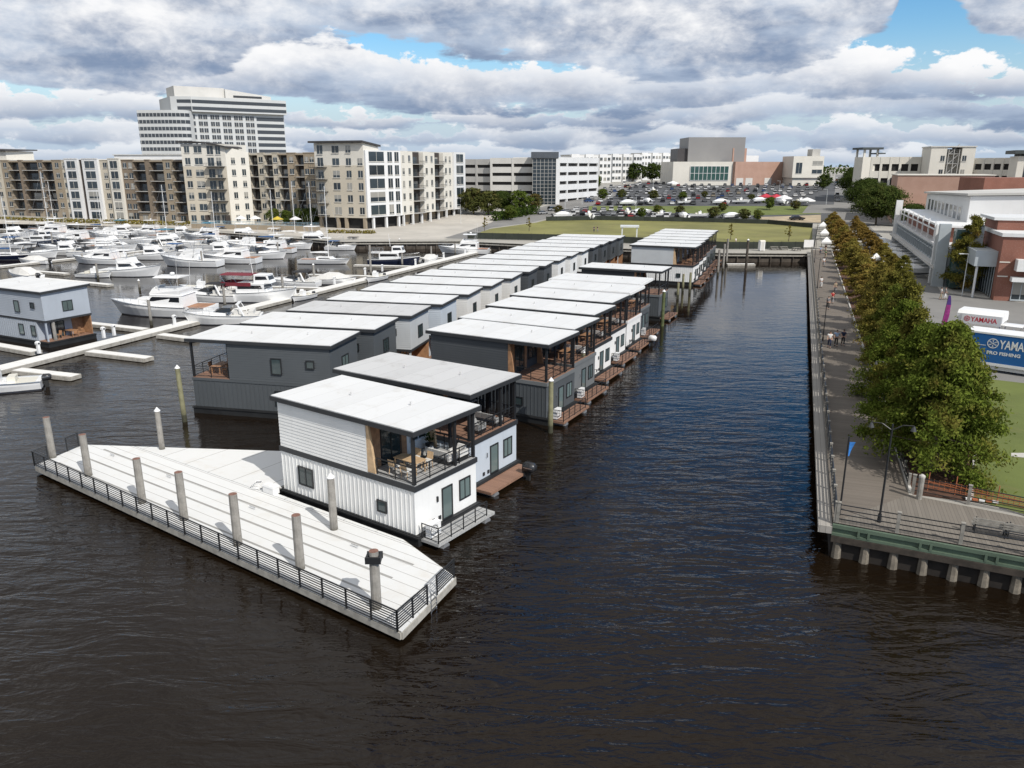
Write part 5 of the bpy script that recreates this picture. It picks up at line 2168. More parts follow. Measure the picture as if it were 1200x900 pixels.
def text_mesh(name, body, size, m, parent, loc, rot, depth=.012, bold=0.0, align='LEFT', sx=1.0):
    cu = bpy.data.curves.new(name, 'FONT')
    cu.body = body
    cu.size = size
    cu.extrude = depth
    cu.offset = bold
    cu.align_x = align
    cu.resolution_u = 3
    tmp = bpy.data.objects.new(name, cu)
    COL.objects.link(tmp)
    dg = bpy.context.evaluated_depsgraph_get()
    me = bpy.data.meshes.new_from_object(tmp.evaluated_get(dg))
    bpy.data.objects.remove(tmp)
    me.materials.clear()
    me.materials.append(m)
    o = link(name, me, parent)
    o.location = loc
    o.rotation_euler = rot
    o.scale = (sx, 1, 1)
    return o


def emblem(parent, cx, cz, r, y, m, name='round_emblem'):
    """ring round three crossed bars with forked ends"""
    mb = MB()
    n = 36
    for i in range(n):
        a, b = 2 * pi * i / n, 2 * pi * (i + 1) / n
        mb.hexa([(cx + r * .86 * cos(a), y - .012, cz + r * .86 * sin(a)), (cx + r * cos(a), y - .012, cz + r * sin(a)), (cx + r * cos(a), y, cz + r * sin(a)), (cx + r * .86 * cos(a), y, cz + r * .86 * sin(a)),
                 (cx + r * .86 * cos(b), y - .012, cz + r * .86 * sin(b)), (cx + r * cos(b), y - .012, cz + r * sin(b)), (cx + r * cos(b), y, cz + r * sin(b)), (cx + r * .86 * cos(b), y, cz + r * .86 * sin(b))])
    for k in range(6):
        a = pi / 2 + k * pi / 3
        d = (cos(a), sin(a))
        nrm = (-d[1], d[0])
        mb.beam((cx, y - .008, cz), (cx + d[0] * r * .42, y - .008, cz + d[1] * r * .42), .016, .09 * r)
        for s in (-1, 1):
            mb.beam((cx + d[0] * r * .38 + nrm[0] * s * r * .02, y - .008, cz + d[1] * r * .38 + nrm[1] * s * r * .02), (cx + d[0] * r * .80 + nrm[0] * s * r * .11, y - .008, cz + d[1] * r * .80 + nrm[1] * s * r * .11), .016, .07 * r)
    return mb.build(name, m, parent)


zL = H0 + (H1 - H0) * .60
emblem(lorry, 2.2, zL + .30, .46, -.004, WHITE)
text_mesh('lettering', 'YAMAHA', 1.12, WHITE, lorry, (2.75, -.004, zL - .10), (pi / 2, 0, 0), .008, .02, sx=.63)
text_mesh('lettering', 'PRO FISHING', .42, WHITE, lorry, (1.8, -.004, zL - .72), (pi / 2, 0, 0), .008, .012, sx=1.1)
mb = MB()
mb.bb(.0, 1.65, -.012, -.002, zL + .02, zL + .07)
mb.build('stripe', WHITE, lorry)

tp = ST(12.9, 46.6)
tent = thing('show_tent', 'white tent with red lettering right behind the blue trailer', 'tent', (tp.x, tp.y, LZ), TA)
zt1 = ZAT(1145, 363, tp.y) - LZ
mb = MB()
wT = 3.9
mb.extr_x([(0, zt1 - .95), (3, zt1 - .95), (3, zt1 - .3), (2.6, zt1), (.4, zt1), (0, zt1 - .3)][::-1], -.1, wT)
mb.build('canopy', WHITE, tent)
for x in (0, wT - .15):
    for y in (.03, 2.9):
        mb = MB()
        mb.bb(x, x + .08, y, y + .08, 0, zt1 - .96)
        mb.build('leg', CHROME, tent)
mb = MB()
mb.bb(.35, wT - .05, -.06, -.004, zt1 - 1.25, zt1 - .28)
bd = mb.build('sign_board', WHITE, tent)
REDP = mat('red_lettering', (.55, .02, .035), .5, var=.05)
emblem(bd, .85, zt1 - .76, .27, -.062, REDP)
text_mesh('lettering', 'YAMAHA', .66, REDP, bd, (1.2, -.062, zt1 - .99), (pi / 2, 0, 0), .006, .012, sx=.84)

fp = Vector(G(1098, 402, LZ))
fl = thing('feather_flag', 'purple and magenta feather flag on a tall pole beside the white tent', 'flag', (fp.x, fp.y, LZ), radians(10))
fh = ZAT(1118, 345, fp.y) - LZ
fx = XAT(1113, 345, fp.y) - fp.x
mb = MB()
mb.cyl((0, 0, 0), (fx * .95, 0, fh), .03, .015, 6)
mb.cyl((0, 0, 0), (0, 0, .08), .35, .3, 10)
mb.build('pole', BLACK, fl)
rings = []
for i in range(12):
    t_ = i / 11
    z = fh * (.28 + .70 * t_)
    x0_ = fx * .95 * z / fh
    w_ = .62 * (min(1, t_ * 5 + .3)) * (1 - max(0, t_ - .75) * 2.6)
    rings.append([(x0_ + .02, -.012, z), (x0_ + max(.06, w_), -.012 + .06 * sin(i), z - .05), (x0_ + max(.06, w_), .012 + .06 * sin(i), z - .05), (x0_ + .02, .012, z)])
mb = MB()
mb.loft(rings[:9], 0)
mb.loft(rings[8:], 1)
mb.build('flag_cloth', [mat('magenta_flag', (.20, .012, .13), .8, var=.3, vs=1.2), mat('violet_flag', (.04, .015, .12), .8, var=.2)], fl)
PR.put('ttopboat', lambda: (lambda t: (bimini(t, -1.3, .9, 1.7, 2.7, .8, GELCOAT, 't_top'), t)[1])(mk_open(GELCOAT, 7.5)), ST(18.0, 47.0, LZ + .55), TA, 'white motorboat with white T-top on the street behind the trailer', None, 1.0)

# ------------------------------------------------------------------ people
SKIN = mat('skin', (.46, .28, .20), .6, var=.06)
HAIR = mat('brown_hair', (.05, .03, .02), .7, var=.2)


def limb(name, chains, m, parent):
    v, e, r = [], [], []
    for ch in chains:
        for i, (p, rad) in enumerate(ch):
            if isinstance(p, int):
                continue
            v.append(p)
            r.append(rad)
        k0 = len(v) - len([1 for p, _ in ch if not isinstance(p, int)])
        idx = []
        c_ = k0
        for p, _ in ch:
            if isinstance(p, int):
                idx.append(p)
            else:
                idx.append(c_)
                c_ += 1
        e += list(zip(idx, idx[1:]))
    me = bpy.data.meshes.new(name)
    me.from_pydata(v, e, [])
    me.materials.append(m)
    o = link(name, me, parent)
    md = o.modifiers.new('skin', 'SKIN')
    md.use_smooth_shade = True
    for i, rad in enumerate(r):
        me.skin_vertices[0].data[i].radius = rad if isinstance(rad, tuple) else (rad, rad)
    for i in range(len(v)):
        me.skin_vertices[0].data[i].use_root = (i == 0)
    s_ = o.modifiers.new('sub', 'SUBSURF')
    s_.levels = s_.render_levels = 1
    return o


def mk_person(shirt, trousers, walk=1.0, skirt=False):
    """about 1.74 m tall, facing +x"""
    t = thing('person', 'x', 'person')
    st = .24 * walk
    hipz, kz = .92, .5
    L = [(0, .09, hipz), (st * .62, .10, kz), (st * .85, .10, .09), (st * .85 + .16, .11, .04)]
    R = [(0, -.09, hipz), (-st * .30, -.10, kz), (-st * 1.15, -.10, .12), (-st * 1.15 + .14, -.11, .04)]
    aL = [(.0, .19, 1.42), (-.1 * walk - .02, .235, 1.14), (-.02 * walk + .05, .245, .90), (.02 + .06, .245, .82)]
    aR = [(.0, -.19, 1.42), (.09 * walk + .01, -.235, 1.15), (.24 * walk + .06, -.225, .95), (.3 * walk + .08, -.22, .88)]
    limb('body', [
        [((0, 0, .96), (.10, .13)), ((.0, 0, 1.18), (.09, .125)), ((0, 0, 1.40), (.085, .14)), ((.01, 0, 1.50), .055), ((.02, 0, 1.58), (.085, .07)), ((.015, 0, 1.68), (.09, .075))],
        [(0, 0), (L[0], .085), (L[1], .062), (L[2], .042), (L[3], .035)],
        [(0, 0), (R[0], .085), (R[1], .062), (R[2], .042), (R[3], .035)],
        [(2, 0), (aL[0], .055), (aL[1], .042), (aL[2], .033), (aL[3], .038)],
        [(2, 0), (aR[0], .055), (aR[1], .042), (aR[2], .033), (aR[3], .038)]], SKIN, t)
    limb('shirt', [
        [((0, 0, .93), (.125, .165)), ((.0, 0, 1.18), (.112, .15)), ((0, 0, 1.41), (.10, .165)), ((.005, 0, 1.475), .075)],
        [(2, 0), (aL[0], .075), ((aL[0][0] * .45 + aL[1][0] * .55, .225, 1.27), .066)],
        [(2, 0), (aR[0], .075), ((aR[0][0] * .45 + aR[1][0] * .55, -.225, 1.27), .066)]], shirt, t)
    limb('trousers', [
        [((0, 0, .97), (.115, .15)), ((0, 0, .9), (.12, .15)), (L[0], .10), (L[1], .08), (tuple(a * .15 + b * .85 for a, b in zip(L[1], L[2])), .066)],
        [(1, 0), (R[0], .10), (R[1], .08), (tuple(a * .15 + b * .85 for a, b in zip(R[1], R[2])), .066)]], trousers, t)
    mb = MB()
    mb.ball((0.0, 0, 1.685), .098, 10, 7, .95)
    mb.build('hair', HAIR, t, True)
    mb = MB()
    for p in (L[3], R[3]):
        mb.bb(p[0] - .2, p[0] + .09, p[1] - .05, p[1] + .05, -.0, .07)
    mb.build('shoes', RUBBER, t)
    return t


CLO = dict(white=mat('white_cloth', (.72, .72, .71), .9, var=.05), blue=mat('pale_blue_cloth', (.30, .42, .60), .9, var=.08), navy=mat('navy_cloth', (.02, .03, .07), .9, var=.1),
           red=mat('red_cloth', (.42, .04, .04), .9, var=.1), black=mat('black_cloth', (.02, .02, .022), .9, var=.1), khaki=mat('khaki_cloth', (.34, .28, .19), .9, var=.1),
           grey=mat('grey_cloth', (.24, .24, .25), .9, var=.1), green=mat('green_cloth', (.05, .14, .07), .9, var=.1))
GP = 'people on the promenade and street'
for s, t_, a, sh, trz, wk, lb in [
    (1.0, 44.6, 200, 'white', 'navy', 1, 'person in white shirt and navy trousers walking beside the canal railing, nearest of a pair'),
    (1.7, 45.6, 200, 'blue', 'black', .8, 'person in pale blue shirt walking just behind the white-shirted one'),
    (2.4, 46.2, 195, 'navy', 'black', .7, 'person in navy top and black trousers on the promenade next to the cypress'),
    (1.0, 89, 20, 'white', 'white', .6, 'person all in white standing alone at the shady canal railing'),
    (2.9, 84, 200, 'khaki', 'grey', 1, 'person in khaki top at the edge of the promenade trees'),
    (2.2, 74, 20, 'red', 'grey', 1, 'person in red top on the shady promenade'),
    (1.5, 69, 200, 'grey', 'black', 1, 'person in grey top and black trousers on the shady promenade'),
    (2.0, 118, 200, 'white', 'grey', 1, 'person in white top and grey trousers at the canal head gate'),
    (2.7, 133, 20, 'green', 'khaki', 1, 'person in green top where the promenade meets the canal head'),
    (1.8, 140, 200, 'blue', 'navy', .8, 'person in pale blue shirt and navy trousers at the far end of the promenade'),
    (3.0, 146, 20, 'black', 'khaki', .8, 'person in black top and khaki trousers at the far end of the promenade'),
    (17.0, 83, 110, 'white', 'khaki', .7, 'person in white top and khaki trousers crossing the sunny street'),
    (17.6, 83.4, 110, 'grey', 'white', .7, 'person in grey top and white trousers crossing the sunny street'),
    (10.7, 76, 20, 'white', 'red', .7, 'person in white top and red trousers between the two rows of trees'),
    (11.4, 70, 200, 'white', 'black', 1, 'person in white top and black trousers between the two rows of trees'),
    (12.0, 92, 200, 'khaki', 'navy', 1, 'person in khaki top between the two rows of trees, farther away'),
]:
    o = PR.put('person_%s_%s_%s' % (sh, trz, wk), lambda: mk_person(CLO[sh], CLO[trz], wk), ST(s, t_, LZ + .012), head(a), lb, GP)
for px, sh, trz, lb in [((862, 287), 'white', 'grey', 'person in white top standing on the canal head walkway'), ((700, 272), 'black', 'grey', 'person in dark top on the big lawn, left of the gantry'),
                        ((696, 272), 'navy', 'navy', 'person in navy clothes on the big lawn, left of the dark-topped one')]:
    x, y, _ = G(px[0], px[1], LZ)
    PR.put('person_%s_%s_f' % (sh, trz), lambda: mk_person(CLO[sh], CLO[trz], .5), (x, y, LZ + .012), radians(-60), lb, GP)

# ------------------------------------------------------------------ buildings
STUC = mat('cream_stucco', (.52, .47, .38), .9, var=.06, vs=.15, streak=.12)
STUCL = mat('pale_cream_stucco', (.66, .63, .56), .9, var=.05, vs=.15, streak=.1)
TANS = mat('tan_stucco', (.31, .255, .185), .9, var=.08, vs=.15, streak=.12)
BROWNS = mat('brown_stucco', (.215, .17, .125), .9, var=.08, vs=.15, streak=.12)
TOWERW = mat('tower_precast', (.50, .51, .505), .8, var=.05, vs=.08, streak=.1)  # greyer than the white stucco: cloud shade put in the colour
WHITES = mat('white_stucco', (.69, .69, .68), .85, var=.04, vs=.2, streak=.08)
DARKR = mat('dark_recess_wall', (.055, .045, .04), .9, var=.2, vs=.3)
CONCW = mat('precast_concrete', (.56, .545, .51), .9, var=.06, vs=.15, streak=.15)
CONCG = mat('shaded_concrete', (.42, .41, .385), .9, var=.08, vs=.15, streak=.2)  # darker copy of the precast concrete, shade on the garage's left part painted in
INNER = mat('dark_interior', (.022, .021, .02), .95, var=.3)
ROOFD = mat('dark_flat_roof', (.045, .043, .042), .85, var=.15)
ROOFB = mat('pale_flat_roof', (.50, .49, .46), .9, var=.1, vs=.1)
BRICK = brick_mat('red_brick', (.21, .085, .058), (.27, .115, .08), (.36, .26, .21))
BRICKP = brick_mat('pale_brick', (.36, .22, .165), (.41, .26, .20), (.44, .36, .30))
METALG = mat('ribbed_grey_metal', (.235, .23, .225), .55, var=.04, vs=.1)
METALD = mat('dark_metal_panel', (.05, .045, .045), .5, var=.1)
GLASSB = glass_mat('building_glass', (.03, .042, .05), .08, .6, .34)
GLASSP = glass_mat('plain_building_glass', (.03, .042, .05), .08, .4)
GLASSG = glass_mat('green_building_glass', (.05, .11, .10), .08, .35)
BANDG = glass_mat('tower_band_glass', (.045, .052, .06), .12, .2)


def block(name, label, cat, A, B, depth, group=None):
    """root Empty: local x from A to B, y away from the viewer, z = 0 at the land"""
    A, B = Vector((A[0], A[1], 0)), Vector((B[0], B[1], 0))
    d = B - A
    t = thing(name, label, cat, (A.x, A.y, LZ), math.atan2(d.y, d.x), group)
    t['_L'] = d.length
    return t, d.length


SILL = mat('pale_window_sill', (.60, .58, .53), .8, var=.05)


class Wins:
    """window copies sharing one mesh per size; count kept under a hundred a building"""

    def __init__(s, root, glass, frame=None):
        s.root, s.glass, s.frame, s.c = root, glass, frame, {}

    def put(s, x, z, w, h, face='s', at=0.0):
        key = (round(w, 2), round(h, 2))
        if key not in s.c:
            mb = MB()
            mb.bb(-w / 2, w / 2, -.05, -.006, 0, h)
            mb.bb(-w / 2 - .12, w / 2 + .12, -.2, -.007, -.2, -.004, 1)
            if w > 1.2:
                mb.bb(-.05, .05, -.075, -.052, 0, h, 1)
            if s.frame:
                f = .1
                for a in ((-w / 2 - f, w / 2 + f, -.09, -.005, -f, 0), (-w / 2 - f, w / 2 + f, -.09, -.005, h, h + f), (-w / 2 - f, -w / 2, -.085, -.005, 0, h), (w / 2, w / 2 + f, -.085, -.005, 0, h), (-.03, .03, -.075, -.052, 0, h)):
                    mb.bb(*a, 1)
            s.c[key] = mb.build('window', [s.glass, s.frame or SILL], s.root)
            o = s.c[key]
        else:
            o = s.c[key].copy()
            COL.objects.link(o)
            o.parent = s.root
        if face == 's':
            o.location = (x, at, z)
        elif face == 'e':
            o.location = (at, x, z)
            o.rotation_euler = (0, 0, pi / 2)
        elif face == 'w':
            o.location = (at, x, z)
            o.rotation_euler = (0, 0, -pi / 2)
        return o


def umap(A, B, base_a, base_b):
    """photo x -> distance along A-B, for a facade whose foot runs between two photo points"""
    A_, B_ = Vector(A), Vector(B)

    def f(x):
        t = (x - base_a[0]) / (base_b[0] - base_a[0])
        y = base_a[1] + (base_b[1] - base_a[1]) * t
        p = Vector(G(x, y, LZ))
        return (p - A_).dot((B_ - A_).normalized())
    return f


def balcony_stack(root, x0, x1, floors, fh, z0, dep=1.6, glass=GLASSB):
    """recess with slabs, railings and dark doors"""
    for k in range(floors):
        z = z0 + fh * k
        mb = MB()
        mb.bb(x0 + .05, x1 - .05, -.75, dep - .02, z - .12, z + .08)
        b = mb.build('balcony', CONCG, root)
        mb = MB()
        mb.bb(x0 + .05, x1 - .05, -.74, -.69, z + 1.0, z + 1.08)
        n = max(2, int((x1 - x0) / .45))
        for i in range(n + 1):
            x = x0 + .07 + (x1 - x0 - .14) * i / n
            mb.bb(x - .02, x + .02, -.735, -.695, z + .08, z + 1.0)
        for xx in (x0 + .05, x1 - .09):
            mb.bb(xx, xx + .04, -.69, 0, z + .98, z + 1.04)
        mb.build('railing', BLACK, b)
        mb = MB()
        mb.bb(x0 + (x1 - x0) * .2, x1 - (x1 - x0) * .2, dep - .06, dep - .015, z + .1, z + 2.35)
        mb.build('balcony_door', glass, b)


def facade(root, L, bays, fh, floors, H, depth, base_mat=TANS):
    """bays: (x0, x1, kind, material) along the front"""
    wg = Wins(root, GLASSB)
    for x0, x1, kind, m in bays:
        w = x1 - x0
        if kind == 'balc':
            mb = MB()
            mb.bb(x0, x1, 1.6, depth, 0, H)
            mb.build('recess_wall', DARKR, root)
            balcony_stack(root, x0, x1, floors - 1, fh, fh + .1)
            mb = MB()
            mb.bb(x0 + .01, x1 - .01, .02, 1.59, .0, fh - .4)
            mb.bb(x0, x1, -.2, 1.59, H - .5, H - .05)
            mb.build('bay_trim', m, root)
            wg.put((x0 + x1) / 2, .3, min(2.2, w * .5), 2.2, at=.02)
        else:
            out = {'win': 0.0, 'win2': 0.0, 'white': -.9, 'blank': 0.0}[kind]
            mb = MB()
            mb.bb(x0, x1, out, depth, 0, H + (.5 if kind == 'white' else 0))
            mb.bb(x0 - .08, x1 + .08, out - .12, out + .4, H + (.5 if kind == 'white' else 0), H + (.75 if kind == 'white' else .3))
            mb.build('facade_bay', m, root)
            if kind == 'blank':
                continue
            for k in range(floors):
                z = fh * k + 1.0
                if kind == 'white':
                    wg.put((x0 + x1) / 2, z - .1, w * .62, fh * .68, at=out)
                elif kind == 'win2' and w > 4:
                    for t in (.27, .73):
                        wg.put(x0 + w * t, z, 1.5 if k else 2.0, 1.7 if k else 2.1, at=out)
                else:
                    wg.put((x0 + x1) / 2, z, 1.5, 1.7, at=out)
    mb = MB()
    mb.bb(.1, L - .1, .5, depth - .1, H + .01, H + .25)
    mb.build('roof', ROOFB, root)


AG = 'wings of the waterfront apartment block'
# --- left wing
pa_, pb_ = (-75, 253.5), (222, 262)
A, B = G(*pa_, LZ), G(*pb_, LZ)
u = umap(A, B, pa_, pb_)
t, L = block('apartment_wing', 'long tan and brown apartment wing with white bays behind the crowded yachts', 'apartment block', A, B, 16, AG)
H = ZAT(100, 188, 272) - LZ
fh = H / 6
by = []
for x0, x1, k, m in [(-75, -40, 'win2', STUC), (-40, -28, 'balc', TANS), (-28, -6, 'win2', STUC), (-6, 12, 'win2', STUC), (12, 21, 'win', TANS), (21, 32, 'balc', TANS), (32, 37, 'blank', BROWNS), (37, 54, 'balc', TANS), (54, 60.5, 'win', BROWNS),
                     (60.5, 71, 'balc', TANS), (71, 82, 'win', TANS), (82, 88, 'win', STUC), (88, 103, 'white', WHITES), (103, 108, 'blank', DARKR), (108, 126, 'white', WHITES), (126, 138, 'win', STUC), (138, 151, 'white', STUCL),
                     (151, 165, 'win2', BROWNS), (165, 178, 'balc', TANS), (178, 184, 'blank', BROWNS), (184, 199, 'balc', TANS), (199, 210, 'win', TANS), (210, 222, 'balc', BROWNS)]:
    by.append((u(x0), u(x1) - .02, k, m))
facade(t, L, by, fh, 6, H, 15)
mb = MB()
x0, x1 = u(-30), u(14)
hT = ZAT(10, 174, 280) - LZ
mb.hexa([(x0, 2, H + .3), (x1, 2, H + .3), (x1 + 1.5, 12, H + .3), (x0, 12, H + .3), (x0, 2, hT), (x1, 2, hT - .7), (x1 + 1.5, 12, hT - .7), (x0, 12, hT)])
mb.build('penthouse', STUCL, t)
mb = MB()
mb.hexa([(x0 - 1, 1, hT), (x1 + 1.2, 1, hT - .7), (x1 + 2.6, 13, hT - .4), (x0 - 1, 13, hT + .2), (x0 - 1, 1, hT + .4), (x1 + 1.2, 1, hT - .3), (x1 + 2.6, 13, hT), (x0 - 1, 13, hT + .6)])
mb.build('penthouse_roof', ROOFD, t)
# pale wing behind, its roof edge showing
A, B = (-158, 318), (-98, 318)
t, L = block('rear_wing', 'white rear apartment wing whose long roof shows above the tan wing', 'apartment block', A, B, 16, AG)
hb = ZAT(80, 182, 318) - LZ
mb = MB()
mb.bb(0, L, 0, 14, 0, hb)
mb.build('wall', WHITES, t)
mb = MB()
mb.bb(-.4, L + .4, -.4, 14.4, hb + .01, hb + .35)
mb.bb(L * .45, L * .8, 3, 9, hb + .36, hb + 1.7)
mb.build('roof', ROOFB, t)

# --- middle tower with slanted roof
pa_, pb_ = (222, 263), (272, 263.5)
A, B = G(*pa_, LZ), G(*pb_, LZ)
t, L = block('apartment_tower', 'taller cream apartment tower with black balconies and curved dark roof edge', 'apartment block', A, B, 18, AG)
dT = A[1]
HT = ZAT(245, 169, dT) - LZ
fh = HT / 7
mb = MB()
mb.bb(0, L, 0, 15, 0, HT)
mb.build('wall', STUC, t)
mb = MB()
mb.bb(-.03, L + .03, -.03, 15, fh * 5.1, HT - .02)
mb.build('upper_wall', STUCL, t)
mb = MB()
n = 8
for i in range(n):
    xa, xb = -1 + (L + 2.5) * i / n, -1 + (L + 2.5) * (i + 1) / n
    za, zb = HT + .9 - 3.2 * max(0, i / n - .3) ** 1.6, HT + .9 - 3.2 * max(0, (i + 1) / n - .3) ** 1.6
    mb.hexa([(xa, -1, za - .4), (xb, -1, zb - .4), (xb, 9, zb - .4), (xa, 9, za - .4), (xa, -1, za), (xb, -1, zb), (xb, 9, zb), (xa, 9, za)])
mb.build('roof', ROOFD, t)
wg = Wins(t, GLASSB)
for k in range(7):
    z = k * fh + 1.0
    for f in (.13, .38):
        wg.put(L * f, z, 1.7 if f < .2 else 2.6, 2.0, at=-.03)
    for f in (.66, .84):
        wg.put(L * f, z - .5, 2.1 if f < .7 else 1.6, 2.6, at=-.03)
    if 1 <= k <= 5:
        mb = MB()
        mb.bb(L * .55, L * .97, -1.9, -.035, z - .75, z - .6)
        b_ = mb.build('balcony', BLACK, t)
        mb = MB()
        mb.bb(L * .55, L * .97, -1.9, -1.84, z + .35, z + .43)
        for i in range(13):
            xx = L * (.55 + .42 * i / 12)
            mb.bb(xx - .03, xx + .03, -1.89, -1.85, z - .6, z + .35)
        mb.build('railing', BLACK, b_)
mb = MB()
mb.bb(L * .45, L, -1.9, -.04, 0, .25)
mb.bb(L * .45, L * .5, -1.9, -.04, .26, fh - .5)
mb.bb(L * .93, L * .98, -1.9, -.04, .26, fh - .5)
mb.build('porch', DARKR, t)
# receding flank of the tower
A2 = B
B2 = (B[0] + 5.6, B[1] + 5.6)
t2, L2 = block('apartment_flank', 'cream flank of the apartment tower with a single row of windows', 'apartment block', A2, B2, 12, AG)
mb = MB()
hF = HT - .8
mb.hexa([(0.02, 0, 0), (L2, 0, 0), (L2, 6, 0), (.02, 6, 0), (.02, 0, hF), (L2, 0, hF - 1.6), (L2, 6, hF - 1.6), (.02, 6, hF)])
mb.build('wall', STUCL, t2)
wg = Wins(t2, GLASSB)
for k in range(6):
    wg.put(L2 * .30, k * fh + 1.2, 1.3, 1.9)
    wg.put(L2 * .74, k * fh + 1.2, 1.3, 1.9)
# --- middle wing between tower and corner block
pa_, pb_ = (289, 260.5), (374, 263)
A, B = G(*pa_, LZ), G(*pb_, LZ)
u = umap(A, B, pa_, pb_)
t, L = block('apartment_wing', 'cream and tan apartment wing between the tower and the corner block', 'apartment block', A, B, 16, AG)
H = ZAT(330, 179, 250) - LZ
fh = H / 6
by = [(u(a), u(b) - .02, k, m) for a, b, k, m in [(289, 299, 'win', STUC), (299, 308, 'balc', STUC), (308, 316, 'win', STUC), (316, 325, 'balc', STUC), (325, 332, 'win', STUC), (332, 342, 'balc', TANS), (342, 352, 'win', TANS), (352, 361, 'balc', TANS), (361, 374, 'win2', TANS)]]
facade(t, L, by, fh, 6, H, 14)
# --- corner block with dark overhanging roof
pa_, pb_ = (374, 266.5), (430, 268.5)
A, B = G(*pa_, LZ), G(*pb_, LZ)
t, L = block('apartment_corner', 'tall cream corner apartment block with flat dark overhanging roof', 'apartment block', A, B, 18, AG)
HT = ZAT(400, 168, A[1]) - LZ
fh = HT / 7
mb = MB()
mb.hexa([(0, 0, fh * .95), (L, 0, fh * .95), (L, 8.5, fh * .95), (0, 8.5, fh * .95), (0, 0, HT), (L, 0, HT), (L, 8.5, HT - 1.05), (0, 8.5, HT)])
mb.build('wall', STUCL, t)
mb = MB()
mb.bb(-.04, L + .04, -.04, 8.4, fh * .9, fh * 5.2)
mb.build('lower_wall', STUC, t)
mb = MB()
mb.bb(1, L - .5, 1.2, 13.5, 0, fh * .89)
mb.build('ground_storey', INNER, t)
for f in (.02, .38, .55, .93):
    mb = MB()
    mb.bb(L * f, L * f + .9, .02, .9, 0, fh * .89)
    mb.build('pillar', TANS, t)
mb = MB()
mb.hexa([(-1.2, -1.3, HT + .1), (L + .6, -1.3, HT + .1), (L + .6, 9, HT - 1.0), (-1.2, 9, HT - 1.0 + 1.1), (-1.2, -1.3, HT + .65), (L + .6, -1.3, HT + .65), (L + .6, 9, HT - .45), (-1.2, 9, HT + .65)])
mb.build('roof', ROOFD, t)
wg = Wins(t, GLASSB)
for k in range(1, 7):
    z = k * fh + .8
    wg.put(L * .44, z, 2.4, 2.0, at=-.04)
    wg.put(L * .70, z, 1.7, 2.0, at=-.04)
    wg.put(L * .12, z - .3, 2.0, 2.5, at=-.04)
    wg.put(L * .93, z, 1.6, 2.0, at=-.04) if k < 6 else None
    if k < 6:
        mb = MB()
        mb.bb(-1.2, L * .25, -1.7, -.045, z - .75, z - .6)
        b_ = mb.build('balcony', BLACK, t)
        mb = MB()
        mb.bb(-1.2, L * .25, -1.7, -1.64, z + .35, z + .43)
        for i in range(9):
            xx = -1.2 + (L * .25 + 1.2) * i / 8
            mb.bb(xx - .03, xx + .03, -1.69, -1.65, z - .6, z + .35)
        mb.build('railing', BLACK, b_)
# --- white framed bay on pillars and the flank running back from it
pa_, pb_ = (431, 268.5), (471, 265)
A, B = G(*pa_, LZ), G(*pb_, LZ)
u = umap(A, B, pa_, pb_)
t, L = block('apartment_bay', 'white framed apartment bay with big dark windows on pillars', 'apartment block', A, B, 14, AG)
HT = ZAT(450, 176, A[1]) - LZ
z0 = fh * .95
mb = MB()
mb.bb(0, L, -.5, 12, z0, HT)
mb.build('wall', WHITES, t)
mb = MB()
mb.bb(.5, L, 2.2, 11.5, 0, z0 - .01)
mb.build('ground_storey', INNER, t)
for f in (.18, .55, .92):
    mb = MB()
    mb.bb(L * f - .35, L * f + .35, -.2, .5, 0, z0 - .01)
    mb.build('pillar', WHITES, t)
wg = Wins(t, GLASSB)
f5 = (HT - z0) / 5
for k in range(5):
    wg.put(L * .30, z0 + f5 * k + .75, L * .42, f5 * .72, at=-.5)
    wg.put(L * .68, z0 + f5 * k + .75, L * .13, f5 * .72, at=-.5)
    wg.put(L * .88, z0 + f5 * k + .75, L * .12, f5 * .72, at=-.5)
pa_, pb_ = (471, 265), (544, 254.8)
A, B = G(*pa_, LZ), G(*pb_, LZ)
u = umap(A, B, pa_, pb_)
t, L = block('apartment_wing', 'cream apartment wing on white pillars running back to the plaza trees', 'apartment block', A, B, 16, AG)
HT2 = ZAT(500, 178.5, G(500, 261, LZ)[1]) - LZ
by = [(u(a), u(b) - .02, k, m) for a, b, k, m in [(471, 486, 'win2', STUCL), (486, 498, 'balc', STUCL), (498, 511, 'win2', STUCL), (511, 521, 'balc', STUCL), (521, 531, 'win2', STUCL), (531, 544, 'white', WHITES)]]
wg = Wins(t, GLASSB)
f5 = (HT2 - z0) / 5
for x0, x1, k, m in by:
    w = x1 - x0
    if k == 'balc':
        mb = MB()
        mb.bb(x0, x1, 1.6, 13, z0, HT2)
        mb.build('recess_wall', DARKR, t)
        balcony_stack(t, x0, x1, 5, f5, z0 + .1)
        continue
    out = -.8 if k == 'white' else 0
    mb = MB()
    mb.bb(x0, x1, out, 13, z0, HT2 + (.4 if k == 'white' else 0))
    mb.build('facade_bay', m, t)
    for q_ in range(5):
        z = z0 + f5 * q_ + .9
        if k == 'white':
            wg.put((x0 + x1) / 2, z, w * .6, f5 * .7, at=out)
        else:
            for f in (.28, .74):
                wg.put(x0 + w * f, z, 1.3, 1.9, at=out)
mb = MB()
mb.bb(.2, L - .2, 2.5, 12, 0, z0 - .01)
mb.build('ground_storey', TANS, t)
for i in range(8):
    x = L * (i + .3) / 7.6
    mb = MB()
    mb.bb(x - .3, x + .3, .0, .6, 0, z0 - .01)
    mb.build('pillar', WHITES, t)
wg2 = Wins(t, INNER)
for i in range(7):
    wg2.put(L * (i + .8) / 7.6, .2, 2.6, 3.0, at=2.5)
mb = MB()
mb.bb(0, L, 1.7, 13, HT2 + .01, HT2 + .3)
mb.build('roof', ROOFB, t)

# --- office tower behind
DT = 430.0
t = thing('office_tower', 'tall white office tower with banded dark windows above the flats', 'office tower', (XAT(219, 130, DT), DT, LZ), radians(35))
xr = 52.0


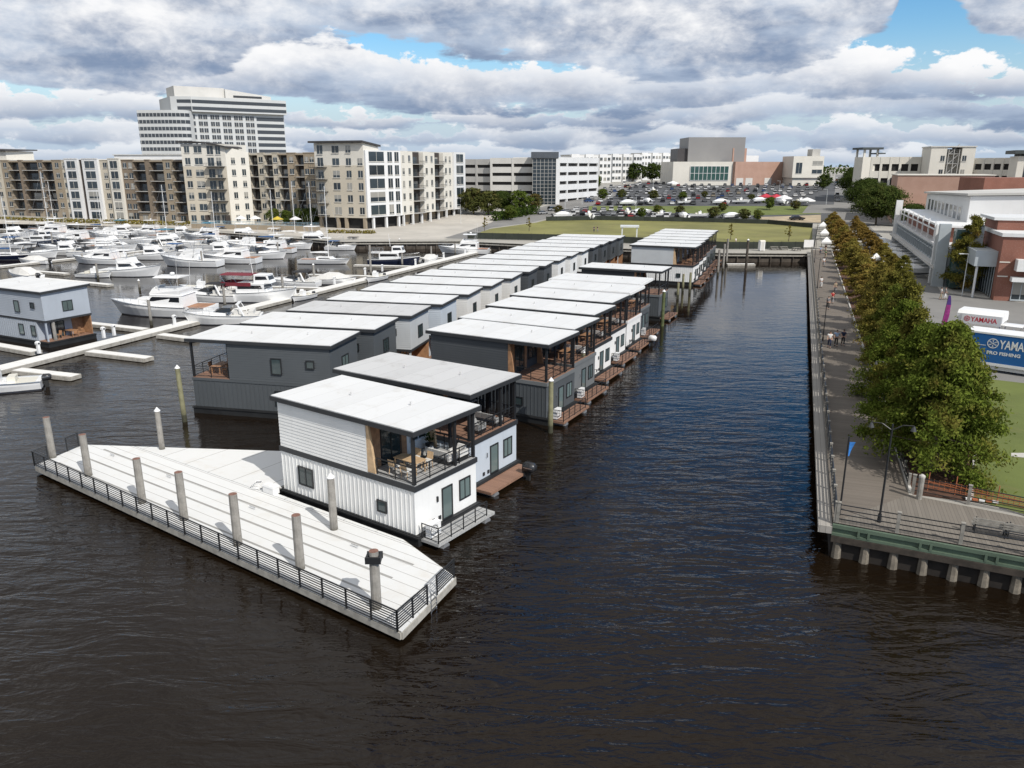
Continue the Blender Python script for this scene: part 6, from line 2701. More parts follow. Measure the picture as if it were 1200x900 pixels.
def ztop(x, y, d):
    return ZAT(x, y, d) - LZ


zM = ztop(221, 113, DT)
fhT = (zM - 4) / 14.6
mb = MB()
mb.bb(0, xr, 0, 30, 0, zM - fhT * 2.2)
mb.build('wall', TOWERW, t)
mb = MB()
mb.hexa([(-7, 3.5, zM - fhT * 2.0), (2, -2.5, zM - fhT * 2.0), (2, 30, zM - fhT * 2), (-7, 30, zM - fhT * 2), (-7, 3.5, zM), (2, -2.5, zM), (2, 30, zM), (-7, 30, zM)])
mb.bb(2.01, xr + 1, -2.5, 30, zM - fhT * 2.19, zM)
mb.build('crown_storeys', TOWERW, t)
mb = MB()
mb.bb(-4, xr * .42, 6, 24, zM + .01, zM + 5.6)
mb.hexa([(xr * .42 + .01, 4, zM + .01), (xr * .9, 4, zM + .01), (xr * .9, 22, zM + .01), (xr * .42 + .01, 22, zM + .01), (xr * .42 + .01, 4, zM + 5), (xr * .9, 4, zM + 2.2), (xr * .9, 22, zM + 2.2), (xr * .42 + .01, 22, zM + 5)])
mb.build('roof_plant', CONCW, t)
mb = MB()
mb.bb(xr * .5, xr * .8, 3.9, 3.98, zM + .9, zM + 2.0)
mb.build('louvre', TRIM, t)
for zz in (zM - fhT * .95, zM - fhT * 1.95):
    mb = MB()
    mb.bb(2.3, xr + .8, -2.56, -2.505, zz, zz + fhT * .5)
    mb.build('window_band', BANDG, t)
    mb = MB()
    mb.hexa([(-6.8, 3.42, zz), (1.9, -2.56, zz), (1.9, -2.5, zz), (-6.8, 3.5, zz), (-6.8, 3.42, zz + fhT * .5), (1.9, -2.56, zz + fhT * .5), (1.9, -2.5, zz + fhT * .5), (-6.8, 3.5, zz + fhT * .5)])
    mb.build('window_band', BANDG, t)
wt = Wins(t, BANDG)
nfl = 12
for k in range(nfl):
    z = zM - fhT * 3.25 - fhT * k
    if z < 2:
        break
    mb = MB()
    mb.bb(xr * .70, xr - .2, -.05, -.004, z, z + fhT * .56)
    mb.build('window_band', BANDG, t)
    if k < 8:
        for i in range(11):
            f = .03 + .06 * i + (.012 if i % 2 else 0)
            wt.put(xr * f + 1.2, z, 2.1, fhT * .66)
# rounded lower block on its left
zL_ = ztop(190, 128, DT - 12)
t2 = thing('office_block', 'lower white rounded office block with striped window bands left of the tower', 'office block', (XAT(160, 130, DT - 6), DT - 6, LZ), radians(-3))
LW = XAT(218, 130, DT - 6) - XAT(160, 130, DT - 6)
pr = [(0, 0)] + [(LW * .60 + LW * .40 * sin(a), 1.8 - 1.8 * 1 + (LW * .18) * (1 - cos(a))) for a in [i * pi / 2 / 7 for i in range(8)]] + [(LW, 25), (0, 25)]
mb = MB()
mb.prism(pr, 0, zL_)
mb.build('wall', TOWERW, t2)
for k in range(10):
    z = zL_ - fhT * .95 - fhT * k
    if z < 1:
        break
    mb = MB()
    pp = pr[:9]
    for p, q in zip(pp, pp[1:]):
        d_ = Vector((q[0] - p[0], q[1] - p[1])).normalized()
        nx_, ny_ = d_.y * .06, -d_.x * .06
        mb.hexa([(p[0] + nx_, p[1] + ny_, z), (q[0] + nx_, q[1] + ny_, z), (q[0] + nx_ * .1, q[1] + ny_ * .1, z), (p[0] + nx_ * .1, p[1] + ny_ * .1, z),
                 (p[0] + nx_, p[1] + ny_, z + fhT * .52), (q[0] + nx_, q[1] + ny_, z + fhT * .52), (q[0] + nx_ * .1, q[1] + ny_ * .1, z + fhT * .52), (p[0] + nx_ * .1, p[1] + ny_ * .1, z + fhT * .52)])
    nm = int(LW / 1.9)
    b_ = mb.build('window_band', BANDG, t2)
    mb = MB()
    for i in range(nm):
        x = LW * (i + .3) / nm
        yy = 0 if x < LW * .6 else (LW * .18) * (1 - cos(math.asin(min(1, (x - LW * .6) / (LW * .4)))))
        mb.bb(x - .1, x + .1, yy - .14, yy - .03, z, z + fhT * .52)
    mb.build('mullions', TOWERW, b_)

# --- parking garage with glass stair tower
def deck_garage(name, label, A, B, H, levels, depth=30, wallm=CONCW, bays=4, end=None, group=None, gap=.36):
    t, L = block(name, label, 'parking garage', A, B, depth, group)
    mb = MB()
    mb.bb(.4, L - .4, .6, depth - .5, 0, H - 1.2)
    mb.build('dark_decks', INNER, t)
    fh_ = H / levels
    for k in range(levels + 1):
        z = fh_ * k
        z1_ = z + fh_ * (1 - gap) if k < levels else None
        if k == levels:
            break
        mb = MB()
        mb.bb(0, L, 0, depth, z + fh_ * gap + (.0), z + fh_)
        if k == 0:
            pass
        mb.build('spandrel', wallm, t)
    for i in range(bays + 1):
        x = L * i / bays
        mb = MB()
        mb.bb(x - .45, x + .45, -.12, .5, 0, H - .05)
        mb.build('pier', wallm, t)
    return t, L


A, B = (XAT(541, 245, 345), 345), (XAT(577, 247, 338), 338)
deck_garage('parking_garage', 'grey left part of the parking garage behind the round trees', A, B, ZAT(560, 186.5, 340) - LZ, 6, 28, CONCG, 2)
A, B = (XAT(576, 246, 336), 336), (XAT(626, 246, 332), 332)
deck_garage('parking_garage', 'pale front of the parking garage left of the glass stair tower', A, B, ZAT(600, 185, 333) - LZ, 6, 28, CONCW, 2)
A, B = (XAT(651, 236, 330), 330), (XAT(700, 228, 372), 372)
deck_garage('parking_garage', 'white sunlit flank of the parking garage right of the glass stair tower', A, B, ZAT(655, 184, 330) - LZ, 6, 20, WHITES, 4)  # white stucco instead of concrete: sunlit brightness put in the colour
A, B = (XAT(624, 235, 326), 326), (XAT(651, 235, 326), 326)
t, L = block('stair_tower', 'dark glass stair tower with flat grey cap on the parking garage', 'stair tower', A, B, 10)
hS = ZAT(640, 178, 326) - LZ
mb = MB()
mb.bb(0, L, 0, 9, 0, hS - 2.6)
mb.build('glass_wall', GLASSP, t)
mb = MB()
for i in range(7):
    x = L * i / 6
    mb.bb(x - .07, x + .07, -.1, -.004, 0, hS - 2.6)
for k in range(16):
    z = (hS - 2.6) * k / 15
    mb.bb(.08, L - .08, -.07, -.005, z - .06, z + .06)
mb.build('mullions', CONCG, t)
mb = MB()
mb.bb(L - .02 + .03, L + 1.6, -.3, 8, 0, hS - 2.5)
mb.build('side_wall', WHITES, t)
mb = MB()
mb.bb(-.5, L + 1, -.6, 9.6, hS - 2.4, hS)
mb.build('cap', mat('slate_panel', (.075, .085, .10), .5, var=.08), t)

# --- white apartment blocks far behind
for i, (x0, x1, yt, d, lb) in enumerate([(668, 716, 182, 520, 'far white apartment block right behind the parking garage'), (716, 752, 181.5, 560, 'far white apartment block at the middle of the skyline'),
                                         (750, 786, 180, 640, 'far white apartment block next to the dark-sided hall')]):
    A, B = (XAT(x0, 205, d), d), (XAT(x1, 205, d + 10), d + 10)
    t, L = block('apartment_block', lb, 'apartment block', A, B, 18)
    H = ZAT(x0, yt, d) - LZ
    mb = MB()
    mb.bb(0, L, 0, 16, 0, H)
    for f in (.0, .34, .68):
        mb.bb(L * f + .3, L * (f + .2), -1.2, -.01, 0, H + .8)
    mb.build('wall', WHITES, t)
    wg = Wins(t, GLASSB)
    for k in range(6):
        for f in (.05, .15, .27, .39, .49, .61, .73, .83, .94):
            wg.put(L * f, H / 6 * k + 1, 1.8, 1.9, at=-1.2 if (f % .34) < .2 else 0)
    mb = MB()
    mb.bb(-.3, L + .3, .0, 16.3, H + .01, H + .5)
    mb.build('roof', ROOFB, t)

# --- hall complex: grey box, pale hall with glass front, brick wing, white side block
d = 470.0
A, B = (XAT(788, 212, d), d), (XAT(860, 212, d), d)
t, L = block('exhibition_hall', 'pale exhibition hall with wide green glass front under a big grey box', 'hall', A, B, 40)
H = ZAT(820, 189.5, d) - LZ
mb = MB()
mb.bb(0, L, 0, 39, 0, H)
mb.build('wall', STUCL, t)
mb = MB()
mb.bb(L * .28, L * .90, -.25, -.01, H * .50, H * .88)
g_ = mb.build('glass_front', GLASSG, t)
mb = MB()
for i in range(10):
    x = L * (.28 + .62 * i / 9)
    mb.bb(x - .12, x + .12, -.4, -.26, H * .50, H * .88)
for k in range(3):
    z = H * (.50 + .19 * k)
    mb.bb(L * .28, L * .9, -.38, -.26, z - .1, z + .1)
mb.build('mullions', WHITES, g_)
mb = MB()
hb = ZAT(840, 160.8, d + 12) - LZ
mb.bb(L * .30, XAT(871, 200, d + 12) - A[0], 12, 38, H + .01, hb)
mb.build('grey_box', METALG, t)
mb = MB()
mb.bb(L * .14, L * .299, 14, 36, H + .01, ZAT(803, 174, d + 14) - LZ)
mb.build('dark_box', METALD, t)
A, B = (XAT(860.3, 214, d - 2), d - 2), (XAT(927, 214, d + 14), d + 14)
t, L = block('brick_wing', 'brick wing of the exhibition hall with shuttered doors', 'hall', A, B, 36)
H = ZAT(880, 189.5, d) - LZ
mb = MB()
mb.bb(0, L, 0, 34, 0, H)
mb.build('wall', BRICKP, t)
mb = MB()
mb.bb(L * .16, L * .40, 12, 30, H + .01, ZAT(880, 173.5, d + 12) - LZ)
mb.build('stage_tower', BRICKP, t)
for f in (.03, .19, .52):
    mb = MB()
    mb.bb(L * f, L * (f + .12), -.1, -.01, 0, H * .56)
    mb.build('shutter_door', CONCW, t)
mb = MB()
mb.bb(L * .1, L * 1.2, 42, 60, 0, ZAT(890, 182, d + 45) - LZ)
mb.build('rear_block', WHITES, t)
A, B = (XAT(927.5, 214, d - 6), d - 6), (XAT(963, 214, d - 6), d - 6)
t, L = block('side_block', 'pale side block with two dark window strips by the long street', 'office block', A, B, 20)
H = ZAT(940, 183, d - 6) - LZ
mb = MB()
mb.bb(0, L, 0, 19, H * .5, H)
mb.bb(.8, L - .8, 1.2, 18, 0, H * .499)
mb.build('wall', STUCL, t)
wg = Wins(t, GLASSB)
wg.put(L * .80, H * .80, L * .33, H * .09)
wg.put(L * .80, H * .60, L * .33, H * .09)
wg.put(L * .20, H * .60, L * .2, H * .25)
mb = MB()
mb.bb(L * .72, L * .98, 6, 14, H + .01, H + 4)
mb.build('roof_plant', CONCG, t)

# --- the long garage far right
d = 330.0
A, B = (XAT(1008, 215, d), d), (XAT(1086, 215, d - 8), d - 8)
deck_garage('parking_garage', 'long cream parking garage beyond the round street trees', A, B, ZAT(1040, 184, d) - LZ, 4, 30, STUCL, 7, gap=.5)
A, B = (XAT(1008, 215, d - 1), d - 1), (XAT(1031, 215, d - 1), d - 1)
t, L = block('corner_tower', 'small square lookout tower with dark cap on the cream garage', 'tower', A, B, 9)
hS = ZAT(1020, 172.8, d) - LZ
mb = MB()
mb.bb(0, L * .8, 0, 8, 0, hS - 3.8)
mb.build('wall', STUCL, t)
for x in (.2, L * .8 - .9):
    for y in (.2, 7.1):
        mb = MB()
        mb.bb(x, x + .7, y, y + .7, hS - 3.79, hS - .81)
        mb.build('pillar', STUCL, t)
mb = MB()
mb.bb(-1, L * .8 + 1, -1, 9, hS - .8, hS)
mb.bb(L * .8 - .5, L + .6, -.6, 8, hS - 2.6, hS - 2.1)
mb.build('cap', mat('dark_green_roof', (.05, .06, .06), .6, var=.1), t)
A, B = (XAT(1085.5, 218, 310), 310), (XAT(1137, 218, 306), 306)
t, L = block('stair_block', 'tall cream stair block with open steel stairs between the garages', 'stair tower', A, B, 16)
hS = ZAT(1110, 172.5, 308) - LZ
mb = MB()
mb.bb(0, L * .36, 0, 15, 0, hS)
mb.bb(L * .70, L, 0, 15, 0, hS)
mb.bb(L * .361, L * .699, 4, 15, 0, hS - .6)
mb.build('wall', STUCL, t)
mb = MB()
mb.bb(-.3, L + .3, -.3, 15.3, hS + .01, hS + .45)
mb.build('roof', CONCW, t)
mb = MB()
n = 7
for k in range(n):
    z = hS * (k + .3) / n
    mb.bb(L * .40, L * .66, .4, 3.8, z, z + .22)
    mb.beam((L * .42, 1, z), (L * .64, 1, z + hS / n), .9, .2)
for x in (.41, .53, .65):
    mb.bb(L * x - .12, L * x + .12, .3, .55, 0, hS - .8)
mb.build('stairs', CONCG, t)
wg = Wins(t, GLASSB)
for k in (1, 2, 3):
    for f in (.28, .77):
        wg.put(L * f, hS * (.2 + .2 * k), L * .09, 2.0)
A, B = (XAT(1136.5, 222, 308), 308), (XAT(1230, 224, 282), 282)
deck_garage('parking_garage', 'cream parking garage at the right picture edge with small square openings', A, B, ZAT(1160, 185, 302) - LZ, 5, 30, STUCL, 8, gap=.5)
A, B = (XAT(1187, 222, 280), 280), (XAT(1235, 222, 276), 276)
t, L = block('corner_tower', 'corner tower with dark cap and tall glass at the right picture edge', 'tower', A, B, 12)
hS = ZAT(1195, 176, 280) - LZ
mb = MB()
mb.bb(0, L, 0, 11, 0, hS - 2)
mb.build('wall', STUCL, t)
mb = MB()
mb.bb(2.2, L - 2, -.06, -.01, 4, hS - 3)
mb.build('glass_strip', GLASSP, t)
mb = MB()
mb.bb(-1.5, L + 1, -1.5, 12, hS - 1.2, hS)
mb.bb(1, L - 1, 1, 10, hS - 1.99, hS - 1.21)
mb.build('cap', MATS['dark_green_roof'], t)
# low pink brick hall in front of the garages
A, B = (XAT(1050, 226, 262), 262), (XAT(1163, 226, 252), 252)
t, L = block('brick_hall', 'long low pinkish brick hall in front of the cream garages', 'hall', A, B, 25)
H = ZAT(1060, 205.5, 262) - LZ
mb = MB()
mb.bb(0, L, 0, 24, 0, H)
mb.build('wall', BRICKP, t)
mb = MB()
mb.bb(-.25, L + .25, -.25, 24.2, H + .01, H + .3)
mb.build('roof', STUCL, t)
mb = MB()
mb.bb(.0, L * .4, -14, -.5, 0, 5)
mb.bb(-.2, L * .4 + .2, -14.2, -.3, 5.01, 5.3)
mb.build('annexe', CONCW, t)
t = thing('shop_row', 'row of low brick shops at the right picture edge under the cream garage', 'building', (XAT(1150, 235, 215), 215, LZ), radians(-6))
mb = MB()
mb.bb(0, 60, 0, 15, 0, ZAT(1180, 208.5, 214) - LZ)
mb.build('wall', BRICK, t)
wg = Wins(t, GLASSB)
for i in range(9):
    wg.put(3 + 5.5 * i, 7, 2.2, 3.2)

# --- the modern glass building beside the street, laid out along the promenade
s0_, tA, tB = 18.9, 97.5, 166.0
gb = thing('glass_office', 'modern grey glass building with white frames beside the tree-lined street', 'office building', ST(s0_, tA, LZ), head(20.1))
GL = tB - tA
hG = 8.2
FRAMEG = mat('pale_blue_frame', (.42, .46, .48), .5, var=.05)
mb = MB()
mb.bb(0, GL, -22, -.6, 0, hG - 2.6)
mb.build('wall', FRAMEG, gb)
mb = MB()
mb.bb(.5, GL - .5, -.59, -.1, 3.2, hG - 2.9)
gw = mb.build('glass_wall', GLASSP, gb)
mb = MB()
for i in range(24):
    x = .6 + (GL - 1.2) * i / 23
    mb.bb(x - .1, x + .1, -.09, .25, 3.2, hG - 2.6)
for z in (3.2, 4.8, hG - 2.75):
    mb.bb(.5, GL - .5, -.09, .12, z - .1, z + .1)
mb.build('mullions', FRAMEG, gw)
mb = MB()
mb.bb(-.2, GL, -.59, 1.3, 2.7, 3.1)
mb.build('canopy', CONCW, gb)
mb = MB()
mb.bb(0, GL, -22.3, .3, hG - 2.58, hG - 2.2)
mb.build('roof', ROOFW, gb)
mb = MB()
mb.bb(12, GL - 3, -9, -1.6, hG - 2.19, hG + .3)
mb.build('set_back_storey', BRICK, gb)
mb = MB()
mb.bb(11, GL - 2, -9.4, -.5, hG + .31, hG + .65)
for i in range(9):
    x = 6 + (GL - 8) * i / 8
    mb.bb(x - .13, x + .13, -.35, -.09, hG - 2.19, hG + 1.2)
mb.bb(6, GL - 2, -.33, -.11, hG - .35, hG - .15)
mb.build('white_frame', WHITE, gb)
for x0, x1, y0, y1, z in ((-.7, .5, -.4, 1.2, hG + 1.6), (2.6, 3.6, -.4, 1.2, hG + 1.2), (GL - 1.2, GL - .2, -.6, .8, hG + 2.6), (-4.5, -3.4, -4.2, -2.6, hG + 1.8)):
    mb = MB()
    mb.bb(x0, x1, y0, y1, 0, z)
    mb.build('fin_tower', FRAMEG if x0 < 1 else WHITE, gb)
mb = MB()
mb.bb(-3.39, -.71, -3.4, -.8, .3, hG + 1)
mb.bb(.51, 2.59, -.3, .4, .3, hG + .4)
mb.build('corner_glass', GLASSG, gb)
wh = thing('white_hall', 'large white hall with sloping roof and row of high windows behind the glass building', 'hall', ST(25, 118, LZ), head(20.1))
hH = 13.4
mb = MB()
mb.hexa([(0, -60, 0), (52, -60, 0), (52, 0, 0), (0, 0, 0), (0, -60, hH + 1.5), (52, -60, hH + 1.5), (52, 0, hH - 1.2), (0, 0, hH)])
mb.build('wall', WHITES, wh)
mb = MB()
mb.hexa([(-.5, -60, hH + 1.6), (53, -60, hH + 1.6), (53, .6, hH - 1.1), (-.5, .6, hH + .1), (-.5, -60, hH + 2.0), (53, -60, hH + 2.0), (53, .6, hH - .7), (-.5, .6, hH + .5)])
mb.build('roof', ROOFB, wh)
wg = Wins(wh, GLASSB, WHITES)
for i in range(9):
    wg.put(8 + 4.8 * i, hH - 4.6, 2.8, 2.6, 'n_', 0)
for o in [o_ for o_ in ALLOBJ() if o_.parent == wh and o_.name.startswith('window')]:
    pass
k_ = 0
for o in [o_ for o_ in ALLOBJ() if o_.parent == wh and o_.name.startswith('window')]:
    o.location = (8 + 4.8 * k_, 0, hH - 4.8)
    o.rotation_euler = (0, 0, pi)
    k_ += 1
mb = MB()
mb.bb(-9, -.02, -60, -13, 0, 8.4)
mb.build('lower_hall', WHITES, wh)
mb = MB()
mb.bb(-9.3, -.03, -60, -12.6, 8.41, 8.8)
mb.build('lower_roof', ROOFW, wh)

# --- brick building at the right edge
bb_ = thing('brick_building', 'red brick building with white roof edges and dark glass entrance by the lorry street', 'building', ST(24.0, 84.9, LZ), head(20.1))
hB = 9.0
mb = MB()
mb.bb(0, 15, -40, 0, 0, hB)
mb.build('wall', BRICK, bb_)
mb = MB()
mb.bb(-.25, 15.2, -40, .25, hB + .01, hB + .5)
mb.bb(6, 16, -40, .3, hB + 1.9, hB + 2.3)
mb.build('roof_edge', ROOFW, bb_)
mb = MB()
mb.bb(6.2, 15, -40, -.3, hB + .51, hB + 1.89)
mb.build('upper_wall', BRICK, bb_)
mb = MB()
mb.bb(1.5, 9, .01, 2.8, 4.6, 6.8)
cn = mb.build('entrance_canopy', FRAMEG, bb_)
for x in (2.0, 8.4):
    mb = MB()
    mb.cyl((x, 2.3, 0), (x, 2.3, 4.59), .16, n=10)
    mb.build('pillar', WHITE, cn)
mb = MB()
mb.bb(1.8, 12.5, .01, .07, .1, 4.5)
gw = mb.build('glass_entrance', GLASSP, bb_)
mb = MB()
for i in range(8):
    x = 1.8 + 10.7 * i / 7
    mb.bb(x - .06, x + .06, .071, .14, .1, 4.5)
mb.build('mullions', FRAMEG, gw)
mb = MB()
for z in (5.4, 3.4):
    mb.bb(-.06, -.004, -1.3, .0, z, z + .16)
mb.build('stone_band', STUCL, bb_)
mb = MB()
mb.bb(-1.6, -.01, -40, -1.9, 4.4, 6.0)
mb.build('white_awning', WHITE, bb_)
mb = MB()
mb.bb(-1.3, -.01, -40, -1.6, 2.9, 3.5)
mb.build('second_awning', WHITE, bb_)
wg = Wins(bb_, GLASSB, FRAMEG)
for i in range(6):
    wg.put(-3.2 - 2.6 * i, .3, 2.1, 2.4, 'w', 0)

# ------------------------------------------------------------------ trees
BARK = mat('grey_bark', (.12, .095, .07), .95, var=.3, vs=3, bump=.6, bs=12)
LM = dict(
    cypress=leaf_mat('cypress_leaves', (.078, .108, .018), (.165, .212, .036), (.200, .165, .042)),
    cypress2=leaf_mat('bright_cypress_leaves', (.080, .110, .020), (.165, .195, .036), (.185, .185, .045)),
    rusty=leaf_mat('rusty_cypress_leaves', (.105, .105, .024), (.200, .185, .040), (.225, .120, .040)),
    olive=leaf_mat('olive_leaves', (.165, .145, .036), (.275, .225, .054), (.275, .180, .050)),
    orange=leaf_mat('orange_leaves', (.200, .140, .038), (.285, .190, .052), (.235, .185, .048)),
    oak=leaf_mat('oak_leaves', (.034, .054, .015), (.070, .096, .024), (.090, .105, .030)),
    green=leaf_mat('green_leaves', (.060, .092, .018), (.115, .148, .030), (.150, .150, .036)),
    brown=leaf_mat('brownish_leaves', (.066, .080, .026), (.120, .122, .038), (.150, .105, .042)),
    hedge=leaf_mat('hedge_leaves', (.036, .066, .014), (.070, .105, .022), (.090, .110, .028)),
)


def crown_mesh(h, r, clumps, leaves, leaf, shape, seed, z0=.2):
    rnd = random.Random(seed)
    mb = MB()
    lobes = [(rnd.uniform(0, 6.28), rnd.uniform(.2, 1), rnd.uniform(.7, 1.3)) for _ in range(7)]
    boughs = []
    if shape == 'cone':
        nb = max(24, clumps // 7)
        for i in range(nb):
            t = ((i + rnd.random()) / nb) ** .9
            prof = (1 - t) ** .7 * (.8 + .2 * min(1, t * 8)) + .05
            boughs.append((t, rnd.uniform(0, 2 * pi), r * prof * rnd.choice((.72, .9, 1.0, 1.08, 1.22))))
    for _ in range(clumps):
        if boughs:
            t, a, bl = rnd.choice(boughs)
            q = .30 + .70 * rnd.random() ** .7
            R = bl * q
            a += rnd.gauss(0, .10)
            cx, cy = R * cos(a), R * sin(a)
            cz = h * (z0 + (1 - z0) * t) + bl * (.10 * q - .22 * q * q) + rnd.gauss(0, .10)
            cr = r * rnd.uniform(.07, .15) * (1.2 - .5 * t)
        else:
            t = rnd.random() ** .9
            a = rnd.uniform(0, 2 * pi)
            prof = sqrt(max(0, 1 - (2 * t - 1) ** 2)) * .98 + .06 if shape == 'round' else (1 - t ** 2.2) * .9 + .08
            k = 1.0
            for la, lt, lw in lobes:
                k += .20 * lw * cos(a - la) * math.exp(-((t - lt) / .22) ** 2)
            R = r * prof * k * rnd.random() ** .42
            cx, cy, cz = R * cos(a), R * sin(a), h * (z0 + (1 - z0) * t) + rnd.uniform(-.25, .25)
            cr = r * rnd.uniform(.10, .20) * (1.15 - .4 * t)
        tilt = Vector((cos(a) * .6, sin(a) * .6, .75 - (.5 if shape == 'cone' else .1)))
        for _l in range(leaves):
            d = Vector((rnd.gauss(0, 1), rnd.gauss(0, 1), rnd.gauss(0, .62)))
            p = Vector((cx, cy, cz)) + d * cr * .75
            p.z -= abs(d.x * d.y) * cr * .12
            n = (tilt + Vector((rnd.gauss(0, .55), rnd.gauss(0, .55), rnd.gauss(0, .5)))).normalized()
            u = n.orthogonal().normalized()
            u = (u * cos(rnd.uniform(0, 6.28)) + n.cross(u) * sin(rnd.uniform(0, 6.28))).normalized()
            v = n.cross(u)
            s1, s2 = leaf * rnd.uniform(.7, 1.3), leaf * rnd.uniform(.32, .6)
            mb.poly([p - u * s1, p + v * s2 - u * s1 * .2, p + u * s1, p - v * s2 + u * s1 * .1])
    return mb


def mk_tree(key, label, cat, h, r, clumps, leaves, leaf, shape, mkey, seed, z0=.2, name='tree', trunk_r=None):
    t = thing(name, label, cat)
    rnd = random.Random(seed + 99)
    tr = trunk_r or h * .022
    mb = MB()
    mb.cyl((0, 0, -.1), (.02 * h, 0, h * .45), tr * 1.25, tr * .75, 8)
    mb.cyl((.02 * h, 0, h * .45), (0, .01 * h, h * .9), tr * .75, tr * .15, 7)
    for i in range(11):
        a = i * 2.4 + rnd.uniform(-.3, .3)
        z = h * (z0 + .05 + .055 * i)
        L = r * .8 * (1 - i / 15)
        mb.cyl((.02 * h * min(1, z / (h * .45)), 0, z), (cos(a) * L, sin(a) * L, z + L * (.15 if shape == 'cone' else .5)), tr * .35, tr * .08, 5)
    mb.build('trunk', BARK, t)
    crown_mesh(h, r, clumps, leaves, leaf, shape, seed, z0).build('crown', LM[mkey], t)
    return t


TREES = {}


def tree(proto, loc, label, sc=1.0, rz=None, group=None, args=None, sz=None):
    rz = rz if rz is not None else random.uniform(0, 6.28)
    return PR.put('tree_' + proto, lambda: mk_tree(proto, label, 'tree', *TP[proto]), loc, rz, label, group, (sc, sc, sz or sc))


TP = dict(  # h, r, clumps, leaves, leaf, shape, material, seed, z0, name
    cyA=(9.3, 3.9, 680, 58, .125, 'cone', 'cypress', 3, .08, 'cypress_tree'),
    cyB=(9.2, 3.3, 520, 54, .125, 'cone', 'cypress2', 5, .08, 'cypress_tree'),
    cyC=(9.8, 3.2, 440, 50, .14, 'cone', 'rusty', 8, .12, 'cypress_tree'),
    cyD=(9.0, 3.0, 300, 44, .17, 'cone', 'olive', 12, .14, 'cypress_tree'),
    cyE=(8.0, 3.1, 230, 34, .22, 'cone', 'olive', 21, .16, 'cypress_tree'),
    cyF=(7.6, 3.0, 210, 32, .24, 'cone', 'orange', 33, .16, 'cypress_tree'),
    oak=(13, 7.6, 260, 60, .36, 'round', 'oak', 41, .28, 'oak_tree'),
    far=(10, 4.6, 110, 36, .42, 'round', 'oak', 45, .25, 'tree'),
    grn=(9, 4.0, 110, 36, .38, 'round', 'green', 51, .22, 'tree'),
    brn=(8, 4.2, 110, 36, .38, 'round', 'brown', 57, .20, 'tree'),
    sap=(4.5, 1.1, 22, 20, .18, 'oval', 'olive', 61, .35, 'sapling'),
)
RGp = 'bald cypresses beside the promenade'
tree('cyA', ST(6.1, 10.0, LZ), 'big green cypress at the river end of the planting bed, branches to the ground', 1.0, .4, RGp)
tree('cyB', ST(7.2, 13.6, LZ), 'bright green cypress at the lawn edge, second from the river', .92, 1.1, RGp)
tree('cyA', ST(5.6, 15.5, LZ), 'green cypress third from the river, leaning over the promenade', .88, 2.4, RGp)
tree('cyC', ST(5.7, 20.5, LZ), 'cypress with rusty patches, fourth from the river', .86, .2, RGp)
tree('cyA', ST(5.6, 26.5, LZ), 'green cypress fifth from the river', .86, 4.4, RGp)
tree('cyC', ST(6.2, 32, LZ), 'rusty cypress sixth from the river', .92, 3.1, RGp)
tree('cyB', ST(6.0, 38, LZ), 'bright green cypress seventh from the river', .84, 3.6, RGp)
tree('cyC', ST(6.2, 44, LZ), 'rusty cypress eighth from the river, left of the feather flag', .84, 4.0, RGp)
tree('cyD', ST(6.0, 50, LZ), 'olive cypress ninth from the river, opposite the walking pair', .86, 1.4, RGp)
tree('cyD', ST(6.3, 55, LZ), 'olive cypress tenth from the river', .86, 5, RGp)
k = 0
for t_ in range(60, 236, 8):
    kind = 'cyE' if t_ < 130 or k % 4 == 0 else 'cyF'
    if t_ < 76:
        kind = 'cyD'
    lb = 'olive cypress in the long double row along the promenade, nearer half' if t_ < 130 else ('olive cypress in the far half of the promenade tree row' if kind == 'cyE' else 'orange cypress in the far half of the promenade tree row')
    gp = 'promenade row, nearer olive' if t_ < 130 else ('promenade row, farther olive' if kind == 'cyE' else 'promenade row, farther orange')
    tree(kind, ST(6.9 + random.uniform(-.4, .4), t_, LZ), lb, random.uniform(.80, .95) if kind != 'cyD' else .84, None, gp, None, random.uniform(.56, .68) if kind != 'cyD' else .72)
    k += 1
k = 0
for t_ in range(92, 222, 8):
    kind = 'cyF' if t_ > 124 else ('cyC' if t_ < 99 else 'cyE')
    lb = {'cyF': 'small orange cypress in the row on the street side', 'cyE': 'small olive cypress in the row on the street side', 'cyC': 'small rusty cypress in the row on the street side'}[kind]
    tree(kind, ST(12.9 + random.uniform(-.3, .3), t_, LZ), lb, random.uniform(.60, .72), None, 'street-side row, ' + kind.replace('cyF', 'orange').replace('cyE', 'olive').replace('cyC', 'rusty'), None, random.uniform(.46, .54))
tree('cyC', ST(21.8, 93.5, LZ), 'tall rusty cypress between the glass building and the brick entrance', 1.14, 2.6)

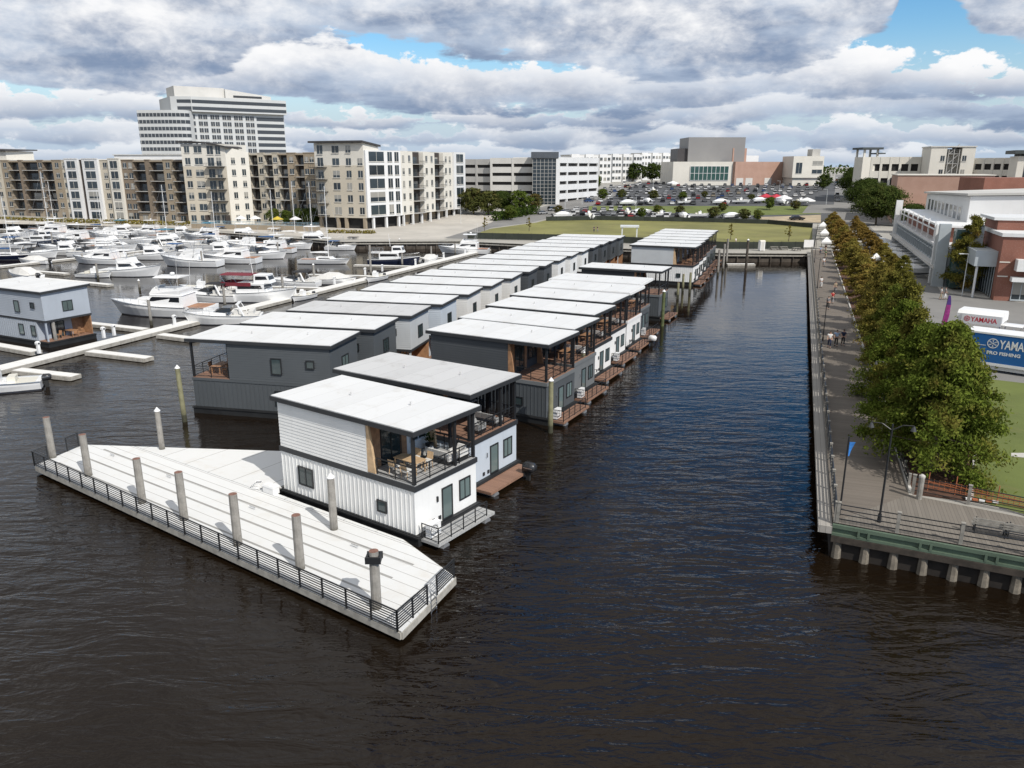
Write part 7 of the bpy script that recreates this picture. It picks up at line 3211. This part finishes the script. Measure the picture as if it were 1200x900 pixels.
for px, d, sc_, lb, pr in [((1031, 224), 255, .95, 'big dark oak at the street corner before the brick hall', 'oak'), ((1016, 215), 300, .9, 'dark oak behind the corner oak along the long street', 'oak'), ((1003, 205), 370, .9, 'dark oak third along the long street', 'oak'),
                           ((1072, 233), 225, .6, 'small dark tree behind the white roof frame', 'oak'), ((969, 200), 440, .6, 'dark tree at the left side of the long street', 'far'), ((966, 202), 420, .8, 'dark tree beside the pale side block', 'far'),
                           ((1192, 232), 215, .55, 'small round tree before the brick shops', 'oak'), ((1163, 218), 250, .5, 'small round tree at the end of the pink brick hall', 'oak'), ((1001, 197), 470, 1.0, 'farthest dark oak at the end of the long street', 'far')]:
    x = XAT(px[0], px[1], d)
    tree(pr, (x, d, hz(d)), lb, sc_)
PTg = 'trees on the plaza before the garage'
for px, pr, sc_, lb in [((555, 251), 'brn', 1.15, 'brownish tree next to the white pillared wing'), ((572, 252), 'brn', 1.05, 'brownish tree second from the pillared wing'), ((588, 250), 'oak', .6, 'dark green tree before the pale garage front'),
                        ((608, 252), 'grn', .95, 'bright green tree by the street before the garage'), ((626, 246), 'brn', .75, 'small brownish tree at the foot of the glass stair tower'), ((546, 247), 'oak', .6, 'dark tree beside the end bay of the flats'), ((598, 258), 'grn', .55, 'low green tree at the street bend')]:
    tree(pr, GT(*px), lb, sc_, None, PTg)
for px, sc_, lb in [((674, 229), .8, 'yellow-green tree before the white garage flank, left one'), ((699, 222), .8, 'yellow-green tree before the white garage flank, right one')]:
    tree('grn', GT(*px), lb, sc_)
for i, px in enumerate([(716, 212), (728, 210), (742, 213), (752, 212), (764, 214), (775, 213), (784, 215), (758, 206)]):
    tree('far', GT(*px), 'dark tree in the clump before the far white blocks', random.uniform(.9, 1.25), None, 'dark clump before the far white blocks')
for i, px in enumerate([(706, 235), (728, 233), (766, 234), (800, 236), (826, 232), (881, 236), (770, 254), (836, 256), (872, 258), (887, 259), (797, 252), (846, 248), (902, 246), (932, 246), (655, 252), (752, 256)]):
    tree('brn' if i % 3 else 'grn', GT(*px), 'small %s tree among the parked cars' % ('brownish' if i % 3 else 'green'), random.uniform(.36, .55), None, 'small %s trees in the car park' % ('brownish' if i % 3 else 'green'))
for px, lb in [((856, 281), 'thin bare sapling on the lawn, behind the last canal houseboats'), ((924, 283), 'thin sapling on the lawn near the white sign'), ((620, 271), 'thin sapling at the left part of the lawn'), ((568, 271), 'thin sapling at the tip of the lawn')]:
    tree('sap', GT(*px), lb, .9)
for px, lb, pr, sc_ in [((322, 263), 'small green tree by the pool terrace', 'grn', .55), ((335, 263), 'small green tree right of the yellow umbrella', 'grn', .5), ((352, 264), 'dark bush before the middle wing of the flats', 'oak', .4), ((366, 265), 'dark bush beside the corner block', 'oak', .42)]:
    tree(pr, G(px[0], px[1], LZ), lb, sc_)


def hedge(name, label, pts, w, h, mkey='hedge', n=700, leaf=.2, kind=None):
    t = thing(name, label, 'hedge', (pts[0][0], pts[0][1], pts[0][2]))
    rnd = random.Random(len(label))
    mb = MB()
    tot = sum((Vector(b) - Vector(a)).length for a, b in zip(pts, pts[1:]))
    for a, b in zip(pts, pts[1:]):
        a, b = Vector(a), Vector(b)
        d = b - a
        for _ in range(int(n * d.length / tot)):
            q = a + d * rnd.random() - Vector(pts[0])
            sd_ = Vector((-d.y, d.x, 0)).normalized()
            p = q + sd_ * rnd.gauss(0, w * .33) + Vector((0, 0, rnd.uniform(.05, h)))
            nn = Vector((rnd.gauss(0, 1), rnd.gauss(0, 1), rnd.gauss(.4, 1))).normalized()
            u_ = nn.orthogonal().normalized()
            v_ = nn.cross(u_)
            s_ = leaf * rnd.uniform(.7, 1.4)
            mb.poly([p - u_ * s_, p - v_ * s_ * .6, p + u_ * s_, p + v_ * s_ * .6])
    mb.build('foliage', LM[mkey], t)
    return t


hedge('hedge', 'long low hedge at the foot of the tan left wing of the flats', [G(-40, 257.5, LZ), G(90, 261, LZ), G(222, 264.5, LZ)], 1.6, 1.3, 'olive', 2600, .32)
hedge('hedge', 'dark green hedge on the plaza bank before the garage', [GT(578, 259), GT(600, 255), GT(628, 250)], 4, 3, 'hedge', 1500, .4)
hedge('hedge', 'low hedge along the quay below the corner flats', [G(385, 273, LZ), G(440, 274, LZ)], 1.2, .9, 'olive', 500, .28)
# far woods along the horizon
rnd = random.Random(5)
mb = MB()
for i in range(420):
    x = rnd.uniform(-900, 900)
    d = rnd.uniform(780, 1200)
    hh = rnd.uniform(7, 13)
    for _ in range(26):
        p = Vector((x + rnd.gauss(0, 4.5), d + rnd.gauss(0, 4), 10 + hh * rnd.random() ** .7))
        nn = Vector((rnd.gauss(0, 1), rnd.gauss(-.5, 1), rnd.gauss(.6, 1))).normalized()
        u_ = nn.orthogonal().normalized() * rnd.uniform(1.2, 2.4)
        v_ = nn.cross(u_)
        mb.poly([p - u_, p - v_ * .7, p + u_, p + v_ * .7])
tag(mb.build('distant_woods', LM['oak']), 'dark line of distant woods on the horizon', 'woods', None, 'stuff')

# ------------------------------------------------------------------ cars, fences and small things inland
CARP = {}
for nm, c_ in dict(white=(.72, .72, .71), silver=(.40, .41, .42), black=(.015, .015, .017), blue=(.025, .06, .17), red=(.32, .02, .025), grey=(.12, .125, .13), tan=(.33, .28, .20)).items():
    CARP[nm] = mat(nm + '_car_paint', c_, .25, metal=.25 if nm == 'silver' else 0, var=.04)


def mk_car(m, suv=False):
    t = thing('parked_car', 'x', 'car')
    h = 1.75 if suv else 1.42
    def prof(y):
        return [(-2.2, y * .92, .35), (2.2, y * .88, .35), (2.25, y * .92, .72), (1.1, y, .92), (-1.9, y, .95), (-2.25, y * .92, .85)]
    mb = MB()
    k = len(mb.v)
    A_, B_ = prof(-.9), prof(.9)
    mb.v += A_ + B_
    n = 6
    for i in range(n):
        j = (i + 1) % n
        mb.f.append((i, j, n + j, n + i))
        mb.mi.append(0)
    mb.f.append(tuple(range(n))[::-1])
    mb.f.append(tuple(range(n, 2 * n)))
    mb.mi += [0, 0]
    rb = -1.95 if suv else -1.5
    mb.hexa([(rb + .15, -.72, h - .06), (.15, -.7, h - .06), (.15, .7, h - .06), (rb + .15, .72, h - .06), (rb + .25, -.66, h), (.05, -.64, h), (.05, .64, h), (rb + .25, .66, h)])
    mb.build('body', m, t)
    mb = MB()
    mb.hexa([(rb - .25, -.84, .955), (1.05, -.82, .925), (1.05, .82, .925), (rb - .25, .84, .955), (rb + .16, -.72, h - .065), (.14, -.7, h - .065), (.14, .7, h - .065), (rb + .16, .72, h - .065)])
    mb.build('windows', GLASSD, t)
    mb = MB()
    for x in (-1.35, 1.35):
        for y in (-.92, .72):
            mb.cyl((x, y, .33), (x, y + .2, .33), .33, n=10)
    mb.build('wheels', RUBBER, t)
    return t


rc = random.Random(77)
CW = ['white'] * 9 + ['silver'] * 5 + ['black'] * 5 + ['grey'] * 4 + ['blue'] * 3 + ['red'] * 2 + ['tan']


def car(p, rz, lot, sc_=1.0):
    cname = rc.choice(CW)
    suv = rc.random() < .5
    lb = '%s %s parked in %s' % (cname, 'SUV' if suv else 'car', lot)
    PR.put('car_%s_%d' % (cname, suv), lambda: mk_car(CARP[cname], suv), p, rz, lb, '%s %s in %s' % (cname, 'SUVs' if suv else 'cars', lot), sc_)


for row, (y, x0, x1, st) in enumerate([(216, 728, 958, 9.2), (218, 735, 960, 9.4), (220.2, 715, 960, 9.6), (222.5, 708, 958, 9.8), (225, 718, 956, 10.2), (227.6, 692, 950, 10.5), (230.4, 700, 945, 10.8), (233.5, 690, 890, 11.4), (236.8, 690, 860, 12), (240, 698, 850, 12.4)]):
    x = x0 + rc.uniform(0, 4)
    while x < x1:
        if rc.random() < .9:
            car(GT(x, y + rc.uniform(-.3, .3)), radians(90 + rc.uniform(-4, 4)) - radians((x - 600) / 18), 'the crowded upper lot before the exhibition hall', 1.05)
        x += st * rc.uniform(.92, 1.08)
for y, x0, x1, st in [(247, 676, 740, 10), (249.5, 664, 750, 10.5), (252, 660, 800, 11.5), (255, 700, 885, 13)]:
    x = x0
    while x < x1:
        if rc.random() < .85:
            car(GT(x, y), radians(80 + rc.uniform(-8, 8)), 'the lower lot behind the big lawn', 1.05)
        x += st * rc.uniform(.9, 1.15)
for y in range(203, 240, 3):
    f = (240 - y) / 37
    for x, lt in ((1024 - 17 * f, 'the right side of the long street'), (981 - 1 * f, 'the left side of the long street')):
        if rc.random() < .8:
            car(GT(x, y), head(20.1 if x > 1000 else 18), lt)
for i, (px, rz) in enumerate([((648, 247), 30), ((690, 237), 30), ((636, 251), 35), ((712, 229), 40), ((735, 220), 45)]):
    car(GT(*px), radians(rz), 'the street beside the garage')
for t_ in (176, 181, 186, 191, 196):
    car(ST(15.6, t_, LZ), head(110), 'the short row at the far end of the tree-lined street')
car(GT(934, 258), radians(10), 'the sandy track behind the lawn fence', 1.15)
# boats on trailers: the show boats along the street and in the lots


def mk_trailered(cov):
    t = mk_open(GELCOAT, 8.0, cov)
    t.name = 'trailered_boat'
    t['category'] = 'boat on trailer'
    for ch in [c_ for c_ in ALLOBJ() if c_.parent == t]:
        ch.location.z += .75
    mb = MB()
    for y in (-.7, .7):
        mb.beam((-3.6, y, .5), (2.5, y * .6, .5), .1, .12)
    mb.beam((2.5, 0, .5), (4.6, 0, .5), .1, .12)
    for x in (-1.6, -.8):
        for y in (-1.15, .95):
            mb.cyl((x, y, .32), (x, y + .2, .32), .32, n=10)
    mb.build('boat_trailer', TRIM, t)
    return t


k = 0
for t_ in [108, 113, 118, 123, 128.5, 133.5, 139, 144, 149.5, 154.5, 160]:
    PR.put('trail%d' % (k % 2), lambda: mk_trailered(None if k % 2 else GELCOAT), ST(15.7, t_, LZ), head(112), ('open white show boat on a trailer' if k % 2 else 'covered white show boat on a trailer') + ' in the row before the glass building', 'show boats before the glass building, ' + ('open' if k % 2 else 'covered'), .92)
    k += 1
for px in [(758, 239), (803, 240), (736, 241), (765, 226), (752, 252), (775, 255), (800, 257), (820, 256), (858, 257), (735, 253), (845, 240), (868, 239), (915, 240), (938, 239), (660, 256), (690, 256.5), (890, 238)]:
    k += 1
    PR.put('trail%d' % (k % 2), None, GT(*px), radians(rc.uniform(0, 30) if k % 3 else 100), ('open white show boat on a trailer' if k % 2 else 'covered white show boat on a trailer') + ' in the lots beyond the lawn', 'show boats in the lots beyond the lawn, ' + ('open' if k % 2 else 'covered'), 1.0)


def mk_tent(m, w=6):
    t = thing('event_tent', 'x', 'tent')
    mb = MB()
    mb.loft([[(s * a, s2 * a, z) for s, s2 in ((-1, -1), (1, -1), (1, 1), (-1, 1))] for a, z in ((w / 2, 2.1), (w / 2, 2.6), (.1, 4.1))])
    mb.build('canopy', m, t)
    for s in (-1, 1):
        for s2 in (-1, 1):
            mb = MB()
            mb.cyl((s * (w / 2 - .1), s2 * (w / 2 - .1), 0), (s * (w / 2 - .1), s2 * (w / 2 - .1), 2.1), .05, n=6)
            mb.build('leg', CHROME, t)
    return t


REDT = mat('red_tent_cloth', (.42, .03, .05), .8, var=.1)
for i, (px, m, lb) in enumerate([((897, 236), 'red', 'red event tent in the upper lot, left of a pair'), ((909, 236.5), 'red', 'red event tent in the upper lot, right of a pair'), ((918, 238), 'white', 'white event tent beside the red pair in the upper lot'),
                                 ((788, 219), 'white', 'white event tent at the foot of the exhibition hall'),
                                 ((945, 241), 'white', 'white event tent at the right end of the upper lot')]):
    PR.put('tent_' + m, lambda: mk_tent(REDT if m == 'red' else WHITE), GT(*px), radians(10 * i), lb, 'event tents in the lots', .8)
for i, (t_, s) in enumerate([(118, 11), (152, 3.2), (178, 3.4), (206, 3.6)]):
    PR.put('booth', lambda: mk_tent(WHITE, 3.0), ST(s, t_, LZ), head(20), 'small white stall tent %s' % ('between the two tree rows' if i == 0 else 'beyond the canal head, %s along the promenade' % ('', 'first', 'second', 'third')[i]), 'stall tents by the promenade', .7)


# fences round the lawn
SCREEN = mat('dark_fence_screen', (.028, .034, .026), .85, var=.25, vs=.4)


def screen_fence(label, pts, h):
    p0_ = Vector(pts[0])
    t = thing('screen_fence', label, 'fence', p0_)
    mb = MB()
    base = None
    for a, b in zip(pts, pts[1:]):
        a, b = Vector(a), Vector(b)
        d = b - a
        n = max(1, int(d.length / 3.2))
        for i in range(n):
            q0_, q1_ = a + d * (i / n) - p0_, a + d * ((i + 1) / n) - p0_
            mb.beam(q0_ + Vector((0, 0, h * .5 + .05)), q1_ + Vector((0, 0, h * .5 + .05)), .03, h * .92)
            if base is None:
                b_ = MB()
                b_.cyl((0, 0, 0), (0, 0, h + .1), .05, n=6)
                base = b_.build('post', BLACK, t)
            else:
                c_ = base.copy()
                COL.objects.link(c_)
                c_.parent = t
                c_.location = q0_
    mb.build('screen', SCREEN, t)
    return t


screen_fence('dark screen fence along the canal side of the big lawn', [G(548, 280, LZ), G(700, 283.5, LZ), G(850, 292, LZ), G(948, 292, LZ)], 1.7)
screen_fence('dark screen fence at the right end of the big lawn', [G(954, 292, LZ), G(958, 268, LZ)], 1.7)
screen_fence('dark screen fence between the big lawn and the lower lot', [GT(640, 259), GT(700, 258), GT(800, 259.8), GT(900, 262.8), GT(952, 267.5)], 1.5)
t = thing('sign_board', 'white sign board on two posts at the right corner of the canal head', 'sign', G(947, 293, LZ), 0)
mb = MB()
mb.bb(-1.1, 1.1, -.04, .04, .6, 2.3)
mb.build('board', WHITE, t)
for x in (-.9, .9):
    mb = MB()
    mb.bb(x - .06, x + .06, .05, .15, 0, 2.4)
    mb.build('post', GREYT, t)
t = thing('portable_toilet', 'white upright cabin at the lawn fence by the canal head', 'cabin', G(892, 294, LZ), .2)
mb = MB()
mb.bb(-.55, .55, -.55, .55, .1, 2.1)
mb.build('body', WHITE, t)
mb = MB()
mb.extr_x([(-.62, 2.1), (.62, 2.1), (.3, 2.4), (-.3, 2.4)], -.62, .62)
mb.build('roof', STUCL, t)
mb = MB()
mb.bb(-.35, .35, -.58, -.551, .15, 1.95)
mb.build('door', CONCW, t)


def mk_picnic():
    t = thing('picnic_table', 'x', 'table')
    mb = MB()
    mb.bb(-.9, .9, -.38, .38, .72, .77)
    mb.build('tabletop', GREYT, t)
    for s in (-1, 1):
        mb = MB()
        mb.bb(-.9, .9, s * .72 - .14, s * .72 + .14, .42, .46)
        mb.build('bench_seat', GREYT, t)
        mb = MB()
        mb.beam((s * .7, -.72, .2), (s * .7, .72, .2), .06, .1)
        mb.beam((s * .7, -.5, .2), (s * .7, -.2, .715), .06, .08)
        mb.beam((s * .7, .5, .2), (s * .7, .2, .715), .06, .08)
        mb.bb(s * .7 - .03, s * .7 + .03, -.74, -.66, 0, .41)
        mb.bb(s * .7 - .03, s * .7 + .03, .66, .74, 0, .41)
        mb.build('leg', GREYT, t)
    return t


for i, px in enumerate([(907, 293), (918, 293), (933, 294)]):
    PR.put('picnic', mk_picnic, G(px[0], px[1], LZ), .1 * i, 'grey picnic table on the canal head walkway, %s counted from the white cabin' % ('first', 'second', 'third')[i], 'picnic tables at the canal head')
gx, gy, _ = G(737, 288, .5)
t = thing('gantry', 'pale steel gantry frame over the dock behind the last houseboats', 'gantry', (gx, gy, 0), radians(-8))
PALEM = mat('pale_steel', (.62, .64, .64), .5, var=.06)
for x in (-1.9, 1.9):
    for y in (-1.2, 1.2):
        mb = MB()
        mb.bb(x - .16, x + .16, y - .16, y + .16, -.5, 5.3)
        mb.build('leg', PALEM, t)
mb = MB()
mb.bb(-2.4, 2.4, -1.6, 1.6, 5.31, 5.75)
mb.build('beam', PALEM, t)
dock('gangway', 'small white landing stage at the canal head wall', G(852, 309, .4), G(884, 309, .4), 1.2, .4)
# pool terrace at the flats
t = thing('terrace_wall', 'long tan quay wall below the flats with blue pool railing', 'wall', G(225, 267.5, LZ), 0)
o_ = Vector(G(225, 267.5, LZ))
mb = MB()
a, b = Vector(G(225, 267.5, LZ)) - o_, Vector(G(375, 271, LZ)) - o_
mb.beam(a + Vector((0, 0, .7)), b + Vector((0, 0, .7)), .4, 1.4)
mb.build('wall', TANS, t)
mb = MB()
mb.beam(a + Vector((0, 0, 2.4)), b + Vector((0, 0, 2.4)), .06, .07)
mb.beam(a + Vector((0, 0, 1.5)), b + Vector((0, 0, 1.5)), .06, .07)
n = 90
for i in range(n):
    p = a + (b - a) * i / n
    mb.bb(p.x - .03, p.x + .03, p.y - .03, p.y + .03, 1.41, 2.4)
mb.build('railing', mat('blue_railing', (.20, .34, .42), .5, var=.08), t)


def mk_umb(m):
    t = thing('parasol', 'x', 'parasol')
    mb = MB()
    mb.loft([[(r_ * cos(2 * pi * i / 8), r_ * sin(2 * pi * i / 8), z) for i in range(8)] for r_, z in ((1.6, 2.15), (1.62, 2.2), (.06, 2.95))])
    mb.build('canopy', m, t)
    mb = MB()
    mb.cyl((0, 0, 0), (0, 0, 2.9), .035, n=6)
    mb.cyl((0, 0, 0), (0, 0, .1), .3, n=8)
    mb.build('pole', CHROME, t)
    return t


for i, (px, m, lb) in enumerate([((283, 266), 'w', 'white parasol on the pool terrace below the tower flats'), ((300, 266), 'w', 'white parasol on the pool terrace, second from the tower'), ((347, 267), 'w', 'white parasol on the pool terrace near the dark bush'),
                                 ((326, 267), 'y', 'yellow parasol on the pool terrace')]):
    PR.put('umb' + m, lambda: mk_umb(WHITE if m == 'w' else mat('yellow_canvas', (.55, .42, .05), .8, var=.06)), (*G(px[0], px[1], LZ)[:2], LZ), 0, lb, 'parasols on the pool terrace', 1.2)


def mk_post_lamp():
    t = thing('street_lamp', 'x', 'street lamp')
    mb = MB()
    mb.cyl((0, 0, 0), (0, 0, 8.5), .11, .06, 7)
    mb.build('pole', PALEM, t)
    mb = MB()
    mb.beam((-.1, 0, 8.5), (1.5, 0, 8.6), .1, .08)
    mb.bb(1.0, 1.9, -.16, .16, 8.5, 8.64)
    mb.build('lamp_head', PALEM, t)
    return t


PR.put('plamp', mk_post_lamp, ST(20.6, 88.2, LZ), radians(180), 'pale street lamp before the dark glass entrance', 'tall street lamps', .72)
for px, lb in [((662, 250), 'tall street lamp at the start of the lower lot'), ((682, 240), 'tall street lamp by the street beside the garage'), ((913, 227), 'tall street lamp in the upper lot before the brick wing'), ((765, 226), 'tall street lamp in the upper lot, left of the exhibition hall'),
               ((745, 246), 'tall street lamp on the verge between the lots'), ((968, 240), 'tall street lamp at the corner of the long street'), ((540, 262), 'tall street lamp on the plaza by the pillared wing'), ((1060, 262), 'tall street lamp between the tree row and the glass building')]:
    PR.put('plamp', None, GT(*px), rc.uniform(0, 6), lb, 'tall street lamps')
